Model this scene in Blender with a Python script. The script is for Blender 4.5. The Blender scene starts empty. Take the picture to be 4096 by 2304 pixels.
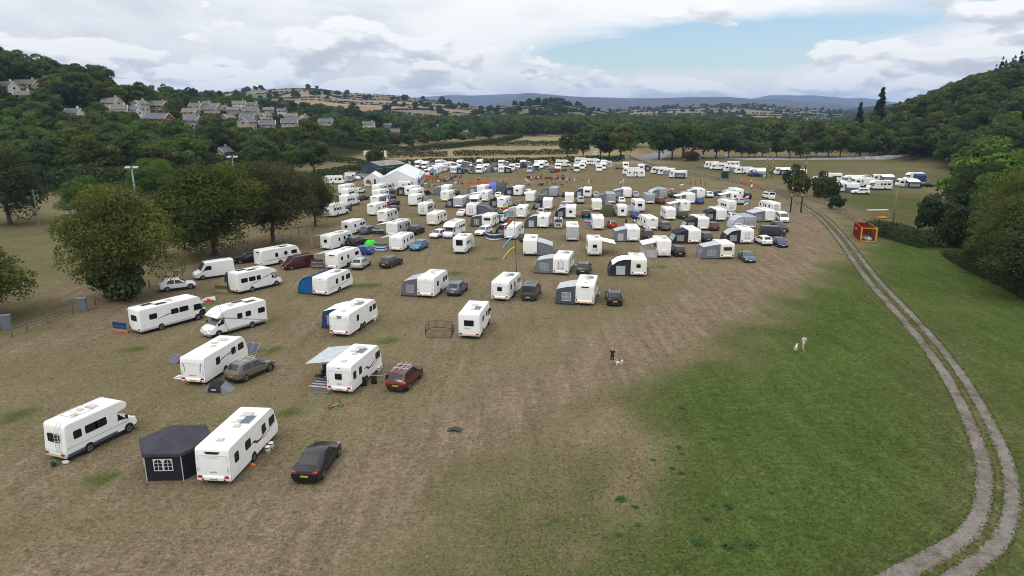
import bpy, math, random
import numpy as np
from mathutils import Vector, Matrix, Euler
R = math.radians
SC = bpy.context.scene
COL = SC.collection
rng = random.Random(7)

# ------------------------------------------------------------------ camera
CAM_H = 23.5
cd = bpy.data.cameras.new('camera'); cam = bpy.data.objects.new('camera', cd); COL.objects.link(cam)
cd.sensor_width = 36.0; cd.lens = 24.0; cd.clip_start = 0.5; cd.clip_end = 40000
cam.location = (0, 0, CAM_H); cam.rotation_euler = (R(90 - 14.6), 0, 0)
SC.camera = cam

# ------------------------------------------------------------------ sky and sun
SUN_EL, SUN_AZ = R(52), R(215)          # high, behind thin cloud, over the left shoulder
w = bpy.data.worlds.new('World'); SC.world = w; w.use_nodes = True
nt = w.node_tree; N = nt.nodes; LK = nt.links; N.clear()
def wn(t, **k):
 n = N.new(t)
 for a, b in k.items(): setattr(n, a, b)
 return n
def wmath(op, a, b=None, c=None, clamp=False):
 n = wn('ShaderNodeMath', operation=op, use_clamp=clamp)
 for i, v in enumerate((a, b, c)):
  if v is None: continue
  if isinstance(v, (int, float)): n.inputs[i].default_value = v
  else: LK.new(v, n.inputs[i])
 return n.outputs[0]
def wramp(v, pts):
 n = wn('ShaderNodeValToRGB'); e = n.color_ramp.elements
 while len(e) < len(pts): e.new(0.5)
 for q, (p, c) in zip(e, pts): q.position = p; q.color = (*c, 1) if len(c) == 3 else c
 LK.new(v, n.inputs[0]); return n.outputs[0]
def wmix(f, a, b):
 n = wn('ShaderNodeMix', data_type='RGBA')
 for i, v in ((0, f), (6, a), (7, b)):
  if isinstance(v, (int, float)): n.inputs[i].default_value = v
  elif isinstance(v, tuple): n.inputs[i].default_value = (*v, 1)
  else: LK.new(v, n.inputs[i])
 return n.outputs[2]
tc = wn('ShaderNodeTexCoord'); sep = wn('ShaderNodeSeparateXYZ'); LK.new(tc.outputs['Generated'], sep.inputs[0])
DX, DY, DZ = sep.outputs
az = wmath('ARCTAN2', DX, DY); el = wmath('ARCSINE', DZ)
sky = wn('ShaderNodeTexSky', sky_type='NISHITA', sun_disc=False, sun_elevation=SUN_EL, sun_rotation=SUN_AZ, air_density=1.0, dust_density=0.5, ozone_density=2.6)
blue = sky.outputs[0]
def cloudfield(kx, ky, off, detail, rough, dy=0.0, warp=0.0):
 c = wn('ShaderNodeCombineXYZ')
 LK.new(wmath('MULTIPLY', az, kx), c.inputs[0])
 LK.new(wmath('MULTIPLY', wmath('ADD', el, dy), ky), c.inputs[1]); c.inputs[2].default_value = off
 n = wn('ShaderNodeTexNoise', noise_dimensions='3D'); n.inputs['Scale'].default_value = 1
 n.inputs['Detail'].default_value = detail; n.inputs['Roughness'].default_value = rough
 n.inputs['Distortion'].default_value = warp
 LK.new(c.outputs[0], n.inputs['Vector']); return n.outputs[0]
# a veil of high cloud with one long open patch of blue low in the view, cumulus banked below it; the same broken cover goes on all round
def spot(a0, e0, sa, se):
 u = wmath('DIVIDE', wmath('SUBTRACT', az, a0), sa); v = wmath('DIVIDE', wmath('SUBTRACT', el, e0), se)
 return wmath('EXPONENT', wmath('MULTIPLY', wmath('ADD', wmath('MULTIPLY', u, u), wmath('MULTIPLY', v, v)), -1.0))
gap = wmath('ADD', wmath('ADD', spot(0.14, 0.074, 0.20, 0.034), wmath('MULTIPLY', spot(0.52, 0.108, 0.26, 0.026), 0.75)), wmath('MULTIPLY', spot(0.29, 0.072, 0.16, 0.035), 0.8))
veil = cloudfield(3.4, 15, 3.1, 9, 0.60, 0, 0.5)
veil_d = wmath('SUBTRACT', wmath('ADD', veil, 0.22), wmath('MULTIPLY', gap, 0.50))
veil_m = wramp(veil_d, [(0.26, (0, 0, 0)), (0.38, (.55, .55, .55)), (0.55, (1, 1, 1))])
veil_c = wramp(cloudfield(3.4, 9, 7.7, 8, 0.55, 0, 0.3), [(0.32, (0.66, 0.70, 0.755)), (0.44, (0.83, 0.86, 0.89)), (0.54, (0.95, 0.96, 0.97))])
clear = wmath('ADD', spot(0.12, 0.074, 0.16, 0.028), wmath('MULTIPLY', spot(0.30, 0.05, 0.08, 0.03), 0.6))
def cumulus(kx, ky, off, base, top, amt, e0, e1):
 d0 = cloudfield(kx, ky, off, 9, 0.50, 0.0, 0.0)
 d1 = cloudfield(kx, ky, off, 5, 0.50, 0.012, 0.0)
 h = wmath('DIVIDE', wmath('SUBTRACT', el, base), top - base)
 env = wmath('SUBTRACT', amt, wmath('MULTIPLY', wmath('POWER', wmath('ABSOLUTE', wmath('SUBTRACT', h, 0.35)), 1.6), 0.42))
 den = wmath('SUBTRACT', wmath('ADD', d0, env), wmath('MULTIPLY', clear, 0.24))
 m = wramp(den, [(e0, (0, 0, 0)), (e1, (1, 1, 1))])
 lit = wmath('ADD', wmath('MULTIPLY', wmath('SUBTRACT', d0, d1), 4.6), wmath('SUBTRACT', 0.66, wmath('MULTIPLY', wmath('SUBTRACT', den, e0), 0.9)))
 col = wramp(lit, [(0.20, (0.60, 0.635, 0.69)), (0.42, (0.71, 0.745, 0.79)), (0.55, (0.84, 0.865, 0.89)), (0.70, (0.99, 0.99, 0.995))])
 return m, col
m1, c1 = cumulus(8.0, 19, 4.6, 0.01, 0.15, 0.075, 0.53, 0.565)
m2, c2 = cumulus(11.0, 33, 8.3, 0.0, 0.065, 0.11, 0.53, 0.57)
bs = wn('ShaderNodeMix', data_type='RGBA', blend_type='MULTIPLY'); bs.inputs[0].default_value = 1
LK.new(blue, bs.inputs[6]); bs.inputs[7].default_value = (0.115, 0.115, 0.115, 1)
colr = wmix(veil_m, bs.outputs[2], veil_c)
colr = wmix(wmath('MULTIPLY', m1, 0.95), colr, c1)
colr = wmix(wmath('MULTIPLY', m2, 0.95), colr, c2)
# an overcast sky is brighter overhead than near the horizon
lum = wn('ShaderNodeMix', data_type='RGBA', blend_type='MULTIPLY'); lum.inputs[0].default_value = 1
lg = wmath('ADD', 0.98, wmath('MULTIPLY', wmath('MAXIMUM', DZ, 0.0), 1.15)); cg = wn('ShaderNodeCombineXYZ')
for q in range(3): LK.new(lg, cg.inputs[q])
LK.new(colr, lum.inputs[6]); LK.new(cg.outputs[0], lum.inputs[7]); colr = lum.outputs[2]
# below the horizon: ground bounce
colr = wmix(wramp(wmath('ADD', wmath('MULTIPLY', el, 20), 0.5), [(0.40, (0, 0, 0)), (0.5, (1, 1, 1))]), (0.10, 0.10, 0.07), colr)
bg = wn('ShaderNodeBackground'); bg.inputs[1].default_value = 1.0
# the cloud colours are written as the radiance of a bright overcast; the clear sky is the Nishita sky at about 0.13
LK.new(colr, bg.inputs[0]); ow = wn('ShaderNodeOutputWorld'); LK.new(bg.outputs[0], ow.inputs[0])
sl = bpy.data.lights.new('sun', 'SUN'); sl.energy = 1.1; sl.angle = R(14); sl.color = (1.0, 0.96, 0.90)
so = bpy.data.objects.new('sun', sl); COL.objects.link(so)
sd = Vector((math.sin(SUN_AZ) * math.cos(SUN_EL), math.cos(SUN_AZ) * math.cos(SUN_EL), math.sin(SUN_EL)))
so.rotation_euler = sd.to_track_quat('Z', 'Y').to_euler(); so.location = (0, 0, 200)
SC.view_settings.view_transform = 'Standard'; SC.view_settings.look = 'None'
SC.view_settings.exposure = -0.08; SC.view_settings.gamma = 1.0; SC.view_settings.use_curve_mapping = False
SC.cycles.use_denoising = True; SC.cycles.pixel_filter_type = 'BLACKMAN_HARRIS'; SC.cycles.filter_width = 1.0
SC.cycles.max_bounces = 5; SC.cycles.diffuse_bounces = 2; SC.cycles.glossy_bounces = 2
SC.cycles.transmission_bounces = 3; SC.cycles.transparent_max_bounces = 6; SC.cycles.volume_bounces = 0

# ------------------------------------------------------------------ materials
MATS = {}
def newmat(name):
 m = bpy.data.materials.new(name); m.use_nodes = True; MATS[name] = m
 return m, m.node_tree, m.node_tree.nodes['Principled BSDF']
def hexc(h):
 c = [int(h[i:i + 2], 16) / 255 for i in (0, 2, 4)]
 return tuple(v / 12.92 if v <= .04045 else ((v + .055) / 1.055) ** 2.4 for v in c)
def mat(name, c, rough=0.6, metal=0.0, spec=0.2, noise=0.0, nscale=3.0, coat=0.0, emit=None):
 if name in MATS: return MATS[name]
 if isinstance(c, str): c = hexc(c)
 m, t, b = newmat(name)
 b.inputs['Base Color'].default_value = (*c, 1); b.inputs['Roughness'].default_value = rough
 b.inputs['Metallic'].default_value = metal; b.inputs['Specular IOR Level'].default_value = spec
 b.inputs['Coat Weight'].default_value = coat
 if noise > 0:
  tcn = t.nodes.new('ShaderNodeTexCoord'); n = t.nodes.new('ShaderNodeTexNoise')
  n.inputs['Scale'].default_value = nscale; n.inputs['Detail'].default_value = 5
  t.links.new(tcn.outputs['Object'], n.inputs['Vector'])
  r = t.nodes.new('ShaderNodeValToRGB'); e = r.color_ramp.elements
  e[0].position = 0.3; e[1].position = 0.7
  e[0].color = (*[max(0, v * (1 - noise)) for v in c], 1); e[1].color = (*[min(1, v * (1 + noise * .6)) for v in c], 1)
  t.links.new(n.outputs[0], r.inputs[0]); t.links.new(r.outputs[0], b.inputs['Base Color'])
 return m

# ------------------------------------------------------------------ mesh helpers
class MB:
 """collects shapes for ONE mesh"""
 def __init__(s): s.v = []; s.f = []; s.m = []
 def add(s, vs, fs, mi=0):
  o = len(s.v); s.v += [tuple(p) for p in vs]; s.f += [tuple(i + o for i in f) for f in fs]; s.m += [mi] * len(fs); return s
 def box(s, x0, x1, y0, y1, z0, z1, mi=0):
  return s.add([(x0, y0, z0), (x1, y0, z0), (x1, y1, z0), (x0, y1, z0), (x0, y0, z1), (x1, y0, z1), (x1, y1, z1), (x0, y1, z1)],
                     [(0, 3, 2, 1), (4, 5, 6, 7), (0, 1, 5, 4), (1, 2, 6, 5), (2, 3, 7, 6), (3, 0, 4, 7)], mi)
 def loft(s, rings, caps=True, mi=0, closed=True):
  n = len(rings[0]); vs = [p for r in rings for p in r]; fs = []
  for i in range(len(rings) - 1):
   for j in range(n if closed else n - 1):
    k = (j + 1) % n
    fs.append((i * n + j, i * n + k, (i + 1) * n + k, (i + 1) * n + j))
  if caps:
   fs.append(tuple(range(n - 1, -1, -1))); fs.append(tuple((len(rings) - 1) * n + j for j in range(n)))
  return s.add(vs, fs, mi)
 def tube(s, p, q, r0, r1=None, n=6, mi=0, caps=True):
  p = Vector(p); q = Vector(q); r1 = r0 if r1 is None else r1
  d = (q - p).normalized(); a = d.orthogonal().normalized(); b = d.cross(a)
  an = [(math.cos(2 * math.pi * k / n), math.sin(2 * math.pi * k / n)) for k in range(n)]
  return s.loft([[p + (a * c + b * e) * r0 for c, e in an], [q + (a * c + b * e) * r1 for c, e in an]], caps, mi)
 def path(s, pts, r, n=5, mi=0):
  for a, b in zip(pts[:-1], pts[1:]): s.tube(a, b, r, r, n, mi)
  return s
 def lathe(s, prof, n=14, c=(0, 0, 0), axis='z', mi=0):
  rings = []
  for r, h in prof:
   rr = []
   for k in range(n):
    a = 2 * math.pi * k / n; x, y = r * math.cos(a), r * math.sin(a)
    rr.append({'z': (c[0] + x, c[1] + y, c[2] + h), 'x': (c[0] + h, c[1] + x, c[2] + y), 'y': (c[0] + y, c[1] + h, c[2] + x)}[axis])
   rings.append(rr)
  return s.loft(rings, True, mi)
 def poly(s, pts, off, mi=0):
  """flat polygon given thickness by vector off"""
  n = len(pts); o = Vector(off); a = [Vector(p) for p in pts]
  return s.loft([a, [p + o for p in a]], True, mi)
 def ball(s, c, rx, ry, rz, n=10, m=6, mi=0):
  rings = []
  for i in range(m + 1):
   t = math.pi * (i + .02) / (m + .04) - math.pi / 2
   rings.append([(c[0] + rx * math.cos(t) * math.cos(2 * math.pi * k / n), c[1] + ry * math.cos(t) * math.sin(2 * math.pi * k / n), c[2] + rz * math.sin(t)) for k in range(n)])
  return s.loft(rings, True, mi)
 def mesh(s, name, mats, smooth=False):
  me = bpy.data.meshes.new(name); me.from_pydata(s.v, [], s.f)
  for m in (mats if isinstance(mats, (list, tuple)) else [mats]): me.materials.append(m)
  if any(s.m): me.polygons.foreach_set('material_index', s.m)
  if smooth:
   me.polygons.foreach_set('use_smooth', [True] * len(me.polygons))
   if smooth != 'all':
    me.set_sharp_from_angle(angle=R(smooth if smooth is not True else 42))
    for q in me.polygons:
     if len(q.vertices) > 4: q.use_smooth = False
  me.update(); return me
CACHE = {}
def cached(key, fn):
 if key not in CACHE: CACHE[key] = fn()
 return CACHE[key]
def link(name, data, parent=None, loc=None, rot=None, scale=None):
 o = bpy.data.objects.new(name, data); COL.objects.link(o)
 if parent is not None: o.parent = parent
 if loc is not None: o.location = loc
 if rot is not None: o.rotation_euler = rot
 if scale is not None: o.scale = scale if not isinstance(scale, (int, float)) else (scale,) * 3
 return o
def tag(o, label, cat, group=None):
 o['label'] = label; o['category'] = cat
 if group: o['group'] = group
 return o
def thing(name, label, cat, loc=(0, 0, 0), rz=0.0, group=None):
 return tag(link(name, None, None, loc, (0, 0, rz)), label, cat, group)
def structure(name, me):
 o = link(name, me); o['kind'] = 'structure'; return o
def npmesh(name, V, Fq, mats, cols=None, smooth=False):
 """mesh from numpy arrays; Fq (n,k) equal-sized faces"""
 me = bpy.data.meshes.new(name); n, k = Fq.shape
 me.vertices.add(len(V)); me.vertices.foreach_set('co', np.ascontiguousarray(V, np.float32).ravel())
 me.loops.add(n * k); me.loops.foreach_set('vertex_index', np.ascontiguousarray(Fq, np.int32).ravel())
 me.polygons.add(n); me.polygons.foreach_set('loop_start', np.arange(0, n * k, k, dtype=np.int32))
 if smooth: me.polygons.foreach_set('use_smooth', np.ones(n, bool))
 for m in (mats if isinstance(mats, (list, tuple)) else [mats]): me.materials.append(m)
 for nm, (dom, arr) in (cols or {}).items():
  if arr.ndim == 2:
   a = me.color_attributes.new(nm, 'FLOAT_COLOR', dom); a.data.foreach_set('color', np.ascontiguousarray(arr, np.float32).ravel())
  else:
   a = me.attributes.new(nm, 'FLOAT', dom); a.data.foreach_set('value', np.ascontiguousarray(arr, np.float32).ravel())
 me.update(calc_edges=True); me.validate(); return me
def sstep(x, a, b):
 t = np.clip((x - a) / (b - a), 0, 1); return t * t * (3 - 2 * t)
def vnoise(x, y, s, seed=0):
 """smooth value noise on numpy arrays, -1..1"""
 x = np.asarray(x, float) / s + seed * 17.3; y = np.asarray(y, float) / s + seed * 9.1
 ix = np.floor(x); iy = np.floor(y); fx = x - ix; fy = y - iy
 fx = fx * fx * (3 - 2 * fx); fy = fy * fy * (3 - 2 * fy)
 h = lambda a, b: (np.sin(a * 127.1 + b * 311.7 + seed) * 43758.5453) % 1.0
 return 2 * ((h(ix, iy) * (1 - fx) + h(ix + 1, iy) * fx) * (1 - fy) + (h(ix, iy + 1) * (1 - fx) + h(ix + 1, iy + 1) * fx) * fy) - 1
# ------------------------------------------------------------------ the land
def land_z(x, y):
 x = np.asarray(x, float); y = np.asarray(y, float)
 left = np.maximum(0, -62 - x) * 0.175 * sstep(y, 215, 350) * (1 - 0.30 * sstep(y, 400, 620)) * (1 - sstep(y, 650, 950))
 left = np.minimum(left, 58)
 right = np.minimum(np.maximum(0, x - 192 - 0.44 * np.maximum(0, y - 390)), 230) * 0.36 * sstep(y, 235, 330) * (1 - 0.5 * sstep(y, 700, 1000))
 bump = (vnoise(x, y, 60, 3) * 1.4 + vnoise(x, y, 23, 5) * .5) * (sstep(y, 230, 420)) * np.clip((left + right) / 10, 0, 1)
 roll = (vnoise(x, y, 420, 8) * 5 + 3) * sstep(y, 620, 1100)
 return left + right + bump + roll
def dist_poly(x, y, pts):
 """distance of points to a polyline"""
 d = np.full(np.shape(x), 1e9)
 for (a, b), (c, e) in zip(pts[:-1], pts[1:]):
  ux, uy = c - a, e - b; L = ux * ux + uy * uy
  t = np.clip(((x - a) * ux + (y - b) * uy) / L, 0, 1)
  d = np.minimum(d, np.hypot(x - a - t * ux, y - b - t * uy))
 return d
TRACK = [(11.5, 25.5), (16, 27.5), (21.5, 30.5), (26.7, 33.9), (30.4, 38), (33.0, 42), (35.3, 46.5), (37.8, 52), (41, 60), (45.3, 73), (52, 96), (61, 123), (69, 149), (73.5, 168), (76.6, 190), (77.4, 208), (75.2, 232), (71, 262), (66, 287), (62.5, 318), (61, 345), (63, 380)]
def spline(pts, step=1.0):
 P = [Vector((*p, 0)) if len(p) == 2 else Vector(p) for p in pts]; out = []
 P = [P[0] * 2 - P[1]] + P + [P[-1] * 2 - P[-2]]
 for i in range(1, len(P) - 2):
  a, b, c, d = P[i - 1:i + 3]; n = max(2, int((c - b).length / step))
  for k in range(n):
   t = k / n
   out.append(0.5 * ((2 * b) + (c - a) * t + (2 * a - 5 * b + 4 * c - d) * t * t + (3 * b - a - 3 * c + d) * t ** 3))
 return out + [P[-2]]
def axis_vals(lo, hi, f0, f1, fine, grow, cap):
 a = list(np.arange(f0, f1 + 1e-6, fine)); s = fine; v = f1
 while v < hi: s = min(s * grow, cap if abs(v) < 1200 else 1e9); v += s; a.append(v)
 s = fine; v = f0
 while v > lo: s = min(s * grow, cap if abs(v) < 1200 else 1e9); v -= s; a.insert(0, v)
 return np.array(a)
xs = axis_vals(-22000, 22000, -78, 100, 1.25, 1.10, 16); ys = axis_vals(-300, 26000, 18, 150, 1.25, 1.06, 14)
GX, GY = np.meshgrid(xs, ys); gx, gy = GX.ravel(), GY.ravel()
gz = land_z(gx, gy)
tr = [(p.x, p.y) for p in spline(TRACK, 4)]
dtrk = dist_poly(gx, gy, tr)
# green lawn east of a curved edge that runs up the field
edge = [(-14, 18), (-9, 30), (-8, 37), (-4.5, 43), (0, 50), (10, 57.5), (17, 65), (29, 79), (43, 97), (60, 122), (66, 140), (70, 160)]
ex = np.interp(gy, [p[1] for p in edge], [p[0] for p in edge])
n1 = vnoise(gx, gy, 9, 1); n2 = vnoise(gx, gy, 3.6, 2); n3 = vnoise(gx, gy, 27, 4)
lawn = sstep(gx - ex + n1 * 4.0 + n2 * 2.2 + n3 * 3.0, -5.5, 10.0) * (1 - sstep(gy, 118, 150))
# trampled earth: a band up the middle of the camp and between the pitches
path1 = [(-28, 24), (-14, 33), (-6, 43), (2, 52), (10, 62), (18, 73), (30, 88), (43, 104), (54, 122), (62, 146), (67, 165)]
bare = np.exp(-(dist_poly(gx, gy, path1) / (6.5 + n1 * 2)) ** 2) * 1.0
for q, wd, am in (([(-66, 92), (-50, 82), (-40, 75), (-52, 66)], 4, .7), ([(-47, 95), (-38, 113), (-36, 140)], 4, .75), ([(-6, 70), (0, 90), (8, 112), (16, 140)], 5, .55),
                  ([(-30, 42), (-10, 38), (8, 44)], 7, .5), ([(3, 58), (-20, 62), (-38, 76)], 5, .45), ([(20, 108), (36, 122), (58, 128)], 6, .6), ([(-24, 62), (-20, 90), (-14, 120)], 4, .35), ([(30, 75), (26, 100), (24, 130)], 5, .5)):
 bare = np.maximum(bare, am * np.exp(-(dist_poly(gx, gy, q) / (wd + n1 * 1.4)) ** 2))
bare = np.maximum(bare, 0); trkb = .38 * np.exp(-(dtrk / 1.5) ** 2) * (gy < 250)
bare = np.clip(bare + n3 * .10 * (gy < 260) + n2 * .08, 0, 1) * (1 - lawn) * (1 - sstep(gy, 200, 260)) * sstep(gx, -80, -55)
bare = np.maximum(bare, trkb)
# lush strip either side of the track, worn edges next to it
lxx = np.interp(gy, [20, 30, 40, 50, 58, 70, 85, 100, 125], [3, 5, 8, 12, 16, 25, 37, 49, 62])
lush = lawn * np.clip(.92 * sstep(gx - lxx + n1 * 1.8 + n2 * 1.5, -9, 11) * (1 - .40 * sstep(gx - lxx, 13, 22)) + n3 * .16 + n1 * .12, 0, 1)
lush = np.maximum(lush, .95 * np.exp(-((gx - np.interp(gy, [t[1] for t in TRACK], [t[0] for t in TRACK]) - 12 - .05 * (gy - 40)) / 5.5) ** 2) * (gy < 135))
lush = lush * (1 - .75 * np.exp(-(dtrk / 3.6) ** 2))
rfield = sstep(gx - np.interp(gy, [100, 150, 200, 330], [70, 78, 84, 68]), 0, 8) * sstep(gy, 118, 150) * (1 - sstep(gy, 372, 385))
straw = sstep(gy, 308, 316) * (1 - sstep(gy, 900, 1400)) * sstep(gx, -120 - .1 * gy, -100 - .1 * gy)
straw = straw * (1 - sstep(gx, 62, 80) * (gy < 460))
green = np.clip(lawn * (.36 + .24 * n1 + .12 * n2 + .40 * sstep(gx - lxx + n2 * 2, -9, 7) - .40 * sstep(vnoise(gx, gy, 4.3, 14), .25, .6) * (1 - .75 * sstep(gx - lxx, 0, 7))) + rfield * (.42 + n3 * .2) + (.10 + .18 * n3) * (gy < 300) * (1 - bare), 0, 1)
for (tx, ty) in [(-38.5, 65.5), (-24.2, 65.1), (-13.0, 68.1), (-17.8, 50.6), (-27.1, 40.2), (-39.4, 50.0), (-17.9, 50.5), (-20.7, 91.6), (-8.6, 98.7), (-3.3, 108.8), (-8.6, 98.7), (22.8, 103.1), (-19.4, 91.4), (23.0, 103.2)]:   # small fresh tufts in the dry grass
 q = np.exp(-((gx - tx) / 1.1) ** 2 - ((gy - ty) / 1.0) ** 2); green = np.maximum(green, q); lush = np.maximum(lush, .9 * q); bare = bare * (1 - q)
rec = sstep(-gx, 46, 56) * (1 - sstep(gy, 210, 225)); green = np.where(rec > .5, .24 + .18 * n3, green)
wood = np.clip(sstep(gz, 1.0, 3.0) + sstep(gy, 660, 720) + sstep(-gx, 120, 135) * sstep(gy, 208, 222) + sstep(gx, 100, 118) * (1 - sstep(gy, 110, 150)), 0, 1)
VC = np.stack([bare, green, lush, np.clip(straw, 0, 1)], 1)
nx, ny = len(xs), len(ys); I = np.arange(nx * ny).reshape(ny, nx)
FQ = np.stack([I[:-1, :-1], I[:-1, 1:], I[1:, 1:], I[1:, :-1]], -1).reshape(-1, 4)

gm, t, b = newmat('meadow'); nd = t.nodes; lk = t.links
b.inputs['Roughness'].default_value = 1.0; b.inputs['Specular IOR Level'].default_value = 0.0
def gnoise(tree, vec, scale, detail=4, rough=.55, stretch=None, dist=0):
 v = vec
 if stretch:
  mp = tree.nodes.new('ShaderNodeMapping'); mp.inputs['Scale'].default_value = stretch[:3]; mp.inputs['Rotation'].default_value[2] = stretch[3]
  tree.links.new(vec, mp.inputs[0]); v = mp.outputs[0]
 n = tree.nodes.new('ShaderNodeTexNoise'); n.inputs['Scale'].default_value = scale; n.inputs['Detail'].default_value = detail; n.inputs['Roughness'].default_value = rough; n.inputs['Distortion'].default_value = dist
 tree.links.new(v, n.inputs['Vector']); return n.outputs[0]
def gmath(tree, op, a, bb=None, clamp=False):
 n = tree.nodes.new('ShaderNodeMath'); n.operation = op; n.use_clamp = clamp
 for i, v in enumerate((a, bb)):
  if v is None: continue
  if isinstance(v, (int, float)): n.inputs[i].default_value = v
  else: tree.links.new(v, n.inputs[i])
 return n.outputs[0]
def gmix(tree, f, a, bb, mode='MIX'):
 n = tree.nodes.new('ShaderNodeMix'); n.data_type = 'RGBA'; n.blend_type = mode
 for i, v in ((0, f), (6, a), (7, bb)):
  if isinstance(v, (int, float)): n.inputs[i].default_value = v
  elif isinstance(v, tuple): n.inputs[i].default_value = (*v, 1)
  else: tree.links.new(v, n.inputs[i])
 return n.outputs[2]
def gramp(tree, v, pts):
 n = tree.nodes.new('ShaderNodeValToRGB'); e = n.color_ramp.elements
 while len(e) < len(pts): e.new(.5)
 for q, (p, c) in zip(e, pts): q.position = p; q.color = (*c, 1)
 tree.links.new(v, n.inputs[0]); return n.outputs[0]
geo = nd.new('ShaderNodeNewGeometry'); pos = geo.outputs['Position']
at = nd.new('ShaderNodeAttribute'); at.attribute_name = 'cover'; sp = nd.new('ShaderNodeSeparateColor'); lk.new(at.outputs['Color'], sp.inputs[0])
A_bare, A_green, A_lush = sp.outputs; A_straw = at.outputs['Alpha']
at2 = nd.new('ShaderNodeAttribute'); at2.attribute_name = 'woods'; A_wood = at2.outputs['Fac']
nf = gnoise(t, pos, 5.5, 6, .7); nmid = gnoise(t, pos, .9, 6, .62); nbig = gnoise(t, pos, .12, 5, .55, None, .4)
nst = gnoise(t, pos, .8, 6, .6, (1.0, .10, 1, R(-14)))            # streaks along the way people drive and mow
nst2 = gnoise(t, pos, .9, 5, .6, (1.0, .12, 1, R(-36))); nsp = gnoise(t, pos, 2.4, 6, .72)
def thr(m, n, wdt=.16):   # mask with a ragged edge
 return gramp(t, gmath(t, 'ADD', gmath(t, 'MULTIPLY', m, 1.0), gmath(t, 'SUBTRACT', gmath(t, 'MULTIPLY', n, 1.3), .65)), [(.5 - wdt, (0, 0, 0)), (.5 + wdt, (1, 1, 1))])
mixn = gmath(t, 'ADD', gmath(t, 'ADD', gmath(t, 'MULTIPLY', nmid, .30), gmath(t, 'MULTIPLY', nsp, .25)), gmath(t, 'ADD', gmath(t, 'MULTIPLY', nst, .27), gmath(t, 'MULTIPLY', nbig, .18)))
olive = gramp(t, mixn, [(.36, (.104, .085, .046)), (.5, (.174, .139, .083)), (.64, (.244, .194, .126))])
brown = gramp(t, gmath(t, 'ADD', gmath(t, 'ADD', gmath(t, 'MULTIPLY', nmid, .35), gmath(t, 'MULTIPLY', nsp, .25)), gmath(t, 'MULTIPLY', nst2, .4)), [(.36, (.115, .087, .057)), (.5, (.180, .138, .094)), (.64, (.250, .197, .138))])
grs = gramp(t, mixn, [(.36, (.036, .050, .015)), (.5, (.068, .082, .027)), (.64, (.115, .120, .050))])
lsh = gramp(t, mixn, [(.36, (.033, .052, .013)), (.5, (.062, .092, .023)), (.64, (.100, .132, .038))])
strw = gramp(t, mixn, [(.34, (.20, .16, .085)), (.5, (.26, .205, .115)), (.66, (.31, .245, .145))])
nmot = gmath(t, 'ADD', gmath(t, 'ADD', gmath(t, 'MULTIPLY', nmid, .32), gmath(t, 'MULTIPLY', nsp, .26)), gmath(t, 'ADD', gmath(t, 'MULTIPLY', gnoise(t, pos, .33, 6, .65, None, .5), .22), gmath(t, 'MULTIPLY', nst, .20)))
def mottle(m, gain, amp, bias, top):   # patchy cover: never a clean edge, never a solid fill
 v = gmath(t, 'ADD', gmath(t, 'MULTIPLY', m, gain), gmath(t, 'MULTIPLY', gmath(t, 'SUBTRACT', nmot, .5), amp)); v = gmath(t, 'SUBTRACT', v, bias, True)
 return gmath(t, 'MINIMUM', v, top)
c = gmix(t, mottle(A_green, 1.2, 4.0, .08, .92), olive, grs)
c = gmix(t, mottle(A_lush, 1.25, 3.2, .06, .92), c, lsh)
c = gmix(t, thr(A_bare, nst2, .28), c, brown)
c = gmix(t, A_straw, c, strw)
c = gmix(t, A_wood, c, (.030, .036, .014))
grain = gramp(t, gmath(t, 'ADD', gmath(t, 'MULTIPLY', nf, .6), gmath(t, 'MULTIPLY', nsp, .4)), [(.34, (.42, .42, .40)), (.5, (.88, .88, .88)), (.66, (1.36, 1.34, 1.28))])
c = gmix(t, 1.0, c, grain, 'MULTIPLY')
lk.new(c, b.inputs['Base Color'])
bp = nd.new('ShaderNodeBump'); bp.inputs['Strength'].default_value = .55; bp.inputs['Distance'].default_value = .10
lk.new(gmath(t, 'ADD', nf, gmath(t, 'MULTIPLY', nmid, 1.5)), bp.inputs['Height']); lk.new(bp.outputs[0], b.inputs['Normal'])
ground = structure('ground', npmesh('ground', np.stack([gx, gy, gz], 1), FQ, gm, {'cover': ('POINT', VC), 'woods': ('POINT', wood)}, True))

# the farm track: two gravel ruts with ragged edges lying just above the turf
gv, t, b = newmat('gravel'); b.inputs['Roughness'].default_value = .95; b.inputs['Specular IOR Level'].default_value = .15
pos = t.nodes.new('ShaderNodeNewGeometry').outputs['Position']
q = gmath(t, 'ADD', gmath(t, 'MULTIPLY', gnoise(t, pos, 1.1, 6, .7), .6), gmath(t, 'MULTIPLY', gnoise(t, pos, .16, 3), .4))
c = gramp(t, q, [(.38, (.080, .063, .047)), (.48, (.130, .111, .092)), (.58, (.180, .163, .145))])
c = gmix(t, 1.0, c, gramp(t, gnoise(t, pos, 7, 5, .75), [(.3, (.62, .62, .62)), (.52, (1, 1, 1)), (.72, (1.4, 1.4, 1.4))]), 'MULTIPLY')
t.links.new(c, b.inputs['Base Color'])
bp = t.nodes.new('ShaderNodeBump'); bp.inputs['Strength'].default_value = .6; bp.inputs['Distance'].default_value = .05
t.links.new(gnoise(t, pos, 6, 5, .7), bp.inputs['Height']); t.links.new(bp.outputs[0], b.inputs['Normal'])
cl = spline(TRACK, .55)
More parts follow.
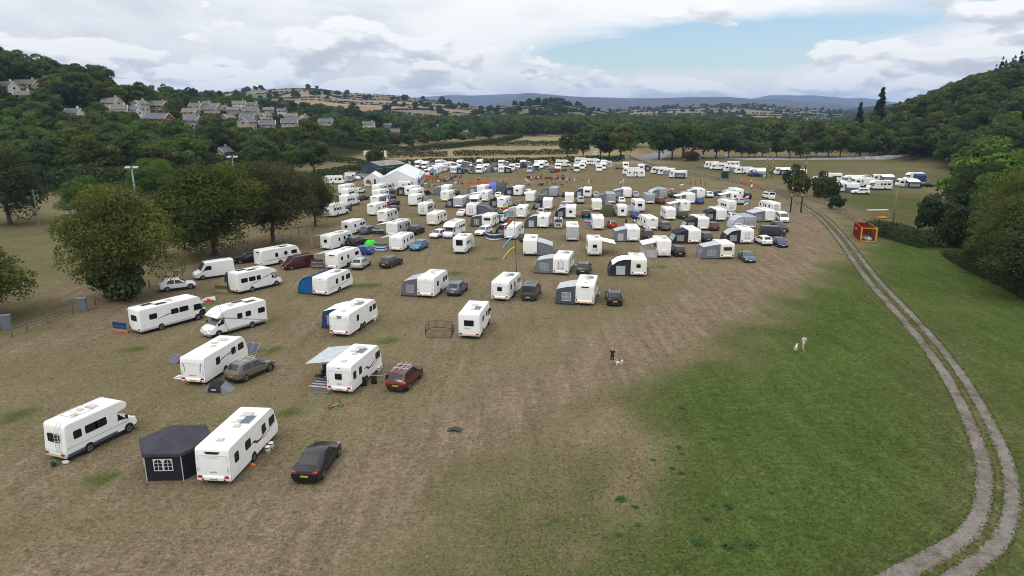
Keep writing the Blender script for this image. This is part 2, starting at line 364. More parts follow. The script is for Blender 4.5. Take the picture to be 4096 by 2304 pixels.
def rut(name, off, hw, ph):
 V = []; Fc = []; rr = random.Random(ph)
 for i, p in enumerate(cl):
  d = (cl[min(i + 1, len(cl) - 1)] - cl[max(i - 1, 0)]).normalized(); nrm = Vector((d.y, -d.x, 0))
  s = float(vnoise(i * .55, ph * 7, 2.6, ph)) * .09 + rr.uniform(-.05, .05); s2 = float(vnoise(i * .55, ph * 7 + 50, 5.0, ph)) * .08 + rr.uniform(-.05, .05)
  flare = 1.0 + .55 * max(0, 1 - (p.y - 22) / 14)
  for e in (-(hw * flare + s), 0, hw * flare + s2):
   qd = p + nrm * (off * (1 + .35 * (flare - 1)) + e); V.append((qd.x, qd.y, float(land_z(qd.x, qd.y)) + .006 + (.012 if e == 0 else 0)))
 for i in range(len(cl) - 1):
  for k in (0, 1): a = i * 3 + k; Fc.append((a, a + 1, a + 4, a + 3))
 me = bpy.data.meshes.new(name); me.from_pydata(V, [], Fc); me.materials.append(gv)
 return structure(name, me)
rut('track_rut', -.74, .49, 1); rut('track_rut', .70, .44, 2)
# grey stony strip at the head of the right-hand field, and the camp entrance road
def sheet(name, pts, m, z=.008):
 mb = MB(); o = []
 for i, p in enumerate(pts): o.append((p[0], p[1], float(land_z(p[0], p[1])) + z))
 mb.add(o, [tuple(range(len(o)))]); me = mb.mesh(name, m)
 return structure(name, me)
sheet('entrance_road', [(56, 335), (72, 335), (86, 380), (100, 430), (92, 430), (76, 385)], mat('asphalt', (.16, .16, .17), .9, noise=.3))
rr = random.Random(5); o = [(105 + 14 * k, 352 - .4 * k + rr.uniform(-1.5, 1.5)) for k in range(7)] + [(200 - 14 * k, 341 - .3 * k + rr.uniform(-1.5, 1.5)) for k in range(7)]
sheet('stony_strip', o, mat('stones', (.24, .25, .26), .95, noise=.5, nscale=.4))

# ------------------------------------------------------------------ far hills and mountains
def ridge(name, sky_pts, dist, foot, back, m, seed, rough, n_az=170, n_r=70, cells=None):
 """a ridge: sky_pts are (bearing, crest height); ground climbs from foot to crest and falls away behind"""
 a = np.array(sky_pts); B = np.linspace(a[0, 0], a[-1, 0], n_az); crest = np.interp(B, a[:, 0], a[:, 1])
 k = np.hanning(9); k /= k.sum(); crest = np.convolve(np.pad(crest, 4, 'edge'), k, 'valid')
 rs = np.concatenate([np.linspace(foot, dist, n_r), np.linspace(dist, back, 12)[1:]])
 BB, RR = np.meshgrid(B, rs); X = RR * np.tan(BB); Y = RR + 0 * BB
 up = np.clip((RR - foot) / (dist - foot), 0, 1); dn = np.clip((RR - dist) / (back - dist), 0, 1)
 sh = np.where(RR <= dist, up ** 1.15 * (1.6 - .6 * up), 1 - .6 * dn ** 2)
 Z = -3 + (crest[None, :] + 3) * sh
 wob = vnoise(X, Y, dist * .06, seed) * rough + vnoise(X, Y, dist * .022, seed + 1) * rough * .4
 Z += wob * np.minimum(up, 1) * (1 - sstep(up, .80, 1.0) * .75)
 edge_f = np.clip(np.minimum(BB - B[0], B[-1] - BB) / (.06 * (B[-1] - B[0])), 0, 1); Z = -4 + (Z + 4) * edge_f
 V = np.stack([X.ravel(), Y.ravel(), Z.ravel()], 1)
 ny, nx = X.shape; I = np.arange(nx * ny).reshape(ny, nx)
 Fq = np.stack([I[:-1, :-1], I[:-1, 1:], I[1:, 1:], I[1:, :-1]], -1).reshape(-1, 4)
 cols = {}
 if cells is not None:
  cc = V[Fq].mean(1); cid, _ = cells(cc[:, 0], cc[:, 1]); cols['field'] = ('FACE', FIELDC[cid % len(FIELDC)])
 return structure(name, npmesh(name, V, Fq, m, cols, True)), (B, rs, Z, X, Y)
FIELDC = np.array([.72, .74, .74, 1]) * np.array([[.30, .215, .135, 1], [.175, .15, .085, 1], [.24, .18, .115, 1], [.12, .13, .058, 1], [.20, .165, .10, 1], [.36, .235, .155, 1], [.15, .15, .075, 1], [.105, .12, .05, 1], [.22, .165, .125, 1], [.17, .145, .09, 1], [.28, .21, .14, 1]])
fm, t, b = newmat('hill_fields'); b.inputs['Roughness'].default_value = .95; b.inputs['Specular IOR Level'].default_value = .1
at = t.nodes.new('ShaderNodeAttribute'); at.attribute_name = 'field'; pos = t.nodes.new('ShaderNodeNewGeometry').outputs['Position']
c = gmix(t, 1.0, at.outputs['Color'], gramp(t, gnoise(t, pos, .022, 6, .6), [(.3, (.72, .72, .72)), (.55, (1, 1, 1)), (.75, (1.2, 1.18, 1.12))]), 'MULTIPLY')
t.links.new(c, b.inputs['Base Color'])
def cellfn(seed, spacing, stretch, rot):
 """irregular field pattern: returns (cell id, gap to the boundary in metres)"""
 ca, sa = math.cos(rot), math.sin(rot)
 def fn(x, y):
  u = (x * ca + y * sa) / (spacing * stretch) + vnoise(x, y, spacing * 2, seed) * .18; v = (-x * sa + y * ca) / spacing + vnoise(x, y, spacing * 2, seed + 3) * .18
  iu = np.floor(u); iv = np.floor(v); d1 = np.full(u.shape, 1e9); d2 = d1.copy(); cid = np.zeros(u.shape, int)
  for du in (-1, 0, 1):
   for dv in (-1, 0, 1):
    a, bb = iu + du, iv + dv
    hx = (np.sin(a * 12.9898 + bb * 78.233 + seed) * 43758.5453) % 1; hy = (np.sin(a * 39.346 + bb * 11.135 + seed * 2) * 24634.6345) % 1
    dd = np.hypot(u - a - .12 - .76 * hx, v - bb - .12 - .76 * hy); ii = (hx * 9973 + hy * 7919).astype(int)
    nw = dd < d1; d2 = np.where(nw, d1, np.minimum(d2, dd)); cid = np.where(nw, ii, cid); d1 = np.where(nw, dd, d1)
  return cid, (d2 - d1) * spacing * .5
 return fn
def bear(p): return math.atan((p - 2048) / 2731.0)
def crest(pts, dist): return [(bear(p), CAM_H + (441 - y) / 2731.0 * dist) for p, y in pts]
mm, t, b = newmat('moor'); b.inputs['Roughness'].default_value = 1; b.inputs['Specular IOR Level'].default_value = .05
pos = t.nodes.new('ShaderNodeNewGeometry').outputs['Position']
c = gramp(t, gnoise(t, pos, .0017, 7, .62, None, .6), [(.36, (.034, .040, .032)), (.47, (.058, .052, .052)), (.56, (.056, .046, .055)), (.68, (.10, .085, .075))])
t.links.new(c, b.inputs['Base Color'])
ridge('mountain_range', crest([(1300, 425), (1560, 400), (1700, 392), (1800, 384), (1900, 386), (2040, 382), (2120, 377), (2300, 392), (2520, 397), (2760, 395), (2960, 399), (3000, 393), (3035, 384), (3180, 387), (3310, 392), (3335, 398), (3380, 394), (3450, 399), (3560, 415), (3750, 430)], 9500), 9500, 6500, 13000, mm, 11, 22, 260, 40)
ridge('moorland_ridge', crest([(1700, 440), (1960, 420), (2040, 398), (2090, 379), (2180, 384), (2290, 389), (2420, 396), (2500, 402), (2600, 396), (2720, 392), (2870, 392), (2960, 397), (3120, 404), (3300, 415), (3480, 432), (3640, 445)], 6500), 6500, 4200, 9000, mm, 17, 18, 240, 50)
HILLS = []
for nm, pts, dist, foot, back, seed, rough, spc in (
 ('field_hill', [(700, 425), (840, 388), (960, 374), (1060, 368), (1160, 362), (1235, 357), (1300, 359), (1380, 374), (1480, 382), (1600, 388), (1700, 400), (1860, 418), (2000, 445), (2130, 460)], 1650, 800, 2300, 21, 5.0, 120),
 ('low_hill', [(1850, 462), (2000, 430), (2100, 415), (2190, 409), (2270, 424), (2420, 452), (2500, 470)], 1380, 900, 1900, 27, 2.5, 110),
 ('farmland_rise', [(2380, 455), (2520, 434), (2640, 427), (2760, 427), (2930, 421), (3060, 428), (3200, 438), (3330, 447), (3480, 452), (3600, 460)], 2700, 1250, 3600, 33, 4.0, 170)):
 cf = cellfn(seed, spc, 1.9, .12); o, g = ridge(nm, crest(pts, dist), dist, foot, back, fm, seed, rough, 260, 150, cf); HILLS.append((g, cf, dist, foot))
# ------------------------------------------------------------------ trees, bushes, hedges
def leafmat(name, dark, mid, light, var=.35, ochre=0.0):
 m, t, b = newmat(name)
 b.inputs['Roughness'].default_value = .8; b.inputs['Specular IOR Level'].default_value = .06
 at = t.nodes.new('ShaderNodeAttribute'); at.attribute_name = 'tint'
 oi = t.nodes.new('ShaderNodeObjectInfo')
 f = gmath(t, 'ADD', gmath(t, 'MULTIPLY', at.outputs['Fac'], .62), gmath(t, 'MULTIPLY', oi.outputs['Random'], .38))
 c = gramp(t, f, [(.12, dark), (.5, mid), (.9, light)])
 r2 = gmath(t, 'FRACT', gmath(t, 'MULTIPLY', oi.outputs['Random'], 7.31))
 c = gmix(t, gmath(t, 'MULTIPLY', r2, var), c, gmix(t, gmath(t, 'FRACT', gmath(t, 'MULTIPLY', oi.outputs['Random'], 23.7)), (.045, .062, .030), (.105, .098, .028)))
 t.links.new(c, b.inputs['Base Color'])
 tr = t.nodes.new('ShaderNodeBsdfTranslucent'); t.links.new(c, tr.inputs[0])
 mx = t.nodes.new('ShaderNodeMixShader'); mx.inputs[0].default_value = .30
 out = t.nodes['Material Output']; t.links.new(b.outputs[0], mx.inputs[1]); t.links.new(tr.outputs[0], mx.inputs[2]); t.links.new(mx.outputs[0], out.inputs[0])
 return m
def br(k, *c): return [tuple(v * k for v in q) for q in c]
LEAF = {'oak': leafmat('leaf_oak', *br(1.75, (.019, .032, .010), (.040, .060, .017), (.066, .090, .026)), .25),
  'lime': leafmat('leaf_lime', *br(1.75, (.026, .036, .009), (.052, .064, .014), (.092, .098, .022)), .15),
  'bright': leafmat('leaf_bright', *br(1.35, (.032, .062, .012), (.058, .105, .020), (.092, .150, .032)), .12),
  'beech': leafmat('leaf_beech', *br(1.4, (.030, .033, .013), (.052, .056, .021), (.082, .082, .032)), .15),
  'dark': leafmat('leaf_dark', *br(1.65, (.013, .022, .009), (.026, .040, .014), (.046, .062, .022)), .3),
  'pine': leafmat('leaf_conifer', *br(1.4, (.009, .018, .009), (.018, .031, .015), (.032, .046, .021)), .15),
  'grey': leafmat('leaf_willow', (.045, .055, .034), (.075, .086, .055), (.115, .125, .085), .2),
  'dead': leafmat('leaf_brown', (.055, .032, .020), (.10, .058, .038), (.15, .095, .062), .1),
  'mixed': leafmat('leaf_mixed', *br(1.1, (.018, .030, .010), (.038, .058, .018), (.075, .098, .030)), .5)}
BARK = mat('bark', (.085, .068, .052), .95, noise=.5, nscale=6)
def leaf_quads(P, Nn, size, rs, tint, flat=.5):
 """one leaf spray (a bent diamond of two triangles) at each point"""
 n = len(P); rd = rs.normal(size=(n, 3)); nv = Nn * flat + rd * (1 - flat) + 1e-4; nv /= np.linalg.norm(nv, axis=1)[:, None]
 a = np.cross(nv, rs.normal(size=(n, 3))); a /= np.linalg.norm(a, axis=1)[:, None] + 1e-9; bb = np.cross(nv, a)
 s = size * rs.uniform(.6, 1.25, n)[:, None]
 V = np.stack([P - a * s, P - bb * s * .62 + nv * s * .12, P + a * s, P + bb * s * .62 + nv * s * .12], 1).reshape(-1, 3)
 k = np.arange(n)[:, None] * 4
 Fq = np.concatenate([k + np.array([[0, 1, 2]]), k + np.array([[0, 2, 3]])], 0)
 return V, Fq, np.repeat(tint, 4)
def crown_mesh(name, kind, seed, rx, rz, zc, n, size, lobes, shape='round'):
 rs = np.random.RandomState(seed)
 if shape == 'cone':
  hz = rs.uniform(0, 1, lobes) ** .8; ang = rs.uniform(0, 6.283, lobes); rad = (1 - hz) * rx * rs.uniform(.35, .9, lobes)
  C = np.stack([np.cos(ang) * rad, np.sin(ang) * rad, zc - rz + hz * 2 * rz], 1); LR = (.10 + .24 * (1 - hz)) * rx
  SQ = np.array([1, 1, .55])
 else:
  d = rs.normal(size=(lobes, 3)); d /= np.linalg.norm(d, axis=1)[:, None]
  rad = rs.uniform(.30, .86, lobes)[:, None]
  if shape == 'egg': d[:, 2] = np.where(d[:, 2] < 0, d[:, 2] * 1.0, d[:, 2])
  C = d * rad * np.array([rx, rx, rz]); C[:, 2] += zc; LR = rs.uniform(.24, .40, lobes) * rx
  if shape == 'egg':
   h = (C[:, 2] - zc) / rz; C[:, :2] *= (1.08 - .34 * h)[:, None]
  SQ = np.array([1, 1, .72])
 per = (LR ** 2 / (LR ** 2).sum() * n).astype(int) + 1
 PP = []; NN = []; TT = []
 for c0, r0, k in zip(C, LR, per):
  u = rs.normal(size=(k, 3)); u /= np.linalg.norm(u, axis=1)[:, None]
  u[:, 2] = np.where(rs.rand(k) < .55, np.abs(u[:, 2]), u[:, 2])
  q = rs.uniform(.55, 1.08, k)[:, None] ** .6
  PP.append(c0 + u * q * r0 * SQ); NN.append(u + np.array([0, 0, .35])); TT.append(np.clip(rs.normal(.5, .13) + rs.normal(0, .09, k) + .12 * u[:, 2], 0, 1))
 P = np.concatenate(PP); Nn = np.concatenate(NN); T = np.concatenate(TT)
 P[:, 2] = np.maximum(P[:, 2], .25)
 V, Fq, tint = leaf_quads(P, Nn, size, rs, T)
 return npmesh(name, V, Fq, LEAF[kind], {'tint': ('POINT', tint)})
def trunk_mesh(name, seed, h, r, rx, rz, zc, limbs=9):
 rr = random.Random(seed); mb = MB()
 p = Vector((0, 0, -.3)); pts = [(p, r * 1.35)]
 for k in range(1, 6):
  p = Vector((rr.uniform(-.06, .06) * k * r * 3, rr.uniform(-.06, .06) * k * r * 3, h * k / 5)); pts.append((p, r * (1 - .13 * k)))
 for (a, ra), (b2, rb) in zip(pts[:-1], pts[1:]): mb.tube(a, b2, ra, rb, 8, caps=False)
 top = pts[-1][0]
 for k in range(limbs):
  a = 2 * math.pi * k / limbs + rr.uniform(-.4, .4); s = rr.uniform(.45, .9)
  st = pts[rr.choice((2, 3, 4, 5))][0]; e = Vector((math.cos(a) * rx * .75 * s, math.sin(a) * rx * .75 * s, zc + rz * rr.uniform(-.35, .6)))
  mid = st.lerp(e, .45) + Vector((0, 0, -.08 * rx + rr.uniform(0, .1) * rx))
  mb.tube(st, mid, r * .42, r * .26, 5, caps=False); mb.tube(mid, e, r * .26, r * .06, 5, caps=False)
 mb.tube(top, (0, 0, zc + rz * .7), r * .4, r * .05, 5, caps=False)
 return mb.mesh(name, BARK, 'all')
TREES = {}   # kind -> list of (crown mesh, trunk mesh, crown radius, total height)
def tree_kind(key, kind, seeds, rx, rz, zc, n, size, lobes, shape='round', th=None, tr_=None):
 TREES[key] = [(crown_mesh(key + '_crown', kind, s, rx, rz, zc, n, size, lobes, shape), trunk_mesh(key + '_trunk', s, th or zc * .75, tr_ or rx * .055, rx, rz, zc)) for s in seeds]
# near trees, metres at scale 1
tree_kind('lime', 'lime', (1, 2, 3), 7.4, 6.9, 7.9, 40000, .185, 110, 'egg', 6, .42)
tree_kind('beech', 'beech', (4, 5), 7.6, 6.6, 8.4, 34000, .19, 90, 'round', 6, .40)
tree_kind('ash', 'bright', (6, 7), 7.0, 7.0, 8.6, 30000, .20, 60, 'round', 6, .38)
tree_kind('edge_lime', 'dark', (8,), 7.0, 6.8, 8.2, 26000, .21, 70, 'egg', 6, .4)
tree_kind('bush', 'dark', (9, 10), 2.4, 1.7, 1.5, 2200, .22, 26, 'round', .8, .08)
tree_kind('wood_oak', 'oak', (11, 12, 13), 6.4, 6.0, 8.0, 5600, .44, 42, 'round', 6, .4)
tree_kind('wood_dark', 'dark', (14, 15), 6.0, 6.2, 8.0, 5600, .44, 38, 'round', 6, .4)
tree_kind('wood_bright', 'bright', (16, 17), 6.0, 5.8, 7.6, 5200, .44, 34, 'round', 6, .4)
tree_kind('willow', 'grey', (18,), 4.6, 7.4, 8.6, 3200, .5, 40, 'round', 6, .3)
tree_kind('conifer', 'pine', (19, 20), 5.2, 11.5, 12.5, 4200, .6, 90, 'cone', 12, .4)
tree_kind('ochre_tree', 'lime', (21,), 6.2, 6.0, 8.0, 5600, .44, 40, 'round', 6, .4)
tree_kind('dead_bush', 'dead', (22,), 4.2, 2.4, 2.4, 2200, .4, 26, 'round', 1.2, .2)
def tree(key, i, x, y, s, label, group, name='tree', cat='tree', sz=None, z=None, rot=None):
 v = TREES[key][i % len(TREES[key])]
 zz = float(land_z(x, y)) if z is None else z
 o = thing(name, label, cat, (x, y, zz - .05), rng.uniform(0, 6.28) if rot is None else rot, group)
 o.scale = (s, s, s * (sz or rng.uniform(.92, 1.1)))
 link('trunk', v[1], o); link('crown', v[0], o); return o
# leafy prism along a line: hedge, bramble bank
def hedge(name, pts, wdt, h, label, cat='hedge', kind='dark', dens=40, size=.26, seed=1, group=None, parts=True):
 rs = np.random.RandomState(seed); P = []; Nn = []
 cl_ = spline(pts, 2.0) if len(pts) > 2 else [Vector((*pts[0], 0)).lerp(Vector((*pts[1], 0)), k / 12) for k in range(13)]
 for a, b2 in zip(cl_[:-1], cl_[1:]):
  L = (b2 - a).length; k = int(L * dens * (wdt + h) / 3) + 1; d = (b2 - a).normalized(); nr = Vector((-d.y, d.x, 0))
  tt = rs.rand(k); lat = rs.uniform(-1, 1, k); hh = rs.rand(k) ** .6; hl = h * (1 + .16 * vnoise(a.x + tt * 3, a.y + tt, 3.5, seed) + .10 * vnoise(a.x + tt, a.y - tt, 11, seed))
  out = np.maximum(np.abs(lat), hh); lat = np.where(out > 0, lat / np.maximum(out, .25) * np.minimum(1, .72 + .3 * rs.rand(k)), lat); lat = np.clip(lat, -1, 1)
  px_ = a.x + d.x * L * tt + nr.x * lat * wdt / 2; py_ = a.y + d.y * L * tt + nr.y * lat * wdt / 2
  P.append(np.stack([px_, py_, land_z(px_, py_) + hl * hh * (1 - .25 * np.abs(lat) ** 3)], 1)); Nn.append(np.stack([nr.x * lat, nr.y * lat, hh], 1))
 P = np.concatenate(P); Nn = np.concatenate(Nn)
 V, Fq, tint = leaf_quads(P, Nn, size, rs, np.clip(rs.normal(.45, .2, len(P)), 0, 1), .55)
 o = tag(link(name, npmesh(name, V, Fq, LEAF[kind], {'tint': ('POINT', tint)})), label, cat, group); return o
HOUSE_SPOTS = [(-258.3, 379.0, 34.4, 15.8), (-244.2, 344.0, 32.2, 9.9), (-228.8, 332.0, 28.1, 6.5), (-191.8, 339.0, 22.7, 9.3), (-184.6, 332.0, 20.8, 6.5), (-181.1, 337.0, 20.8, 6.5), (-185.7, 353.0, 22.3, 6.5), (-183.7, 367.0, 21.7, 11.6), (-195.3, 314.0, 19.5, 6.8), (-165.2, 328.0, 17.3, 14.2), (-163.7, 359.0, 18.3, 6.5), (-186.1, 416.0, 21.5, 7.7), (-177.8, 417.0, 19.8, 8.9), (-245.0, 567.0, 24.4, 8.9), (-229.4, 547.0, 22.6, 7.0), (-230.3, 563.0, 22.9, 7.2), (-231.6, 600, 24.5, 11.9), (-220.5, 600, 23.7, 9.4), (-183.1, 464.0, 19.3, 6.6), (-185.6, 488.0, 18.8, 9.0), (-195.7, 535.0, 18.3, 9.1), (-216.9, 629.0, 19.5, 9.8), (-209.0, 642.0, 18.6, 10.0), (-158.7, 393.0, 16.9, 6.5), (-159.3, 425.0, 16.3, 10.3), (-161.3, 461.0, 15.7, 6.6), (-175.1, 558.0, 14.7, 11.9), (-182.2, 616.0, 14.7, 9.6), (-149.6, 330.0, 14.8, 6.6), (-135.1, 358.0, 13.3, 9.7), (-126.8, 364.0, 11.9, 8.8), (-132.5, 419.0, 11.8, 10.7), (-135.0, 510.0, 10.7, 10.9), (-116.9, 573.0, 8.0, 10.6), (-109.6, 619.0, 6.3, 7.9), (-92.7, 558.0, 4.2, 9.5), (-116.9, 281.0, 4.6, 6.5), (-83.7, 786.0, 1.9, 6.5), (-45.5, 685.0, 0.1, 6.5)]
# ------------------------------------------------------------------ houses of the village on the left slope
WALLS = [mat('render_cream', (.44, .40, .33), .9, noise=.12), mat('render_white', (.58, .57, .54), .9, noise=.1), mat('stone_grey', (.26, .24, .21), .95, noise=.4, nscale=2), mat('render_buff', (.38, .31, .25), .9, noise=.15), mat('brick_red', (.24, .10, .07), .95, noise=.3, nscale=3)]
ROOFS = [mat('slate_blue', (.105, .118, .145), .7, noise=.3, nscale=1.5), mat('tile_brown', (.145, .118, .100), .9, noise=.3, nscale=1.5), mat('tile_grey', (.165, .150, .138), .9, noise=.3, nscale=1.5)]
PANE = mat('window_dark', (.035, .042, .05), .12, spec=.6); WHITE_TRIM = mat('white_trim', (.78, .78, .76), .6)
def house(x, y, z, wdt, rz, hgt, wall, roof, label, gable_front=False, dep=None):
 dep = dep or min(wdt * .78, 6.6); o = thing('house', label, 'house', (x, y, z - .6), rz, 'houses of the village on the left slope')
 a, d = wdt / 2, dep / 2; rh = min(wdt, dep) * .36
 mb = MB(); h = hgt + .6
 mb.add([(-a, -d, 0), (a, -d, 0), (a, d, 0), (-a, d, 0), (-a, -d, h), (a, -d, h), (a, d, h), (-a, d, h), (-a, 0, h + rh), (a, 0, h + rh)],
           [(0, 1, 5, 4), (2, 3, 7, 6), (1, 2, 6, 9, 5), (3, 0, 4, 8, 7), (0, 3, 2, 1)])
 link('wall', mb.mesh('wall', wall), o)
 e = .35; k = rh / d; mb = MB()
 for s in (-1, 1):
  lo = h - e * k
  P = [(-a - e, s * (d + e), lo), (a + e, s * (d + e), lo), (a + e, 0, h + rh + .02), (-a - e, 0, h + rh + .02)]
  mb.loft([[Vector(p) + Vector((0, 0, .03)) for p in P], [Vector(p) + Vector((0, 0, .17)) for p in P]])
 ro = link('roof', mb.mesh('roof', roof), o)
 link('chimney', MB().box(a * .55, a * .55 + .7, -.4, .4, h + rh - .8, h + rh + 1.1).mesh('chimney', wall), ro)
 for s in (-1, 1):   # white barge boards on the gables
  link('barge_board', MB().path([(s * (a + e + .03), -d - e, h - e * k + .06), (s * (a + e + .03), 0, h + rh + .12), (s * (a + e + .03), d + e, h - e * k + .06)], .10, 4).mesh('barge', WHITE_TRIM), o)
 n = max(2, int(wdt / 3.2)); rows = (1.4,) if hgt < 3.6 else (1.4, 3.9)
 for zc in rows:
  for q in range(n):
   xc = -a + wdt * (q + .5) / n
   wo = link('window', MB().box(xc - .75, xc + .75, -d - .04, -d + .02, zc + .05, zc + 1.35).mesh('frame', WHITE_TRIM), o)
   link('pane', MB().box(xc - .66, xc + .66, -d - .06, -d - .035, zc + .14, zc + 1.26).mesh('pane', PANE), wo)
  for s in (-1, 1):
   wo = link('window', MB().box(s * a - .04, s * a + .04, -.7, .7, zc + .1, zc + 1.3).mesh('frame', WHITE_TRIM), o)
   link('pane', MB().box(s * a - .06, s * a + .06, -.62, .62, zc + .18, zc + 1.22).mesh('pane', PANE), wo)
 return o
hr = random.Random(31); HH = []
HSPEC = [(0, 1, 2.7), (1, 1, 2.6), (1, 2, 2.6), (0, 2, 4.9), (1, 2, 3.6), (1, 0, 3.0), (0, 2, 4.6), (2, 2, 4.6), (1, 0, 3.2), (4, 0, 2.8)]
side_words = ['behind the tall dark trees', 'above the garden hedges', 'in the lower terrace', 'on the upper street', 'at the foot of the wooded hill', 'among round garden trees']
for i, (x, y, z, wd) in enumerate(HOUSE_SPOTS):
 if i < len(HSPEC): wi, ri, hg = HSPEC[i]
 elif i in (28, 29, 30, 31, 32): wi, ri, hg = (3, 0, 5.0) if i != 28 else (2, 0, 4.6)
 elif i == 36: wi, ri, hg = 2, 0, 3.0
 elif i == 37: wi, ri, hg = 4, 0, 5.0
 else: wi, ri, hg = hr.choice((0, 1, 2, 2, 3)), hr.choice((1, 2, 2, 0)), hr.choice((4.6, 4.8, 3.0, 4.7))
 rz = hr.choice((-.25, -.1, .12, .3, 1.25, 1.4)) if i != 0 else -.18
 lab = '%s %s house with %s roof, %s from the left in the village' % (('low' if hg < 3.6 else 'two storey'), ('cream', 'white', 'grey stone', 'buff', 'red brick')[wi], ('blue slate', 'brown tile', 'grey tile')[ri], '%s')
 HH.append((x, y, z, wd, rz, hg, wi, ri, lab))
ORD = ['first', 'second', 'third', 'fourth', 'fifth', 'sixth', 'seventh', 'eighth', 'ninth', 'tenth', 'eleventh', 'twelfth', 'thirteenth', 'fourteenth', 'fifteenth', 'sixteenth', 'seventeenth', 'eighteenth', 'nineteenth', 'twentieth']
def ordinal(n):
 n = int(n)
 if n < 20: return ORD[n]
 tens = {2: 'twenty', 3: 'thirty', 4: 'forty', 5: 'fifty', 6: 'sixty', 7: 'seventy', 8: 'eighty', 9: 'ninety'}[(n + 1) // 10]
 return tens + '-' + ORD[(n + 1) % 10 - 1] if (n + 1) % 10 else tens[:-1] + 'ieth'
for k, i in enumerate(sorted(range(len(HH)), key=lambda q: HH[q][0] / HH[q][1])):
 x, y, z, wd, rz, hg, wi, ri, lab = HH[i]
 house(x, y, z, max(6.5, wd * .84), rz, hg * .88, WALLS[wi], ROOFS[ri], lab % ordinal(k))

# ------------------------------------------------------------------ tree planting
L = 'big rounded lime tree turning ochre with a shrub round its trunk, nearest in the row left of the caravans'
tree('lime', 0, -49.6, 85.0, .89, 'big ochre-green lime tree with a dark shrub round its trunk, nearest tree beside the caravans', 'trees along the left fence', sz=1.10)
tree('lime', 1, -49.5, 111.5, 1.26, 'broad ochre-green lime tree above the white van, second along the left fence', 'trees along the left fence', sz=.84)
tree('beech', 0, -43.5, 122.5, 1.04, 'brownish feathery beech tree with forked trunk, third along the left fence', 'trees along the left fence', sz=.98)
tree('beech', 1, -41.0, 141.0, .62, 'small dark tree at the end of the row along the left fence', 'trees along the left fence', sz=1.18)
tree('ash', 0, -85.0, 163.0, .92, 'bright green ash tree behind the floodlight on the playing field', 'trees on the playing field', sz=.92)
tree('ash', 1, -87.0, 139.0, .92, 'yellow-green tree beside the white goal post on the playing field', 'trees on the playing field', sz=.72)
tree('edge_lime', 0, -106.0, 143.0, 1.18, 'dark green tree with a short trunk at the left edge beyond the playing field', 'trees on the playing field', sz=.97)
tree('lime', 2, -62.5, 74.0, .93, 'ochre tree cut by the left edge of the picture, in front of the playing field', 'trees along the left fence', sz=.80)
for k, (x, y, s) in enumerate([(-77, 186, .62), (-71, 196, .6), (-66, 190, .5), (-83, 200, .62)]):
 tree('ash', k, x, y, s, 'bright green small tree behind the second floodlight', 'small trees behind the floodlight')
tree('bush', 0, -49.6, 83.6, 1.35, 'dark green shrub round the foot of the nearest lime tree', None, 'shrub', 'shrub', sz=1.35)
# right-hand belt
for k, (key, i, x, y, s, sz, lab) in enumerate([
 ('wood_bright', 0, 105, 150, 1.55, .86, 'huge bright green domed tree at the right edge of the upper field'),
 ('edge_lime', 0, 92, 134, 1.0, .95, 'dark tree just in front of the huge bright green dome'),
 ('ash', 1, 97, 128, 1.05, 1.0, 'mid green tree below the bright dome at the right edge'),
 ('ash', 0, 84, 114, .95, .95, 'fresh green tree half hidden behind power lines on the right'),
 ('lime', 0, 80, 104, 1.0, 1.0, 'ochre flecked tree at the right edge above the bramble bank'),
 ('lime', 2, 72.5, 95, .92, .95, 'dark ochre tree overhanging the bramble bank on the right'),
 ('edge_lime', 0, 67.5, 84, .9, .9, 'dark leaning tree at the right edge over the lawn'),
 ('edge_lime', 0, 79, 94, 1.05, 1.05, 'tall dark tree cut by the right edge'),
 ('wood_dark', 0, 88, 122, 1.0, .95, 'dark tree between two fresh green trees on the right'),
 ('bush', 0, 84.5, 128, 1.7, 1.5, 'loose green shrub at the wood edge beside the upper field'),
 ('bush', 1, 83, 134, 1.5, 1.6, 'tall green shrub at the far end of the wood edge'),
 ('bush', 0, 78.5, 119, 1.4, 1.5, 'low shrub at the tip of the wood edge'),
 ('bush', 1, 74, 104, 1.5, 1.3, 'rounded shrub between the bramble bank and the ochre tree'),
 ('wood_oak', 0, 116, 172, 1.2, 1, 'green tree behind the huge dome at the right'),
 ('wood_dark', 1, 128, 190, 1.15, 1, 'dark tree along the right edge of the upper field'),
 ('wood_oak', 1, 90, 108, 1.2, 1, 'tall green tree in the wood at the right edge')]):
 tree(key, i, x, y, s, lab, 'trees of the wood edge on the right', 'shrub' if key == 'bush' else 'tree', 'shrub' if key == 'bush' else 'tree', sz)
for k in range(14):
 y = 205 + k * 11; x = 148 + (y - 205) * .42 + rng.uniform(-2, 4)
 tree(('wood_oak', 'wood_dark', 'wood_bright')[k % 3], k, x, y, rng.uniform(.8, 1.1), 'tree in the line along the right side of the upper field', 'trees along the right side of the upper field')
hedge('hedge', [(71.5, 135), (72.5, 129), (73.0, 123), (74, 117.5)], 4.6, 2.5, 'dense rounded hawthorn thicket behind the red skip', 'thicket', 'dark', 110, .2, 3)
for k, (x, y, s) in enumerate([(83.5, 203, 1.25), (81.5, 194, 1.15), (86, 191, 1.1), (85.5, 183, 1.0)]):
 tree('bush', k, x, y, s * 1.15, 'bushy hawthorn tree beside the fence, %s from the power poles' % ORD[k], 'hawthorns by the track fence', 'hawthorn', 'tree', 1.75)
tree('bush', 1, 79.5, 167, 1.0, 'small round bush where the track fence bends', None, 'bush', 'bush', 1.1)
hedge('bramble_bank', [(74, 112), (71.5, 104), (70, 97), (69, 90), (67, 82), (65.5, 74)], 4.2, 1.0, 'grey-green bramble bank below the trees on the right', 'brambles', 'mixed', 110, .17, 4)
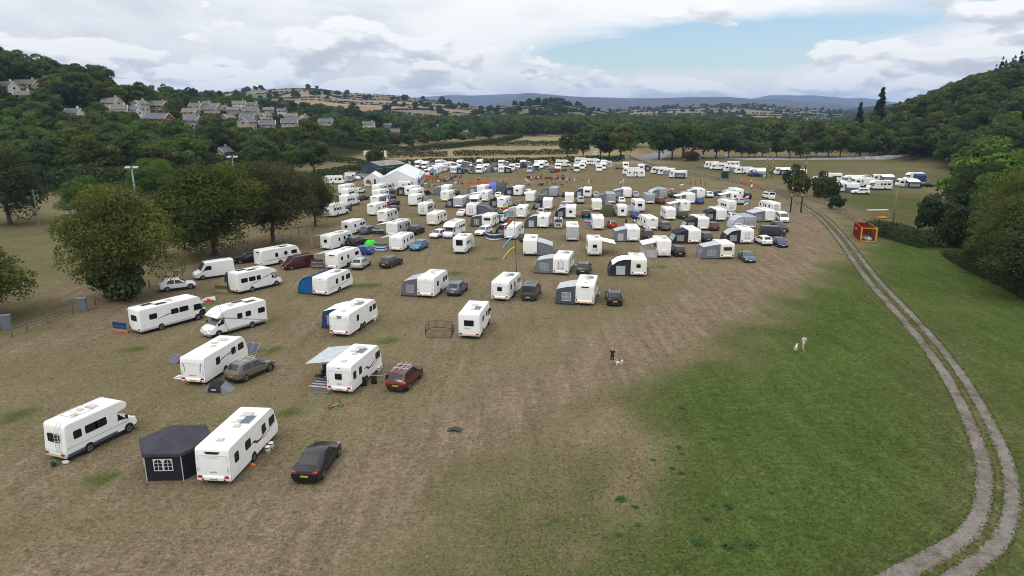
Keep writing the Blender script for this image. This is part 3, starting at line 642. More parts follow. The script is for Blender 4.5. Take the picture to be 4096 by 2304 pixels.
# oaks by the entrance
for k, (x, y, s, key) in enumerate([(44, 344, 1.0, 'wood_dark'), (53, 338, 1.12, 'ochre_tree'), (49, 350, 1.05, 'wood_dark'), (36, 352, .9, 'wood_oak'), (72, 340, 1.2, 'wood_oak'), (80, 346, 1.15, 'wood_dark'), (86, 350, 1.15, 'wood_oak'), (95, 345, 1.2, 'wood_oak'), (103, 350, 1.05, 'wood_dark'), (110, 352, .8, 'wood_dark'), (118, 356, .7, 'wood_oak'), (29, 362, .8, 'wood_dark')]):
 tree(key, k, x, y, s, ['dark oak left of the camp entrance', 'yellowish oak standing in front of the dark trees at the entrance', 'dark oak left of the camp entrance', 'dark oak left of the camp entrance', 'large round oak just right of the camp entrance'][k] if k < 5 else 'large dark oak right of the camp entrance', 'oaks by the camp entrance')
tree('dead_bush', 0, 85.5, 331, 1.05, 'dead brown bush at the foot of the oaks', None, 'dead_bush', 'bush')
for k in range(16):
 x = 122 + k * 4.6 + rng.uniform(-1, 1); y = 356 + 6 * math.sin(k) + rng.uniform(-2, 4)
 tree(('wood_oak', 'wood_dark', 'ochre_tree', 'wood_bright')[(k * 7) % 4], k, x, y, rng.uniform(.55, .95), 'tree in the broken line at the head of the upper field', 'trees at the head of the upper field')
for k, (x, y, s) in enumerate([(205, 415, 1.02), (222, 425, 1.22)]):
 tree('conifer', k, x, y, s, ('shorter', 'taller')[k] + ' of the two dark conifers standing above the right-hand wood', 'two tall conifers', sz=1.1)
for k, (x, y) in enumerate([(196, 352), (200, 356), (205, 350)]):
 tree('willow', 0, x, y, .9, 'pale grey-green willow at the edge of the right-hand wood', 'pale willows')
tree('bush', 1, -57.0, 289.0, 2.0, 'dense round evergreen bush beside the blue shed', None, 'bush', 'bush', 1.5)

# hedges of the fields beyond
for k, (p, wd, h, lab) in enumerate([
 ([(-40, 309), (-20, 309), (0, 311), (24, 316), (53, 329)], 3.0, 3.0, 'long dark hedge behind the farthest row of caravans'),
 ([(-74, 352), (-58, 357), (-34, 364)], 3, 2.8, 'short dark hedge left of the gateway in the straw field'),
 ([(-31, 368), (2, 376), (37, 385)], 3, 2.8, 'long clipped hedge across the middle of the straw field'),
 ([(-22, 470), (16, 472), (51, 482)], 3.5, 3.5, 'far hedge below the upper straw field'),
 ([(-90, 362), (-64, 396), (-45, 430), (-24, 478), (-6, 540), (8, 622)], 4, 3.6, 'tall hedge slanting along the edge of the woods'),
 ([(-71, 247), (-66, 260), (-62, 275), (-62, 294)], 3.5, 2.4, 'green hedge beside the blue shed'),
 ([(-95, 300), (-75, 302), (-60, 304), (-42, 308)], 3.0, 2.4, 'dark hedge behind the blue shed')]):
 hedge('hedge', p, wd, h, lab, 'hedge', 'dark' if k != 5 else 'oak', 24 if k != 5 else 30, .42 if k != 5 else .36, 40 + k)
hedge('hedge', [(-150, 208), (-128, 206), (-112, 205), (-98, 206)], 9, 7.5, 'tall dark hedge closing the far side of the playing field', 'hedge', 'dark', 20, .5, 60)

# the woods: every tree gets a spot; the largest in view become trees, the rest one wood
wr = np.random.RandomState(5); spots = []
def scatter(x0, x1, y0, y1, sp, keep, s0, s1, kinds):
 for yy in np.arange(y0, y1, sp):
  for xx in np.arange(x0, x1, sp):
   x = xx + wr.uniform(-.45, .45) * sp; y = yy + wr.uniform(-.45, .45) * sp
   k = keep(x, y)
   if k > 0: spots.append((x, y, k * wr.uniform(s0, s1), kinds[wr.randint(len(kinds))]))
def left_wood(x, y):
 lim = -66 - max(0, 262 - y) * 1.15 if y < 262 else -88 - max(0, (y - 300)) * .02
 if y < 360 and y > 262: lim = -98
 if x > lim: return 0
 b_ = x / y
 if -.56 < b_ < -.50 and 400 < y < 455: return 0           # open pasture under the ridge
 if -.62 < b_ < -.47 and 455 <= y < 520 : return 0
 v = 1.0
 if -.68 < b_ < -.20 and 370 < y < 640: v = .66 if wr.rand() < .80 else 0   # gardens of the village
 if x < -225 and y < 430: v = 1.12
 return v
scatter(-480, -60, 212, 650, 8.6, left_wood, .72, 1.12, ('wood_oak', 'wood_dark', 'wood_oak', 'wood_bright', 'wood_oak', 'ochre_tree'))
def right_wood(x, y):
 if x < 188 + (330 - y) * .12 * (y < 330) + .44 * max(0, y - 390): return 0
 return 1.0
scatter(190, 560, 250, 640, 9.2, right_wood, .8, 1.2, ('wood_dark', 'wood_oak', 'wood_oak', 'wood_dark', 'wood_bright', 'ochre_tree'))
def valley(x, y):
 if x < -88 - .1 * (y - 300) and y < 660: return 0
 d = -60 + (y - 400) * .30     # straw fields lie east of this line
 if y < 640 and x > d - 14 and x < 60: return 0
 if y < 640 and x > 57 and x < 190 and (y < 450): return 0
 if x > 188 + .44 * max(0, y - 390) - 6 and y < 640: return 0
 if y < 700 and 95 < x < 150 and 470 < y < 560: return 0
 if 700 < y < 1500 and wr.rand() < .22: return 0
 return 1
scatter(-330, 330, 400, 1150, 13, valley, .8, 1.25, ('wood_dark', 'wood_oak', 'wood_oak', 'wood_dark', 'ochre_tree', 'wood_bright'))
# keep the gardens in front of the houses low enough that the houses stand clear of them
def fit(x, y, s):
 for (hx, hy, hz, wd, *_r) in HH:
  if y < hy + 4 and y > 150:
   da = abs(x / y - hx / hy); lim = (wd * .5) / hy + 4.2 * s / y
   if da < lim:
    need = CAM_H + (hz + (3.0 if hx > -200 else 2.2) - CAM_H) * y / hy; top = float(land_z(x, y)) + 14.2 * s
    if abs(x - hx) < wd * .6 + 3 and abs(y - hy) < 9: return 0
    if top > need: s = min(s, max(0, (need - float(land_z(x, y))) / 14.2))
 return s
kept = []
for x, y, s, k in spots:
 s = fit(x, y, s)
 if s > .26: kept.append((x, y, s, k))
vis = [q for q in kept if abs(q[0] / q[1]) < 1.2]
vis.sort(key=lambda q: (abs(q[0] / q[1]) > .80, -q[2] / q[1]))
WOODLAB = {0: ('broadleaf tree on the wooded left slope below the village', 'trees of the left wood'), 1: ('broadleaf tree on the steep right-hand wooded hill', 'trees of the right-hand wood'), 2: ('broadleaf tree in the valley wood beyond the straw fields', 'trees of the valley wood')}
NIND = 225
for i, (x, y, s, k) in enumerate(vis[:NIND]):
 lab, grp = WOODLAB[0 if x < -60 and y < 660 else (1 if x > 185 else 2)]
 tree(k, int(wr.randint(9)), x, y, s, lab, grp)
# the rest: instanced as one mass
FAR = {}
for key, kind, seed in (('wood_oak', 'oak', 71), ('wood_dark', 'dark', 72), ('wood_bright', 'bright', 73), ('ochre_tree', 'lime', 74)):
 FAR[key] = [crown_mesh('far_crown', kind, seed + 10 * q, 6.3, 6.0, 7.4, 1100, .95, 26, 'round') for q in range(2)]
FAR['hedge_bush'] = [crown_mesh('far_bush', 'dark', 90, 2.2, 1.5, 1.4, 130, .75, 12, 'round')]
FAR['conifer'] = [crown_mesh('far_conifer', 'pine', 91, 3.8, 9.5, 9.5, 900, .85, 50, 'cone')]
def mass(name, items, label, cat):
 """one object: leafy crowns set on points by geometry nodes"""
 keys = []; src = bpy.data.collections.new(name + '_crowns')
 idx = {}
 for k in sorted({q[4] for q in items}):
  for me in FAR[k]:
   idx.setdefault(k, []).append(len(keys)); keys.append(me)
   src.objects.link(bpy.data.objects.new('%03d_%s' % (len(keys), k), me))
 n = len(items); me = bpy.data.meshes.new(name); me.vertices.add(n)
 me.vertices.foreach_set('co', np.array([q[:3] for q in items], np.float32).ravel())
 ai = me.attributes.new('pick', 'INT', 'POINT'); ai.data.foreach_set('value', np.array([idx[q[4]][int(wr.randint(len(idx[q[4]])))] for q in items], np.int32))
 as_ = me.attributes.new('size', 'FLOAT', 'POINT'); as_.data.foreach_set('value', np.array([q[3] for q in items], np.float32))
 ar = me.attributes.new('turn', 'FLOAT_VECTOR', 'POINT'); ar.data.foreach_set('vector', np.array([(0, 0, wr.uniform(0, 6.28)) for q in items], np.float32).ravel())
 o = link(name, me); o['kind'] = 'stuff'; o['label'] = label; o['category'] = cat
 g = bpy.data.node_groups.new(name, 'GeometryNodeTree')
 g.interface.new_socket('Geometry', in_out='INPUT', socket_type='NodeSocketGeometry'); g.interface.new_socket('Geometry', in_out='OUTPUT', socket_type='NodeSocketGeometry')
 gi = g.nodes.new('NodeGroupInput'); go = g.nodes.new('NodeGroupOutput'); ip = g.nodes.new('GeometryNodeInstanceOnPoints'); ci = g.nodes.new('GeometryNodeCollectionInfo')
 ci.inputs['Collection'].default_value = src; ci.inputs['Separate Children'].default_value = True; ci.inputs['Reset Children'].default_value = True
 def attr(nm, dt):
  a = g.nodes.new('GeometryNodeInputNamedAttribute'); a.data_type = dt; a.inputs['Name'].default_value = nm
  return next(s for s in a.outputs if s.enabled and s.name == 'Attribute')
 ip.inputs['Pick Instance'].default_value = True
 g.links.new(gi.outputs[0], ip.inputs['Points']); g.links.new(ci.outputs[0], ip.inputs['Instance'])
 g.links.new(attr('pick', 'INT'), ip.inputs['Instance Index']); g.links.new(attr('turn', 'FLOAT_VECTOR'), ip.inputs['Rotation']); g.links.new(attr('size', 'FLOAT'), ip.inputs['Scale'])
 g.links.new(ip.outputs[0], go.inputs[0])
 md = o.modifiers.new('planting', 'NODES'); md.node_group = g; return o
rest = vis[NIND:]
def items(sel): return [(x, y, float(land_z(x, y)) - .4, s, k) for x, y, s, k in sel]
mass('hillside_wood', items([q for q in rest if q[0] < -60 and q[1] < 660]), 'dense green wood covering the left slope', 'wood')
rw = items([q for q in rest if q[0] > 185 and q[1] < 660])
rw = [(x, y, z, s * (1.0 if z < 46 else .85), k if z < 44 else ('conifer' if wr.rand() < .8 else k)) for x, y, z, s, k in rw]
mass('hillside_wood', rw, 'dense dark wood covering the right-hand hill', 'wood')
mass('valley_wood', items([q for q in rest if not (q[0] < -60 and q[1] < 660) and not (q[0] > 185 and q[1] < 660)]), 'belt of woodland filling the valley floor', 'wood')
# hedgerows and field trees on the far hills
hd = []
for (g, cf, dist, foot) in HILLS:
 B, rs_, Z, X, Y = g
 n = 110000; bi = wr.uniform(0, len(B) - 1.01, n); ri = wr.uniform(0, len(rs_) - 9, n); i0 = bi.astype(int); r0 = ri.astype(int); fb = bi - i0; fr = ri - r0
 def S(A): return (A[r0, i0] * (1 - fb) + A[r0, i0 + 1] * fb) * (1 - fr) + (A[r0 + 1, i0] * (1 - fb) + A[r0 + 1, i0 + 1] * fb) * fr
 x, y, z = S(X), S(Y), S(Z); cid, gap = cf(x, y); ok = gap < 1.1 * dist / 1650
 sc = dist / 1650.0
 for a, b2, c2 in zip(x[ok], y[ok], z[ok]):
  u = wr.rand()
  if u < .012: hd.append((a, b2, c2 - .3, wr.uniform(.55, 1.0) * (.8 + .2 * sc), 'wood_dark'))
  else: hd.append((a, b2, c2 - .3, wr.uniform(.55, .95) * sc ** .6, 'hedge_bush'))
 for q in range(45):   # copses
  j = wr.randint(n); m_ = wr.randint(1, 7)
  for _ in range(m_): hd.append((x[j] + wr.uniform(-16, 16) * sc, y[j] + wr.uniform(-10, 10), z[j] - .8, wr.uniform(.6, 1.1), ('wood_dark', 'wood_oak')[wr.randint(2)]))
mass('hedgerows', hd, 'hedgerows and scattered trees on the far field hills', 'hedgerow')
# ------------------------------------------------------------------ vehicle materials
def paint(name, c, rough=.32, coat=.25, noise=.06): return mat(name, c, rough, 0, .4, noise, 1.3, coat)
CVW = paint('caravan_white', (.78, .78, .765), .36, .1, .05); CVR, t, b = newmat('caravan_roof')
b.inputs['Roughness'].default_value = .5
pos = t.nodes.new('ShaderNodeTexCoord').outputs['Object']; oi = t.nodes.new('ShaderNodeObjectInfo')
c = gramp(t, gnoise(t, pos, 1.1, 6, .65, (1, .45, 1, 0)), [(.30, (.56, .54, .48)), (.5, (.70, .69, .655)), (.7, (.77, .765, .75))]); t.links.new(c, b.inputs['Base Color'])
CVC = paint('caravan_cream', (.72, .695, .62), .4, .1); CVS = paint('caravan_silver', (.40, .41, .42), .35, .1); CVG = mat('caravan_cover', (.30, .32, .345), .85, noise=.25, nscale=2)
GLASS = mat('smoked_window', (.010, .011, .012), .16, spec=.32); CLEAR = mat('pale_window', (.20, .23, .25), .15, spec=.6)
WINB = mat('bronze_window', (.045, .036, .030), .12, spec=.6)
RUB = mat('tyre_rubber', (.018, .018, .018), .85); RIM = mat('alloy', (.42, .43, .44), .35, .6); BLK = mat('black_plastic', (.022, .022, .024), .55)
GRYP = mat('grey_plastic', (.20, .21, .22), .6); LGRY = mat('light_grey_plastic', (.50, .51, .52), .5); REDL = mat('tail_red', (.36, .015, .02), .2, spec=.6); ORL = mat('lamp_clear', (.62, .62, .60), .15, spec=.7)
PLY = mat('plate_yellow', (.72, .48, .02), .5); PLW = mat('plate_white', (.75, .75, .72), .5); STEEL = mat('galvanised', (.38, .39, .40), .5, .5)
VENT = mat('roof_light_tint', (.44, .42, .38), .3, spec=.5); SOLAR = mat('solar_cells', (.035, .05, .10), .15, spec=.7, noise=.3, nscale=8); INK = mat('print_black', (.03, .03, .032), .6)
def rprof(pts, seg=3):
 """closed profile of (a, b, radius) corners -> rounded point list"""
 out = []; n = len(pts)
 for i in range(n):
  p = Vector(pts[i][:2]); r = pts[i][2]; a = Vector(pts[i - 1][:2]) - p; c_ = Vector(pts[(i + 1) % n][:2]) - p
  if r <= 0: out.append((p.x, p.y)); continue
  k = min(r, a.length * .48, c_.length * .48); a = a.normalized() * k; c_ = c_.normalized() * k
  for j in range(seg + 1):
   t_ = j / seg; q = p + a * (1 - t_) ** 2 + c_ * t_ ** 2; out.append((q.x, q.y))
 return out
def inset(pr, d):
 n = len(pr); out = []
 for i in range(n):
  a = Vector(pr[i - 1]); p = Vector(pr[i]); c_ = Vector(pr[(i + 1) % n]); e = (c_ - a).normalized()
  out.append((p.x + e.y * d, p.y - e.x * d))
 return out
def shell(mb, pr, hw, bev=.06, mi_roof=None, roof_z=None):
 """profile in (y,z), clockwise seen from +x, spread over the width with softened edges"""
 rings = []
 for x, d in ((-hw, bev), (-hw + bev * .35, bev * .3), (-hw + bev * 1.2, 0), (hw - bev * 1.2, 0), (hw - bev * .35, bev * .3), (hw, bev)):
  rings.append([(x, y, z) for y, z in inset(pr, d)])
 k = len(mb.f); mb.loft(rings)
 if roof_z is not None:
  for q in range(k, len(mb.f)):
   if all(mb.v[i][2] > roof_z for i in mb.f[q]): mb.m[q] = mi_roof
 return mb
def rrect(cy, cz, w_, h_, r=.09): return rprof([(cy - w_ / 2, cz - h_ / 2, r), (cy - w_ / 2, cz + h_ / 2, r), (cy + w_ / 2, cz + h_ / 2, r), (cy + w_ / 2, cz - h_ / 2, r)], 2)
def side_panel(hw, s, prof, th=.022, mb=None):
 mb = mb or MB(); x0 = s * (hw - .004)
 return mb.poly([(x0, y, z) for y, z in prof], (s * th, 0, 0))
def wheel_mesh(r=.32, wdt=.2):
 return cached(('whl', r, wdt), lambda: (MB().lathe([(r * .62, -wdt / 2), (r * .94, -wdt / 2), (r, -wdt * .35), (r, wdt * .35), (r * .94, wdt / 2), (r * .62, wdt / 2)], 18, axis='x').mesh('tyre', RUB, 50),
  MB().lathe([(r * .66, -wdt * .40), (r * .66, wdt * .44), (r * .56, wdt * .52), (r * .16, wdt * .44), (r * .14, wdt * .53), (.005, wdt * .53)], 10, axis='x').mesh('rim', RIM, 30)))
def wheel(root, x, y, r=.32, wdt=.2, name='wheel'):
 ty, ri = wheel_mesh(r, wdt); o = link(name, ty, root, (x, y, r), (0, 0, 0 if x > 0 else math.pi)); link('rim', ri, o); return o
def text_mesh(s, size, m):
 def f():
  cu = bpy.data.curves.new('lettering', 'FONT'); cu.body = s; cu.size = size; cu.align_x = 'CENTER'; cu.align_y = 'CENTER'; cu.extrude = .004; cu.resolution_u = 2
  o = bpy.data.objects.new('lettering', cu); COL.objects.link(o); dg = bpy.context.evaluated_depsgraph_get(); me = bpy.data.meshes.new_from_object(o.evaluated_get(dg))
  bpy.data.objects.remove(o); me.materials.clear(); me.materials.append(m); return me
 return cached(('txt', s, size, m.name), f)
def lettering(root, s, size, loc, rot, m=None): return link('lettering', text_mesh(s, size, m or INK), root, loc, rot)
REARROT = (R(90), 0, 0)       # lettering on a face that looks backwards
def plate(root, y, z, txt=None, front=False, tilt=0):
 me = cached(('plate', front), lambda: MB().box(-.26, .26, -.012, 0, -.057, .057).mesh('plate', PLW if front else PLY))
 o = link('number_plate', me, root, (0, y, z), (0, 0, math.pi if front else 0))
 if txt: lettering(o, txt, .105, (0, -.014, 0), REARROT)
 return o

# ------------------------------------------------------------------ caravan
DECALS = {   # outlines as (along body -1..1, height) polygons
 'swoosh': [[(-.28, 1.42), (-.05, 1.50), (.08, 1.25), (.20, 1.20), (.52, 1.52), (.50, 1.42), (.22, 1.08), (.04, 1.10), (-.08, 1.38)], [(.28, 1.02), (.75, 1.34), (.74, 1.28), (.30, .97)]],
 'waves': [[(-.55, 1.30), (-.20, 1.62), (.25, 1.78), (.70, 1.80), (.25, 1.70), (-.18, 1.54)], [(.0, 1.50), (.35, 1.60), (.62, 1.58), (.34, 1.50)]],
 'low': [[(-.90, .98), (-.1, 1.0), (.35, 1.04), (.85, 1.30), (.84, 1.24), (.36, .97), (-.1, .94), (-.90, .93)]],
 'line': [[(-.97, 1.02), (.90, 1.02), (.90, .985), (-.97, .985)]],
 'loop': [[(-.1, 1.95), (.1, 2.10), (.4, 2.16), (.62, 2.02), (.66, 1.72), (.60, 1.74), (.57, 1.98), (.38, 2.08), (.12, 2.03)]], }
def cv_profile(L, Hh, nose):
 l = L / 2
 return rprof([(-l + .05, .30, .04), (-l, .60, .12), (-l + .015, 1.7, .3), (-l + .10, Hh, .20), (l - nose - .10, Hh, .42), (l - .10, 1.22, .5), (l, .78, .2), (l - .18, .30, .06)])
def caravan(x, y, h, label, L=6.2, W=2.3, Hh=2.6, nose=.58, twin=False, rearwin=0, body='white', wins=((.60, 1.0), (.18, .55), (-.28, .5)), decal=None, dcol=(.05, .05, .06), top='strip', vents=3, solar=0, lod=0, name='caravan', cat='caravan', group=None, plate_txt=None, brand=None, tl='side', rack=False, lower=None, cover=False, dish=False, sidecol=None):
 root = thing(name, label, cat, (x, y, 0), -R(h), group); l = L / 2; hw = W / 2
 bm = {'white': CVW, 'cream': CVC, 'silver': CVS, 'cover': CVG}[body]
 me = cached(('cvb', L, W, Hh, nose, body), lambda: shell(MB(), cv_profile(L, Hh, nose), hw, .07, 1, Hh - .12).mesh('body', [bm, CVR if body != 'cover' else CVG], 38))
 link('body', me, root)
 if cover:   # fitted cover: bright lower edge, printed wave
  link('cover_print', MB().poly([(-.95, -l - .012, 2.15), (-.5, -l - .012, 2.05), (0, -l - .012, 1.95), (.5, -l - .012, 2.02), (.95, -l - .012, 1.9), (.95, -l - .012, 1.8), (.5, -l - .012, 1.92), (0, -l - .012, 1.84), (-.5, -l - .012, 1.95), (-.95, -l - .012, 2.02)], (0, .03, 0)).mesh('print', LGRY), root)
 if sidecol:
  mm_ = mat('side_%02x%02x%02x' % tuple(int(v * 255) for v in sidecol), sidecol, .4)
  for s in (-1, 1): link('side_skin', side_panel(hw, s, rprof([(-l + .55, .50, .05), (-l + .35, 2.40, .1), (l - .95, 2.40, .3), (l - .35, 1.2, .3), (l - .4, .50, .1)]), .012).mesh('skin', mm_), root)
 for s in (-1, 1):
  for i, (fy, w_) in enumerate(wins):
   if s < 0 and i == 1: continue
   hz_ = .58 if w_ > .5 else .62
   o = link('side_window', cached(('win', w_, hz_, cover), lambda: side_panel(0, 1, rrect(0, 0, w_, hz_), .03).mesh('win', GLASS if not cover else GRYP)), root, (s * (hw + .001), fy * l, 1.68 if w_ != .5 else 1.62), (0, 0, 0 if s > 0 else math.pi))
   if lod == 0: link('frame', cached(('winf', w_, hz_), lambda: side_panel(0, 1, rrect(0, 0, w_ + .07, hz_ + .07, .11), .018).mesh('frame', BLK)), o, (0, 0, 0))
 if not cover:
  d = link('door', cached('cvdoor', lambda: side_panel(0, 1, rrect(0, 0, .62, 1.75, .07), .016).mesh('door', LGRY)), root, (-hw, .18 * l, 1.32), (0, 0, math.pi))
  link('window', cached('cvdoorw', lambda: side_panel(0, 1, rrect(0, .4, .4, .55, .06), .026).mesh('pane', GLASS)), d)
 # nose windows on the raked front
 A = Vector((0, l - .10 + .012, 1.22)); B = Vector((0, l - nose - .10 + .02, Hh)); P0 = A.lerp(B, .20); P1 = A.lerp(B, .74); nr = Vector((0, (Hh - 1.22), nose)).normalized() * .02
 def nose_glass(x0, x1):
  q = [(x0, P0.y, P0.z), (x1, P0.y, P0.z), (x1 * .97, P1.y, P1.z), (x0 * .97, P1.y, P1.z)]
  return MB().poly([Vector(p) + nr * .4 for p in q], nr * 1.2).mesh('win', GLASS)
 if not cover:
  for k, (x0, x1) in enumerate(((-.98, -.40), (-.36, .36), (.40, .98))): link('front_window', cached(('ng', L, Hh, nose, k), lambda: nose_glass(x0, x1)), root)
 # tail
 yb = -l
 if rearwin == 1: link('rear_window', cached('rw1', lambda: MB().poly([(p, -.03, q) for p, q in rrect(0, 0, .62, .52, .07)], (0, .05, 0)).mesh('win', GLASS)), root, (-.05, yb, 1.62))
 if rearwin == 2: link('rear_window', cached('rw2', lambda: MB().poly([(p, -.03, q) for p, q in rrect(0, 0, 1.35, .55, .07)], (0, .05, 0)).mesh('win', WINB)), root, (0, yb, 1.72))
 if rearwin == 3:
  for q in (-.66, 0, .66): link('rear_window', cached('rw3', lambda: MB().poly([(p, -.03, q_) for p, q_ in rrect(0, 0, .50, .75, .07)], (0, .05, 0)).mesh('win', CLEAR)), root, (q, yb, 1.72))
 if top == 'strip': link('top_marker', cached('tm', lambda: MB().box(-.14, .14, -.02, .03, -.02, .02).mesh('m', REDL)), root, (0, yb + .06, Hh - .26))
 if top == 'crescent': link('brand_panel', cached('tc', lambda: MB().poly([(p, -.025, q) for p, q in rprof([(-.52, .10, .02), (.52, .10, .02), (.40, -.06, .08), (-.40, -.06, .08)])], (0, .06, 0)).mesh('m', BLK)), root, (0, yb + .07, Hh - .34))
 if top == 'shield': link('brand_panel', cached('ts', lambda: MB().poly([(p, -.03, q) for p, q in rprof([(-.28, .17, .02), (.28, .17, .02), (.22, -.17, .06), (-.22, -.17, .06)])], (0, .06, 0)).mesh('m', GRYP)), root, (0, yb + .06, Hh - .36))
 if lod < 2:
  lz = .62
  link('bumper', cached(('cvbump', W), lambda: shell(MB(), rprof([(-.07, -.17, .03), (-.09, .05, .06), (0, .19, .05), (.05, .19, 0), (.05, -.17, 0)]), hw - .02, .03).mesh('bumper', CVW, 40)), root, (0, yb + .01, .56))
  for s in (-1, 1):
   if tl == 'side': link('tail_light', cached('tl1', lambda: MB().poly([(p, -.12, q) for p, q in rrect(0, 0, .30, .15, .05)], (0, .06, 0)).mesh('t', REDL)), root, (s * (hw - .25), yb, .68))
   elif tl == 'tall': link('tail_light', cached(('tl2', s), lambda: MB().poly([(p * s, -.10, q) for p, q in rprof([(-.06, -.26, .03), (.10, -.22, .04), (.13, .27, .03), (.06, .12, .05)][::(1 if s > 0 else -1)])], (0, .06, 0)).mesh('t', REDL)), root, (s * (hw - .18), yb, .82))
   if lod == 0:
    link('reflector', cached('rfl', lambda: MB().lathe([(.075, -.03), (.075, .02), (.005, .03)], 10, axis='y').mesh('r', REDL)), root, (s * (hw - .42), yb - .06, .47))
    link('grab_handle', cached('grab', lambda: MB().path([(0, 0, -.13), (0, -.06, -.10), (0, -.06, .10), (0, 0, .13)], .016, 5).mesh('g', GRYP)), root, (s * (hw - .14), yb + .01, 1.15))
  link('panel_seam', cached(('seam', W, Hh), lambda: MB().path([(p, 0, q) for p, q in rprof([(-hw + .2, .95, .12), (-hw + .16, Hh - .48, .1), (hw - .16, Hh - .48, .1), (hw - .2, .95, .12)], 3)], .011, 4).box(-.38, .38, -.012, .012, Hh - .62, Hh - .60).mesh('seam', LGRY)), root, (0, yb + .012, 0))
  plate(root, yb - .085, .50, plate_txt)
  if brand: lettering(root, brand, .17, (0, yb - .012, .95), (R(90), 0, 0), GRYP)
 else:
  for s in (-1, 1): link('tail_light', cached('tl3', lambda: MB().box(-.14, .14, -.02, .04, -.08, .08).mesh('t', REDL)), root, (s * (hw - .2), yb, .66))
 if rack:
  mb = MB()
  for s in (-.3, .3): mb.path([(s, 0, .75), (s, -.06, .70), (s, -.06, -.45), (s, 0, -.5)], .016, 5)
  for z_, yy in ((-.1, -.28), (-.35, -.28), (.3, -.1)): mb.tube((-.55, yy, z_), (.55, yy, z_), .018, n=5)
  for s in (-.3, .3): mb.tube((s, -.05, -.35), (s, -.3, -.35), .016, n=5)
  link('bike_rack', cached('rack', lambda: mb.mesh('rack', BLK)), root, (0, yb, 1.45))
 # roof
 rr_ = random.Random(hash((round(x, 1), round(y, 1))) & 255)
 spots_ = [(0, .40 * l, .75, .62), (.12, -.10 * l, .42, .42), (-.25, .12 * l, .5, .4), (0, -.66 * l, .42, .42), (-.4, .62 * l, .3, .3)]
 for k in range(vents):
  px_, py_, a_, b_ = spots_[k % 5]
  v = link('roof_light', cached(('vent', a_, b_), lambda: shell(MB(), rprof([(-b_ / 2, 0, 0), (-b_ / 2 + .03, .11, .05), (b_ / 2 - .03, .11, .05), (b_ / 2, 0, 0)]), a_ / 2, .04).mesh('vent', VENT)), root, (px_, py_, Hh - .02))
  if lod == 0: link('rim', cached(('ventr', a_, b_), lambda: MB().box(-a_ / 2 - .06, a_ / 2 + .06, -b_ / 2 - .06, b_ / 2 + .06, -.02, .035).mesh('rim', LGRY)), v)
 for k in range(solar):
  sx, sy = ((.42, .18 * l), (-.3, -.4 * l))[k]
  p = link('solar_panel', cached('solp', lambda: MB().box(-.34, .34, -.62, .62, 0, .03).mesh('solar', SOLAR)), root, (sx, sy, Hh + .02))
  link('frame', cached('solf', lambda: MB().box(-.365, .365, -.645, .645, -.012, .022).mesh('fr', LGRY)), p)
 if dish: link('satellite_dome', cached('domed', lambda: MB().lathe([(.2, 0), (.21, .1), (.15, .2), (.05, .25), (.005, .26)], 12).mesh('dome', CVW, 'all')), root, (-.35, .1 * l, Hh))
 # running gear
 wy = (-.12 * l,) if not twin else (-.12 * l - .38, -.12 * l + .38)
 for s in (-1, 1):
  for yy in wy:
   link('wheel_arch', cached('arch', lambda: MB().lathe([(.40, -.03), (.40, .006), (.36, .010), (.005, .010)], 16, axis='x').mesh('arch', BLK)), root, (s * hw, yy, .36), (0, 0, 0 if s > 0 else math.pi))
   wheel(root, s * (hw - .07), yy, .32, .19)
 link('chassis', cached(('chs', L), lambda: MB().box(-.85, .85, -l + .25, l - .35, .13, .34).mesh('chassis', BLK)), root)
 if lod < 2:
  link('hitch', cached('hitch', lambda: MB().tube((-.65, -.3, .42), (0, 1.1, .45), .05).tube((.65, -.3, .42), (0, 1.1, .45), .05).box(-.1, .1, .9, 1.35, .40, .50).mesh('hitch', STEEL)), root, (0, l, 0))
  link('jockey_wheel', cached('jock', lambda: MB().tube((0, 0, .2), (0, 0, .85), .03).lathe([(.11, -.04), (.11, .04)], 12, (0, 0, .11), 'x').mesh('jock', STEEL)), root, (.12, l + .95, 0))
  for sx in (-1, 1):
   for sy in (-1, 1): link('corner_steady', cached(('std', sy), lambda: MB().tube((0, 0, .38), (0, sy * .10, .02), .03, n=5).box(-.09, .09, sy * .10 - .07, sy * .10 + .07, 0, .025).mesh('steady', STEEL)), root, (sx * .75, sy * (l - .45), 0))
  for s in (-1, 1): link('awning_rail', cached(('rail', L, Hh, nose, s), lambda: MB().path([(s * (hw - .01), yy, zz) for yy, zz in inset(cv_profile(L, Hh, nose), .035)[4:20]], .018, 4).mesh('rail', LGRY)), root)
 if decal:
  dm = mat('decal_%02x%02x%02x' % tuple(int(v * 255) for v in dcol), dcol, .4)
  for s in (-1, 1):
   for i, pl in enumerate(DECALS[decal]): link('stripe', cached(('dec', decal, i, L, s, dm.name), lambda: side_panel(hw, s, [(p * l, q) for p, q in pl], .010).mesh('stripe', dm)), root)
 if lower:
  lm = mat('skirt_%02x%02x%02x' % tuple(int(v * 255) for v in lower), lower, .5)
  for s in (-1, 1): link('skirt', side_panel(hw, s, rrect(0, .52, L - .7, .24, .03), .014).mesh('skirt', lm), root)
 return root

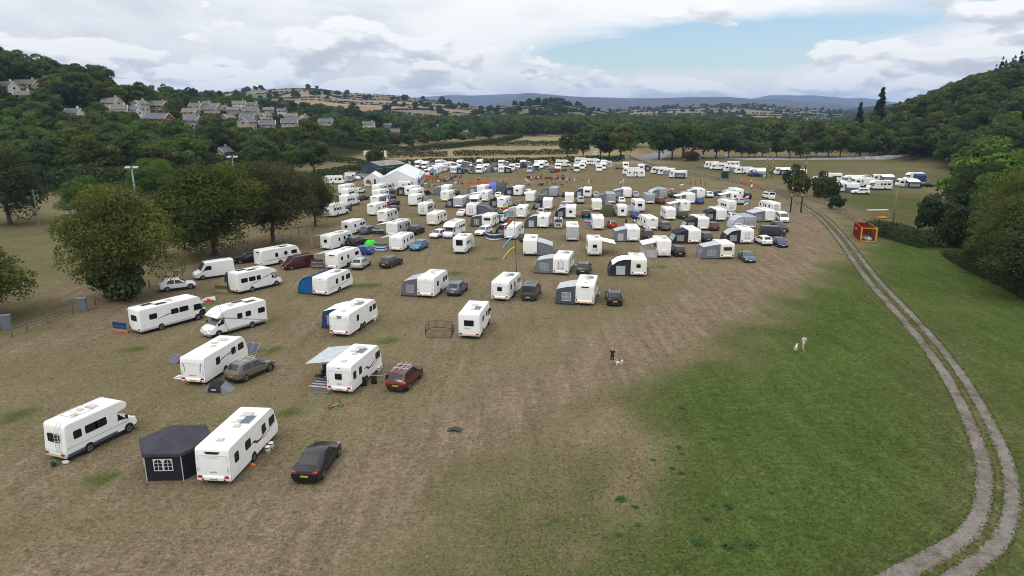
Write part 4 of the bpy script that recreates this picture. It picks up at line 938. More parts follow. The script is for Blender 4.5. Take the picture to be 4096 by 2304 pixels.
# ------------------------------------------------------------------ cars and vans (lofted bodies)
def ring(st):
 y, zb, zs, zt, wb, ws, wt = st
 hi = max(zt - .07, zs + .004)
 half = [(wb * .86, zb), (wb, zb + .10), (ws, zb + (zs - zb) * .55), (ws * .985, zs), (wt + .03, hi), (wt - .12, max(zt - .012, hi + .002)), (0, zt + .012)]
 return [(p, y, q) for p, q in half] + [(-p, y, q) for p, q in half[-2::-1]]
def rlerp(S, y):
 for a, b_ in zip(S[:-1], S[1:]):
  if a[0] <= y <= b_[0]:
   t_ = (y - a[0]) / (b_[0] - a[0]); return [tuple(Vector(p).lerp(Vector(q), t_)) for p, q in zip(ring(a), ring(b_))]
 return ring(S[-1])
def side_glass(S, y0, y1, s, lo=.14, hi=.92, n=5, tw0=None, tw1=None):
 """glass set into the flank between belt and roof edge"""
 mb = MB(); top = []; bot = []
 for k in range(n + 1):
  f = k / n; yb_ = y0 + (y1 - y0) * f; yt_ = (tw0 if tw0 is not None else y0) + ((tw1 if tw1 is not None else y1) - (tw0 if tw0 is not None else y0)) * f
  rb, rt = rlerp(S, yb_), rlerp(S, yt_)
  b3, b4 = Vector(rb[3]), Vector(rb[4]); t3, t4 = Vector(rt[3]), Vector(rt[4])
  p = b3.lerp(b4, lo); q = t3.lerp(t4, hi); p.x += .012; q.x += .012; bot.append(p); top.append(q)
 fl = lambda v: (v.x * s, v.y, v.z)
 vs = [fl(v) for v in bot + top]; m_ = n + 1
 fs = [((k, k + 1, m_ + k + 1, m_ + k) if s > 0 else (k, m_ + k, m_ + k + 1, k + 1)) for k in range(n)]
 return mb.add(vs, fs)
def cross_glass(S, y0, y1, a=.10, b_=.90, wid=.93, up=.016):
 """windscreen or tail glass between two stations; y0 is the low edge"""
 mb = MB(); rows = []
 for f in (a, (a + b_) / 2, b_):
  r_ = rlerp(S, y0 + (y1 - y0) * f); e = [Vector(v) for v in (r_[4], r_[5], r_[6], r_[7], r_[8])]
  e = [Vector((v.x * wid, v.y, v.z)) for v in e]; rows.append(e)
 d = (rows[2][2] - rows[0][2]); n_ = Vector((0, -d.z, d.y)).normalized()
 if n_.z < 0: n_ = -n_
 vs = [tuple(v + n_ * up) for r_ in rows for v in r_]; fs = []
 for i in range(2):
  for j in range(4): q = (i * 5 + j, i * 5 + j + 1, (i + 1) * 5 + j + 1, (i + 1) * 5 + j); fs.append(q if y0 < y1 else q[::-1])
 return mb.add(vs, fs)
CARS = {   # length, width, height, then rear-glass base, roof rear, roof front, screen base (from centre), bonnet and tail heights, wheel radius
 'hatch': (4.05, 1.76, 1.47, -1.95, -1.50, .25, 1.05, .95, .98, .31),
 'small': (3.5, 1.62, 1.47, -1.66, -1.35, .35, 1.05, .95, .98, .28),
 'suv': (4.55, 1.86, 1.66, -2.12, -1.62, .30, 1.10, 1.08, 1.08, .36),
 'bigsuv': (4.85, 1.95, 1.80, -2.32, -2.00, .35, 1.12, 1.16, 1.14, .38),
 'coupesuv': (4.5, 1.86, 1.60, -2.10, -1.38, .20, 1.12, 1.02, 1.10, .37),
 'estate': (4.75, 1.83, 1.50, -2.22, -1.75, .25, 1.08, .95, .98, .33),
 'saloon': (4.75, 1.84, 1.44, -1.62, -.75, .28, 1.12, .95, 1.06, .33),
 'liftback': (4.8, 1.88, 1.47, -1.98, -.78, .35, 1.20, .96, 1.06, .33),
 'mpv': (4.4, 1.80, 1.65, -2.08, -1.70, .60, 1.45, 1.05, 1.05, .32),
 'van': (4.95, 1.92, 1.97, -2.38, -2.22, 1.05, 1.75, 1.12, 1.15, .34),
 'bigvan': (5.6, 2.05, 2.45, -2.74, -2.62, 1.25, 2.00, 1.22, 1.25, .36)}
def car_stations(kind):
 L, W, Hh, yg, yr, yf, yw, zh, zt, wr_ = CARS[kind]; l = L / 2; hw = W / 2; van = kind in ('van', 'bigvan')
 zbelt = zh * .93 if not van else zh * .98; wtop = hw * (.72 if not van else .86); zb = .26 if not ('suv' in kind) else .34
 S = [(-l, zb + .16, zt * .72, zt * .76, hw * .84, hw * .86, hw * .70), (-l + .07, zb + .04, zt * .84, zt * .90, hw * .95, hw * .97, hw * .76), (yg if yg > -l + .1 else -l + .12, zb, zt * .91, zt, hw * .98, hw, hw * .78)]
 if kind == 'saloon': S.insert(2, (-l + .2, zb, zt * .88, zt * .97, hw * .98, hw, hw * .8))
 S += [(yr, zb, zbelt * 1.02, Hh * (.975 if not van else 1), hw, hw, wtop), ((yr + yf) / 2, zb, zbelt, Hh, hw, hw, wtop), (yf, zb, zbelt * .985, Hh * .975, hw, hw, wtop * .98),
          (yw, zb, zbelt * .96, zh, hw, hw, hw * .80), (l - .42, zb, zh * .86, zh * .93, hw * .97, hw * .98, hw * .74), (l - .10, zb + .02, zh * .66, zh * .74, hw * .88, hw * .88, hw * .60), (l, zb + .12, zh * .52, zh * .58, hw * .70, hw * .72, hw * .5)]
 return S
CARGL = mat('car_window', (.014, .017, .019), .08, spec=.55)
def car(x, y, h, kind, colour, label, lod=0, group=None, rails=False, plate_txt=None, name='car', cat='car', roofdark=False, glass_panel=True, spare=False, rackbox=None, popup=False):
 L, W, Hh, yg, yr, yf, yw, zh, zt, wr_ = CARS[kind]; l = L / 2; hw = W / 2; van = kind in ('van', 'bigvan')
 root = thing(name, label, cat, (x, y, 0), -R(h), group)
 pm = mat('paint_%02x%02x%02x' % tuple(int(v * 255) for v in colour), colour, .24, 0, .3, coat=.12)
 S = cached(('S', kind), lambda: car_stations(kind)); key = kind
 link('body', cached(('cb', key, pm.name), lambda: MB().loft([ring(s) for s in S]).mesh('body', pm, 36)), root)
 link('sill', cached(('sill', key), lambda: MB().box(-hw * .93, hw * .93, -l * .86, l * .9, .16, S[3][1] + .06).mesh('sill', BLK)), root)
 y3 = S[3][0] if kind != 'saloon' else S[4][0]; yglass = S[2][0] if kind != 'saloon' else S[3][0]
 if not van or glass_panel: link('rear_window', cached(('rg', key), lambda: cross_glass(S, yglass, y3, .16, .90, .90).mesh('g', CARGL)), root)
 link('windscreen', cached(('ws', key), lambda: cross_glass(S, yw, yf, .08, .92, .95).mesh('g', mat('windscreen', (.035, .045, .052), .10, spec=.6))), root)
 mid = (yr + yf) * .5 + .18
 for s in (-1, 1):
  gl = [(yf * .35 + yw * .65 - .05, mid + .06, yf - .02, mid + .06), (mid - .06, (yr * .75 + yg * .25) + .15, mid - .06, yr + .22)]
  if kind == 'bigvan' or (van and not glass_panel): gl = gl[:1]; gl[0] = (yf * .4 + yw * .6 - .05, yf - .75, yf - .02, yf - .75)
  if kind == 'van' and glass_panel: gl = [(yf * .4 + yw * .6 - .05, yf - .75, yf - .02, yf - .75), (yf - .85, -.55, yf - .85, -.55), (-.65, yr + .25, -.65, yr + .25)]
  for k, (a0, a1, b0, b1) in enumerate(gl):
   link('side_window', cached(('sg', key, k, s, len(gl)), lambda: side_glass(S, a1, a0, s, .10 if not van else .12, .90 if not van else .62, 5, b1, b0).mesh('g', CARGL)), root)
  wy = (-l * .60, l * .64) if not van else (-l * .58, l * .64)
  for yy in wy:
   link('wheel_arch', cached(('car', wr_), lambda: MB().lathe([(wr_ * 1.17, -.06), (wr_ * 1.17, .004), (wr_ * 1.1, .008), (.005, .008)], 16, axis='x').mesh('a', BLK)), root, (s * hw * .985, yy, wr_ * 1.03), (0, 0, 0 if s > 0 else math.pi))
   wheel(root, s * (hw - .085), yy, wr_, .21)
  big = 'suv' in kind or van
  link('tail_light', cached(('ctl', key, s), lambda: (MB().poly([(p, 0, q) for p, q in rrect(0, 0, .34, .15, .05)], (0, .16, 0)) if not (van or kind == 'bigsuv' or kind == 'mpv') else MB().box(-.07, .07, 0, .14, -.22, .22)).mesh('t', REDL)), root, (s * (hw * .74 if not (van or kind in ('bigsuv', 'mpv')) else hw * .88), -l + .015, zt * .80))
  link('headlight', cached(('hl', key, s), lambda: MB().poly([(p, 0, q) for p, q in rrect(0, 0, .34, .12, .05)], (0, .16, 0)).mesh('t', ORL)), root, (s * hw * .60, l - .225, zh * .64))
  if lod < 2: link('mirror', cached('mir', lambda: MB().ball((0, 0, 0), .11, .06, .075, 8, 5).mesh('m', BLK, 'all')), root, (s * (hw + .06), yw - .32, zh + .02))
  if rails: link('roof_rail', cached(('rrl', key), lambda: MB().path([(0, yr + .1, Hh - .06), (0, yr + .2, Hh + .03), (0, yf - .2, Hh + .02), (0, yf - .05, Hh - .06)], .02, 5).mesh('r', LGRY)), root, (s * hw * .66, 0, 0))
 plate(root, -l - .004, zt * .60 if not van else .55, plate_txt); plate(root, l + .004, .45, None, True)
 link('grille', cached(('gr', key), lambda: MB().box(-hw * .42, hw * .42, 0, .06, -.07, .07).mesh('g', BLK)), root, (0, l - .045, zh * .54))
 link('bumper', cached(('bmp', key, pm.name), lambda: MB().box(-hw * .80, hw * .80, -l - .012, -l + .2, .24, .24 + zt * .22).mesh('b', BLK if ('suv' in kind) else pm)), root)
 if roofdark: link('sunroof', cached(('sr', key), lambda: MB().box(-hw * .5, hw * .5, (yr + yf) / 2 - .5, yf - .1, Hh + .004, Hh + .02).mesh('s', GLASS)), root)
 if spare:
  o = link('spare_wheel', wheel_mesh(.36, .22)[0], root, (0, -l - .12, 1.0), (0, 0, R(-90))); link('rim', wheel_mesh(.36, .22)[1], o)
 if rackbox: link('roof_rack', MB().box(-.62, .62, -1.7, .3, Hh + .06, Hh + .12).box(-.5, .5, -1.5, 0, Hh + .12, Hh + .3).mesh('rack', BLK), root)
 return root

# ------------------------------------------------------------------ motorhomes: cab loft + coachbuilt body
MHS = [None]
def mh_stations(L, W):
 l = L / 2; hw = .99
 return [(l - 2.35, .35, 1.25, 1.95, hw, hw, hw * .9), (l - 1.55, .33, 1.22, 1.95, hw, hw, hw * .86), (l - .72, .33, 1.14, 1.22, hw * .98, hw * .98, hw * .80), (l - .30, .32, .98, 1.08, hw * .95, hw * .95, hw * .72), (l - .05, .34, .72, .82, hw * .88, hw * .88, hw * .6), (l, .44, .6, .66, hw * .8, hw * .8, hw * .5)]
def motorhome(x, y, h, label, L=7.0, W=2.3, Hh=2.85, kind='low', body='white', cab=None, wins=((-.10, .55), (-.38, .9), (-.72, .9)), rearwin=0, decal=None, dcol=(.05, .05, .06), vents=3, solar=1, lod=0, group=None, rack=False, lower=None, top='strip', name='motorhome', sidecol=None, open_door=False, plate_txt=None, dish=False, brand=None, tl='side', wheelcover=False):
 root = thing(name, label, 'motorhome', (x, y, 0), -R(h), group); l = L / 2; hw = W / 2
 bm = {'white': CVW, 'cream': CVC, 'silver': CVS}[body]
 cm = mat('paint_%02x%02x%02x' % tuple(int(v * 255) for v in cab), cab, .28, coat=.35) if cab else bm
 if kind == 'aclass':
  pr = rprof([(-l + .04, .40, .04), (-l, .7, .1), (-l + .03, Hh, .20), (l - .75, Hh, .35), (l - .42, 1.95, .2), (l - .05, 1.15, .2), (l, .72, .12), (l - .12, .40, .06)])
 else:
  f = l - 1.75
  pr = {'low': [(-l + .04, .40, .04), (-l, .7, .1), (-l + .03, Hh, .20), (f - .1, Hh, .6), (f + .95, 2.16, .25), (f + .80, 2.0, .05), (f, 1.98, .02), (f, .40, .05)],
              'luton': [(-l + .04, .40, .04), (-l, .7, .1), (-l + .03, Hh, .20), (f + .75, Hh, .45), (f + 1.18, 2.30, .3), (f + .85, 2.0, .1), (f, 1.98, .02), (f, .40, .05)],
              'old': [(-l + .06, .42, .04), (-l - .02, .8, .1), (-l + .10, 1.9, .1), (-l + .16, Hh, .26), (f + .55, Hh, .3), (f + 1.0, Hh - .38, .2), (f + .80, Hh - .74, .08), (f + .1, 1.92, .05), (f, .42, .05)]}[kind]
  pr = rprof(pr)
 link('body', cached(('mhb', L, W, Hh, kind, body), lambda: shell(MB(), pr, hw, .08, 1, Hh - .14).mesh('body', [bm, CVR], 38)), root)
 if sidecol:
  mm_ = mat('side_%02x%02x%02x' % tuple(int(v * 255) for v in sidecol), sidecol, .4)
  for s in (-1, 1): link('side_skin', side_panel(hw, s, rprof([(-l + .25, .55, .05), (-l + .25, Hh - .25, .1), (l - 2.3, Hh - .3, .3), (l - 2.0, .55, .1)]), .012).mesh('skin', mm_), root)
 if kind != 'aclass':
  S = mh_stations(L, W)
  link('cab', cached(('mhc', L, cm.name), lambda: MB().loft([ring(s) for s in S]).mesh('cab', cm, 36)), root)
  link('windscreen', cached(('mhws', L), lambda: cross_glass(S, S[2][0], S[1][0], .08, .95, .96).mesh('g', mat('windscreen', (.035, .045, .052), .10, spec=.6))), root)
  for s in (-1, 1):
   link('cab_window', cached(('mhcg', L, s), lambda: side_glass(S, l - 2.05, l - 1.02, s, .08, .9, 4, l - 2.05, l - 1.6).mesh('g', GLASS)), root)
   link('headlight', cached('mhhl', lambda: MB().poly([(p, 0, q) for p, q in rrect(0, 0, .34, .24, .08)], (0, .2, 0)).mesh('t', ORL)), root, (s * .66, l - .29, .84))
   link('mirror', cached('mhmir', lambda: MB().box(-.02, .16, -.05, .05, -.14, .16).mesh('m', BLK)), root, (s * 1.03 if s > 0 else -1.17, l - 1.05, 1.38))
  link('grille', cached('mhgr', lambda: MB().box(-.45, .45, 0, .06, -.10, .10).mesh('g', BLK)), root, (0, l - .075, .66))
  link('front_bumper', cached('mhfb', lambda: MB().box(-.9, .9, -.18, .04, .28, .50).mesh('g', GRYP)), root, (0, l - .02, 0))
 else:
  def scr():
   A = Vector((0, l - .05, 1.15)); B = Vector((0, l - .42, 1.95)); n_ = Vector((0, .8, .37)).normalized() * .02
   q = [(-hw * .88, *A.lerp(B, .06).yz), (hw * .88, *A.lerp(B, .06).yz), (hw * .84, *A.lerp(B, .98).yz), (-hw * .84, *A.lerp(B, .98).yz)]
   return MB().poly([Vector(p) + n_ * .3 for p in q], n_).mesh('g', GLASS)
  link('windscreen', cached(('acws', L, Hh), scr), root)
  for s in (-1, 1):
   link('cab_window', cached(('accw', L, s), lambda: side_panel(hw, s, rprof([(l - 1.55, 1.25, .05), (l - 1.55, 1.95, .05), (l - .75, 1.95, .1), (l - .42, 1.25, .1)]), .02).mesh('g', GLASS)), root)
   link('headlight', cached('mhhl', lambda: MB().poly([(p, 0, q) for p, q in rrect(0, 0, .34, .24, .08)], (0, .2, 0)).mesh('t', ORL)), root, (s * .8, l - .16, .84))
   link('mirror', cached('mhmir', lambda: MB().box(-.02, .16, -.05, .05, -.14, .16).mesh('m', BLK)), root, (s * 1.17 if s > 0 else -1.31, l - .7, 1.75))
 plate(root, l + .03, .42, None, True)
 for s in (-1, 1):
  for fy, w_ in wins:
   o = link('side_window', cached(('win', w_, .52), lambda: side_panel(0, 1, rrect(0, 0, w_, .52), .03).mesh('win', GLASS)), root, (s * (hw + .001), fy * l, 1.78), (0, 0, 0 if s > 0 else math.pi))
   if lod == 0: link('frame', cached(('winf', w_, .52), lambda: side_panel(0, 1, rrect(0, 0, w_ + .07, .59, .11), .018).mesh('frame', BLK)), o)
  for yy in (-l * .42, l * .70):
   link('wheel_arch', cached('arch', lambda: MB().lathe([(.40, -.03), (.40, .006), (.36, .010), (.005, .010)], 16, axis='x').mesh('arch', BLK)), root, (s * (hw if yy < 0 or kind == 'aclass' else .98), yy, .38), (0, 0, 0 if s > 0 else math.pi))
   wheel(root, s * ((hw if yy < 0 or kind == 'aclass' else .99) - .07), yy, .34, .2)
  if lod < 2: link('skirt', cached(('mhsk', L, W, s, lower), lambda: side_panel(hw, s, [(-l + .1, .40), (-l + .1, .62), (l - 1.9, .62), (l - 1.9, .40)], .014).mesh('sk', mat('skirt_%02x%02x%02x' % tuple(int(v * 255) for v in (lower or (.5, .5, .5))), lower or (.5, .5, .5), .5))), root)
 link('chassis', cached(('mhch', L), lambda: MB().box(-.9, .9, -l + .25, l - .45, .14, .44).mesh('c', BLK)), root)
 yb = -l
 if rearwin == 1: link('rear_window', cached('rw1', lambda: MB().poly([(p, -.03, q) for p, q in rrect(0, 0, .62, .52, .07)], (0, .05, 0)).mesh('win', GLASS)), root, (0, yb, 1.75))
 if rearwin == 2: link('rear_window', cached('rw4', lambda: MB().poly([(p, -.03, q) for p, q in rrect(0, 0, 1.05, .62, .07)], (0, .05, 0)).mesh('win', GLASS)), root, (0, yb, 1.78))
 if rearwin == 4: link('rear_window', cached('rw5', lambda: MB().poly([(p, -.03, q) for p, q in rrect(0, 0, 1.15, .95, .07)], (0, .05, 0)).mesh('win', GLASS)), root, (0, yb, 1.95))
 if top == 'strip': link('top_marker', cached('tm', lambda: MB().box(-.14, .14, -.02, .03, -.02, .02).mesh('m', REDL)), root, (0, yb + .03, Hh - .22))
 if top == 'crescent': link('brand_panel', cached('tc', lambda: MB().poly([(p, -.025, q) for p, q in rprof([(-.52, .10, .02), (.52, .10, .02), (.40, -.06, .08), (-.40, -.06, .08)])], (0, .06, 0)).mesh('m', BLK)), root, (0, yb + .04, Hh - .34))
 link('bumper', cached(('mhbump', W), lambda: shell(MB(), rprof([(-.07, -.16, .03), (-.09, .05, .06), (0, .17, .05), (.05, .17, 0), (.05, -.16, 0)]), hw - .02, .03).mesh('bumper', LGRY, 40)), root, (0, yb + .01, .52))
 for s in (-1, 1):
  if tl == 'tall': link('tail_light', cached(('tl2', s), lambda: MB().poly([(p * s, -.10, q) for p, q in rprof([(-.06, -.26, .03), (.10, -.22, .04), (.13, .27, .03), (.06, .12, .05)][::(1 if s > 0 else -1)])], (0, .06, 0)).mesh('t', REDL)), root, (s * (hw - .18), yb, .85))
  else: link('tail_light', cached('tl1', lambda: MB().poly([(p, -.12, q) for p, q in rrect(0, 0, .30, .15, .05)], (0, .06, 0)).mesh('t', REDL)), root, (s * (hw - .25), yb, .62))
 plate(root, yb - .085, .50, plate_txt)
 if brand: lettering(root, brand, .15, (0, yb - .012, 2.2), (R(90), 0, 0), GRYP)
 if wheelcover: link('spare_wheel_cover', MB().lathe([(.34, 0), (.34, -.12), (.28, -.19), (.005, -.2)], 18, (0, yb, 1.05), 'y').mesh('c', CVW, 40), root)
 if rack:
  mb = MB()
  for s in (-.3, .3): mb.path([(s, 0, .75), (s, -.06, .70), (s, -.06, -.45), (s, 0, -.5)], .016, 5)
  for z_, yy in ((-.1, -.28), (-.35, -.28), (.3, -.1)): mb.tube((-.55, yy, z_), (.55, yy, z_), .018, n=5)
  for s in (-.3, .3): mb.tube((s, -.05, -.35), (s, -.3, -.35), .016, n=5)
  link('bike_rack', cached('rack', lambda: mb.mesh('rack', BLK)), root, (0, yb, 1.45))
 spots_ = [(0, .05 * l, .7, .6), (.1, -.45 * l, .42, .42), (-.3, -.18 * l, .45, .4), (0, -.78 * l, .42, .42)]
 for k in range(vents):
  px_, py_, a_, b_ = spots_[k % 4]
  link('roof_light', cached(('vent', a_, b_), lambda: shell(MB(), rprof([(-b_ / 2, 0, 0), (-b_ / 2 + .03, .11, .05), (b_ / 2 - .03, .11, .05), (b_ / 2, 0, 0)]), a_ / 2, .04).mesh('vent', VENT)), root, (px_, py_, Hh - .02))
 for k in range(solar):
  sx, sy = ((.5, -.28 * l), (-.4, -.55 * l))[k]
  p = link('solar_panel', cached('solp', lambda: MB().box(-.34, .34, -.62, .62, 0, .03).mesh('solar', SOLAR)), root, (sx, sy, Hh + .02)); link('frame', cached('solf', lambda: MB().box(-.365, .365, -.645, .645, -.012, .022).mesh('fr', LGRY)), p)
 if dish: link('satellite_dome', cached('domed', lambda: MB().lathe([(.2, 0), (.21, .1), (.15, .2), (.05, .25), (.005, .26)], 12).mesh('dome', CVW, 'all')), root, (-.35, -.1 * l, Hh))
 if open_door: link('door', MB().box(0, .62, -.02, .03, .5, 2.3).mesh('d', LGRY), root, (hw, .12 * l, 0), (0, 0, R(-8)))
 if decal:
  dm = mat('decal_%02x%02x%02x' % tuple(int(v * 255) for v in dcol), dcol, .4)
  for s in (-1, 1):
   for i, pl in enumerate(DECALS[decal]): link('stripe', cached(('dec', decal, i, L, s, dm.name), lambda: side_panel(hw, s, [(p * l * .92 - .25, q) for p, q in pl], .010).mesh('stripe', dm)), root)
 return root

# ------------------------------------------------------------------ awnings, canopies, windbreaks, tents
FAB = {k: mat('fabric_' + k, v, .9, spec=.08, noise=.14, nscale=1.5) for k, v in dict(grey=(.16, .17, .19), lgrey=(.42, .44, .47), dark=(.035, .037, .043), white=(.70, .71, .73), navy=(.03, .05, .13), blue=(.02, .10, .26), brown=(.10, .085, .06), green=(.055, .065, .03), plum=(.14, .12, .15), sky=(.16, .28, .50), lime=(.06, .55, .05), tan=(.30, .24, .10), lilac=(.40, .36, .40), purple=(.12, .14, .42), slate=(.075, .085, .10), red=(.45, .02, .03), cyan=(.02, .30, .60), orange=(.55, .13, .04)).items()}
MESHW = mat('clear_panel', (.22, .23, .24), .25, spec=.5); WEB = mat('webbing_white', (.68, .68, .66), .8); YEL = mat('guy_yellow', (.55, .50, .08), .7)
def awning(x, y, h, label, side=-1, W=2.3, Hh=2.45, dep=2.4, y0=-1.6, y1=1.6, style='porch', wall='grey', roof='lgrey', window=1, group=None, name='awning', low=1.95, guys=True, inner='grey'):
 """placed in the frame of its caravan: stands against the flank at x = side*W/2"""
 root = thing(name, label, 'awning', (x, y, 0), -R(h), group); a = side * W / 2; s = side; o_ = a + s * dep
 mb = MB(); fw, rf = FAB[wall], FAB[roof]
 if style == 'air':      # curved inflatable frame
  pr = [(0, Hh), (.30, Hh - .02), (.60, Hh - .28), (.84, Hh - .85), (.95, 1.0), (1.0, 0)]
  N_ = 4; rows = []
  for k in range(N_ + 1):
   yy = y0 + (y1 - y0) * k / N_; rows.append([(a + s * dep * p, yy, z_) for p, z_ in pr])
  for k in range(N_):
   rmb = MB(); rmb.loft([rows[k][:4], rows[k + 1][:4]], False, closed=False); link('roof', rmb.mesh('roof', rf, 60), root)
   wmb = MB(); wmb.loft([rows[k][3:], rows[k + 1][3:]], False, closed=False); link('wall', wmb.mesh('wall', fw, 60), root)
  for k in (0, N_): link('air_beam', MB().path(rows[k], .07, 6).mesh('beam', fw, 60), root)
  ends = [[(p[0], p[2]) for p in rows[0]] + [(a, 0)]]
 else:
  t1 = {'porch': .88, 'full': .96, 'lean': .62}[style]; oz = low
  top_in = [(a, y0, Hh), (a, y1, Hh)]; top_out = [(a + s * dep * t1, y0 + .1, oz), (a + s * dep * t1, y1 - .1, oz)]; bot = [(o_, y0 - .05, 0), (o_, y1 + .05, 0)]
  m1_ = [(a + s * dep * t1 * .5, y0 + .02, (Hh + oz) / 2 + .06), (a + s * dep * t1 * .5, y1 - .02, (Hh + oz) / 2 + .06)]
  link('roof', MB().add([top_in[0], top_in[1], m1_[1], m1_[0], top_out[1], top_out[0]], [(0, 1, 2, 3), (3, 2, 4, 5)]).mesh('roof', rf), root)
  link('wall', MB().add([top_out[0], top_out[1], bot[1], bot[0]], [(0, 1, 2, 3)]).mesh('wall', fw), root)
  ends = [[(a, Hh), (m1_[0][0], m1_[0][2]), (top_out[0][0], oz), (o_, 0), (a, 0)]]
  for p in (top_out[0], top_out[1]): link('pole', MB().tube(p, (p[0], p[1], 0), .02, n=5).mesh('pole', STEEL), root)
 for k, yy in enumerate((y0 + .01, y1 - .01)):
  link('end_wall', MB().add([(p, yy, q) for p, q in ends[0]], [tuple(range(len(ends[0])))]).mesh('wall', fw), root)
 if window:
  cx = a + s * dep * .46; ww = dep * .42; sg = -1
  for k, yy in enumerate((y0 - .012, y1 + .012)):
   link('window_panel', MB().box(cx - ww / 2, cx + ww / 2, yy - .006, yy + .006, .55 if window == 1 else .25, 1.55).mesh('win', MESHW if window == 1 else FAB['lgrey']), root)
   if window == 1:
    fr = MB()
    for xx in (cx - ww / 2, cx, cx + ww / 2): fr.box(xx - .02, xx + .02, yy - .012, yy + .012, .52, 1.58)
    for zz in (.55, 1.02, 1.55): fr.box(cx - ww / 2, cx + ww / 2, yy - .011, yy + .011, zz - .02, zz + .02)
    link('window_frame', fr.mesh('fr', WEB if inner == 'white' else FAB['lgrey']), root)
  yc = (y0 + y1) / 2
  if style != 'air': link('front_window', MB().add([(o_ + s * (.012 - .18 * (1 - 0) * 0) - s * dep * (1 - t1) * f, yy, z_) for f, yy, z_ in ((.32, y0 + .35, .6), (.32, y1 - .35, .6), (.78, y1 - .4, 1.5), (.78, y0 + .4, 1.5))], [(0, 1, 2, 3)]).mesh('w', MESHW), root, (s * .02, 0, 0))
 link('skirt', MB().box(min(a, o_), max(a, o_), y0 - .03, y0 + .02, 0, .16).mesh('sk', FAB['dark']), root)
 if guys:
  for yy in (y0, y1):
   link('guy_line', MB().tube((a + s * dep * .9, yy, 1.9), (o_ + s * 1.0, yy + (-.8 if yy == y0 else .8), .02), .012, n=4).mesh('g', YEL), root)
 return root
def canopy(x, y, h, label, side=-1, W=2.3, Hh=2.45, dep=2.4, y0=-1.6, y1=1.4, col='lgrey', pole=None, low=1.95, group=None):
 root = thing('sun_canopy', label, 'canopy', (x, y, 0), -R(h), group); a = side * W / 2; o_ = a + side * dep; N_ = 6
 mb = MB(); rows = []
 for k in range(N_ + 1):
  f = k / N_; rows.append([(a + side * dep * f, y0 + (y1 - y0) * j / 4, Hh + (low - Hh) * f - .07 * math.sin(math.pi * f) * math.sin(math.pi * j / 4)) for j in range(5)])
 top = MB().loft(rows, False, closed=False); bt = [[(p[0], p[1], p[2] - .015) for p in r_] for r_ in rows]; top.loft([r_[::-1] for r_ in bt], False, closed=False)
 link('sheet', top.mesh('sheet', FAB[col], 'all'), root)
 for yy in (y0 + .05, y1 - .05): link('pole', MB().tube((o_, yy, low), (o_, yy, 0), .022, n=6).mesh('pole', pole or STEEL), root)
 link('front_pole', MB().tube((o_, y0, low), (o_, y1, low), .022, n=6).mesh('pole', pole or STEEL), root)
 return root
def windbreak(pts, h, label, cols, group=None, posts=True, name='windbreak'):
 """cloth panels on poles; cols: list of fabric bands from the bottom"""
 root = thing(name, label, 'windbreak', (*pts[0], 0), 0, group); O = Vector((*pts[0], 0)); n = len(cols)
 P = [Vector((*p, 0)) - O for p in pts]
 for a, b_ in zip(P[:-1], P[1:]):
  d = (b_ - a).normalized(); nn = Vector((-d.y, d.x, 0)) * .012
  for k, c_ in enumerate(cols):
   z0, z1 = .08 + (h - .08) * k / n, .08 + (h - .08) * (k + 1) / n
   link('cloth_band', MB().poly([a + Vector((0, 0, z0)), b_ + Vector((0, 0, z0)), b_ + Vector((0, 0, z1)), a + Vector((0, 0, z1))], nn).mesh('band', FAB[c_]), root)
 if posts:
  for p in P: link('pole', MB().tube(p, p + Vector((0, 0, h + .1)), .02, n=5).mesh('pole', mat('wood_pole', (.28, .20, .12), .8)), root)
 return root
def dome_tent(x, y, r, hgt, label, cols, h=0, n=10, name='tent', group=None):
 root = thing(name, label, 'tent', (x, y, 0), -R(h), group); A = []
 for k in range(n + 1):
  t_ = math.pi * .5 * k / n; A.append((r * math.cos(t_) ** .75 if k < n else .02, hgt * math.sin(t_)))
 seg = len(cols); m_ = 24
 for q in range(seg):
  mb = MB(); rows = [[(rr_ * math.cos(2 * math.pi * (q + j / (m_ // seg)) / seg), rr_ * math.sin(2 * math.pi * (q + j / (m_ // seg)) / seg), z_) for j in range(m_ // seg + 1)] for rr_, z_ in A]
  mb.loft(rows, False, closed=False); link('panel', mb.mesh('panel', FAB[cols[q]], 'all'), root)
 for q in range(2):
  link('tent_pole', MB().path([(math.cos(q * math.pi / 2 + .78) * p * r * 1.01, math.sin(q * math.pi / 2 + .78) * p * r * 1.01, hgt * (1.02 - abs(p) ** 2.2) + .02) for p in np.linspace(-1, 1, 13)], .02, 4).mesh('p', BLK), root)
 return root
ZONES = ['front row', 'second row', 'third row', 'fourth row', 'fifth row', 'sixth row', 'seventh row', 'eighth row', 'tenth row', 'ninth row', 'eleventh row', 'row facing the play area', 'hedge row', 'row before the hedge row', 'upper right field']
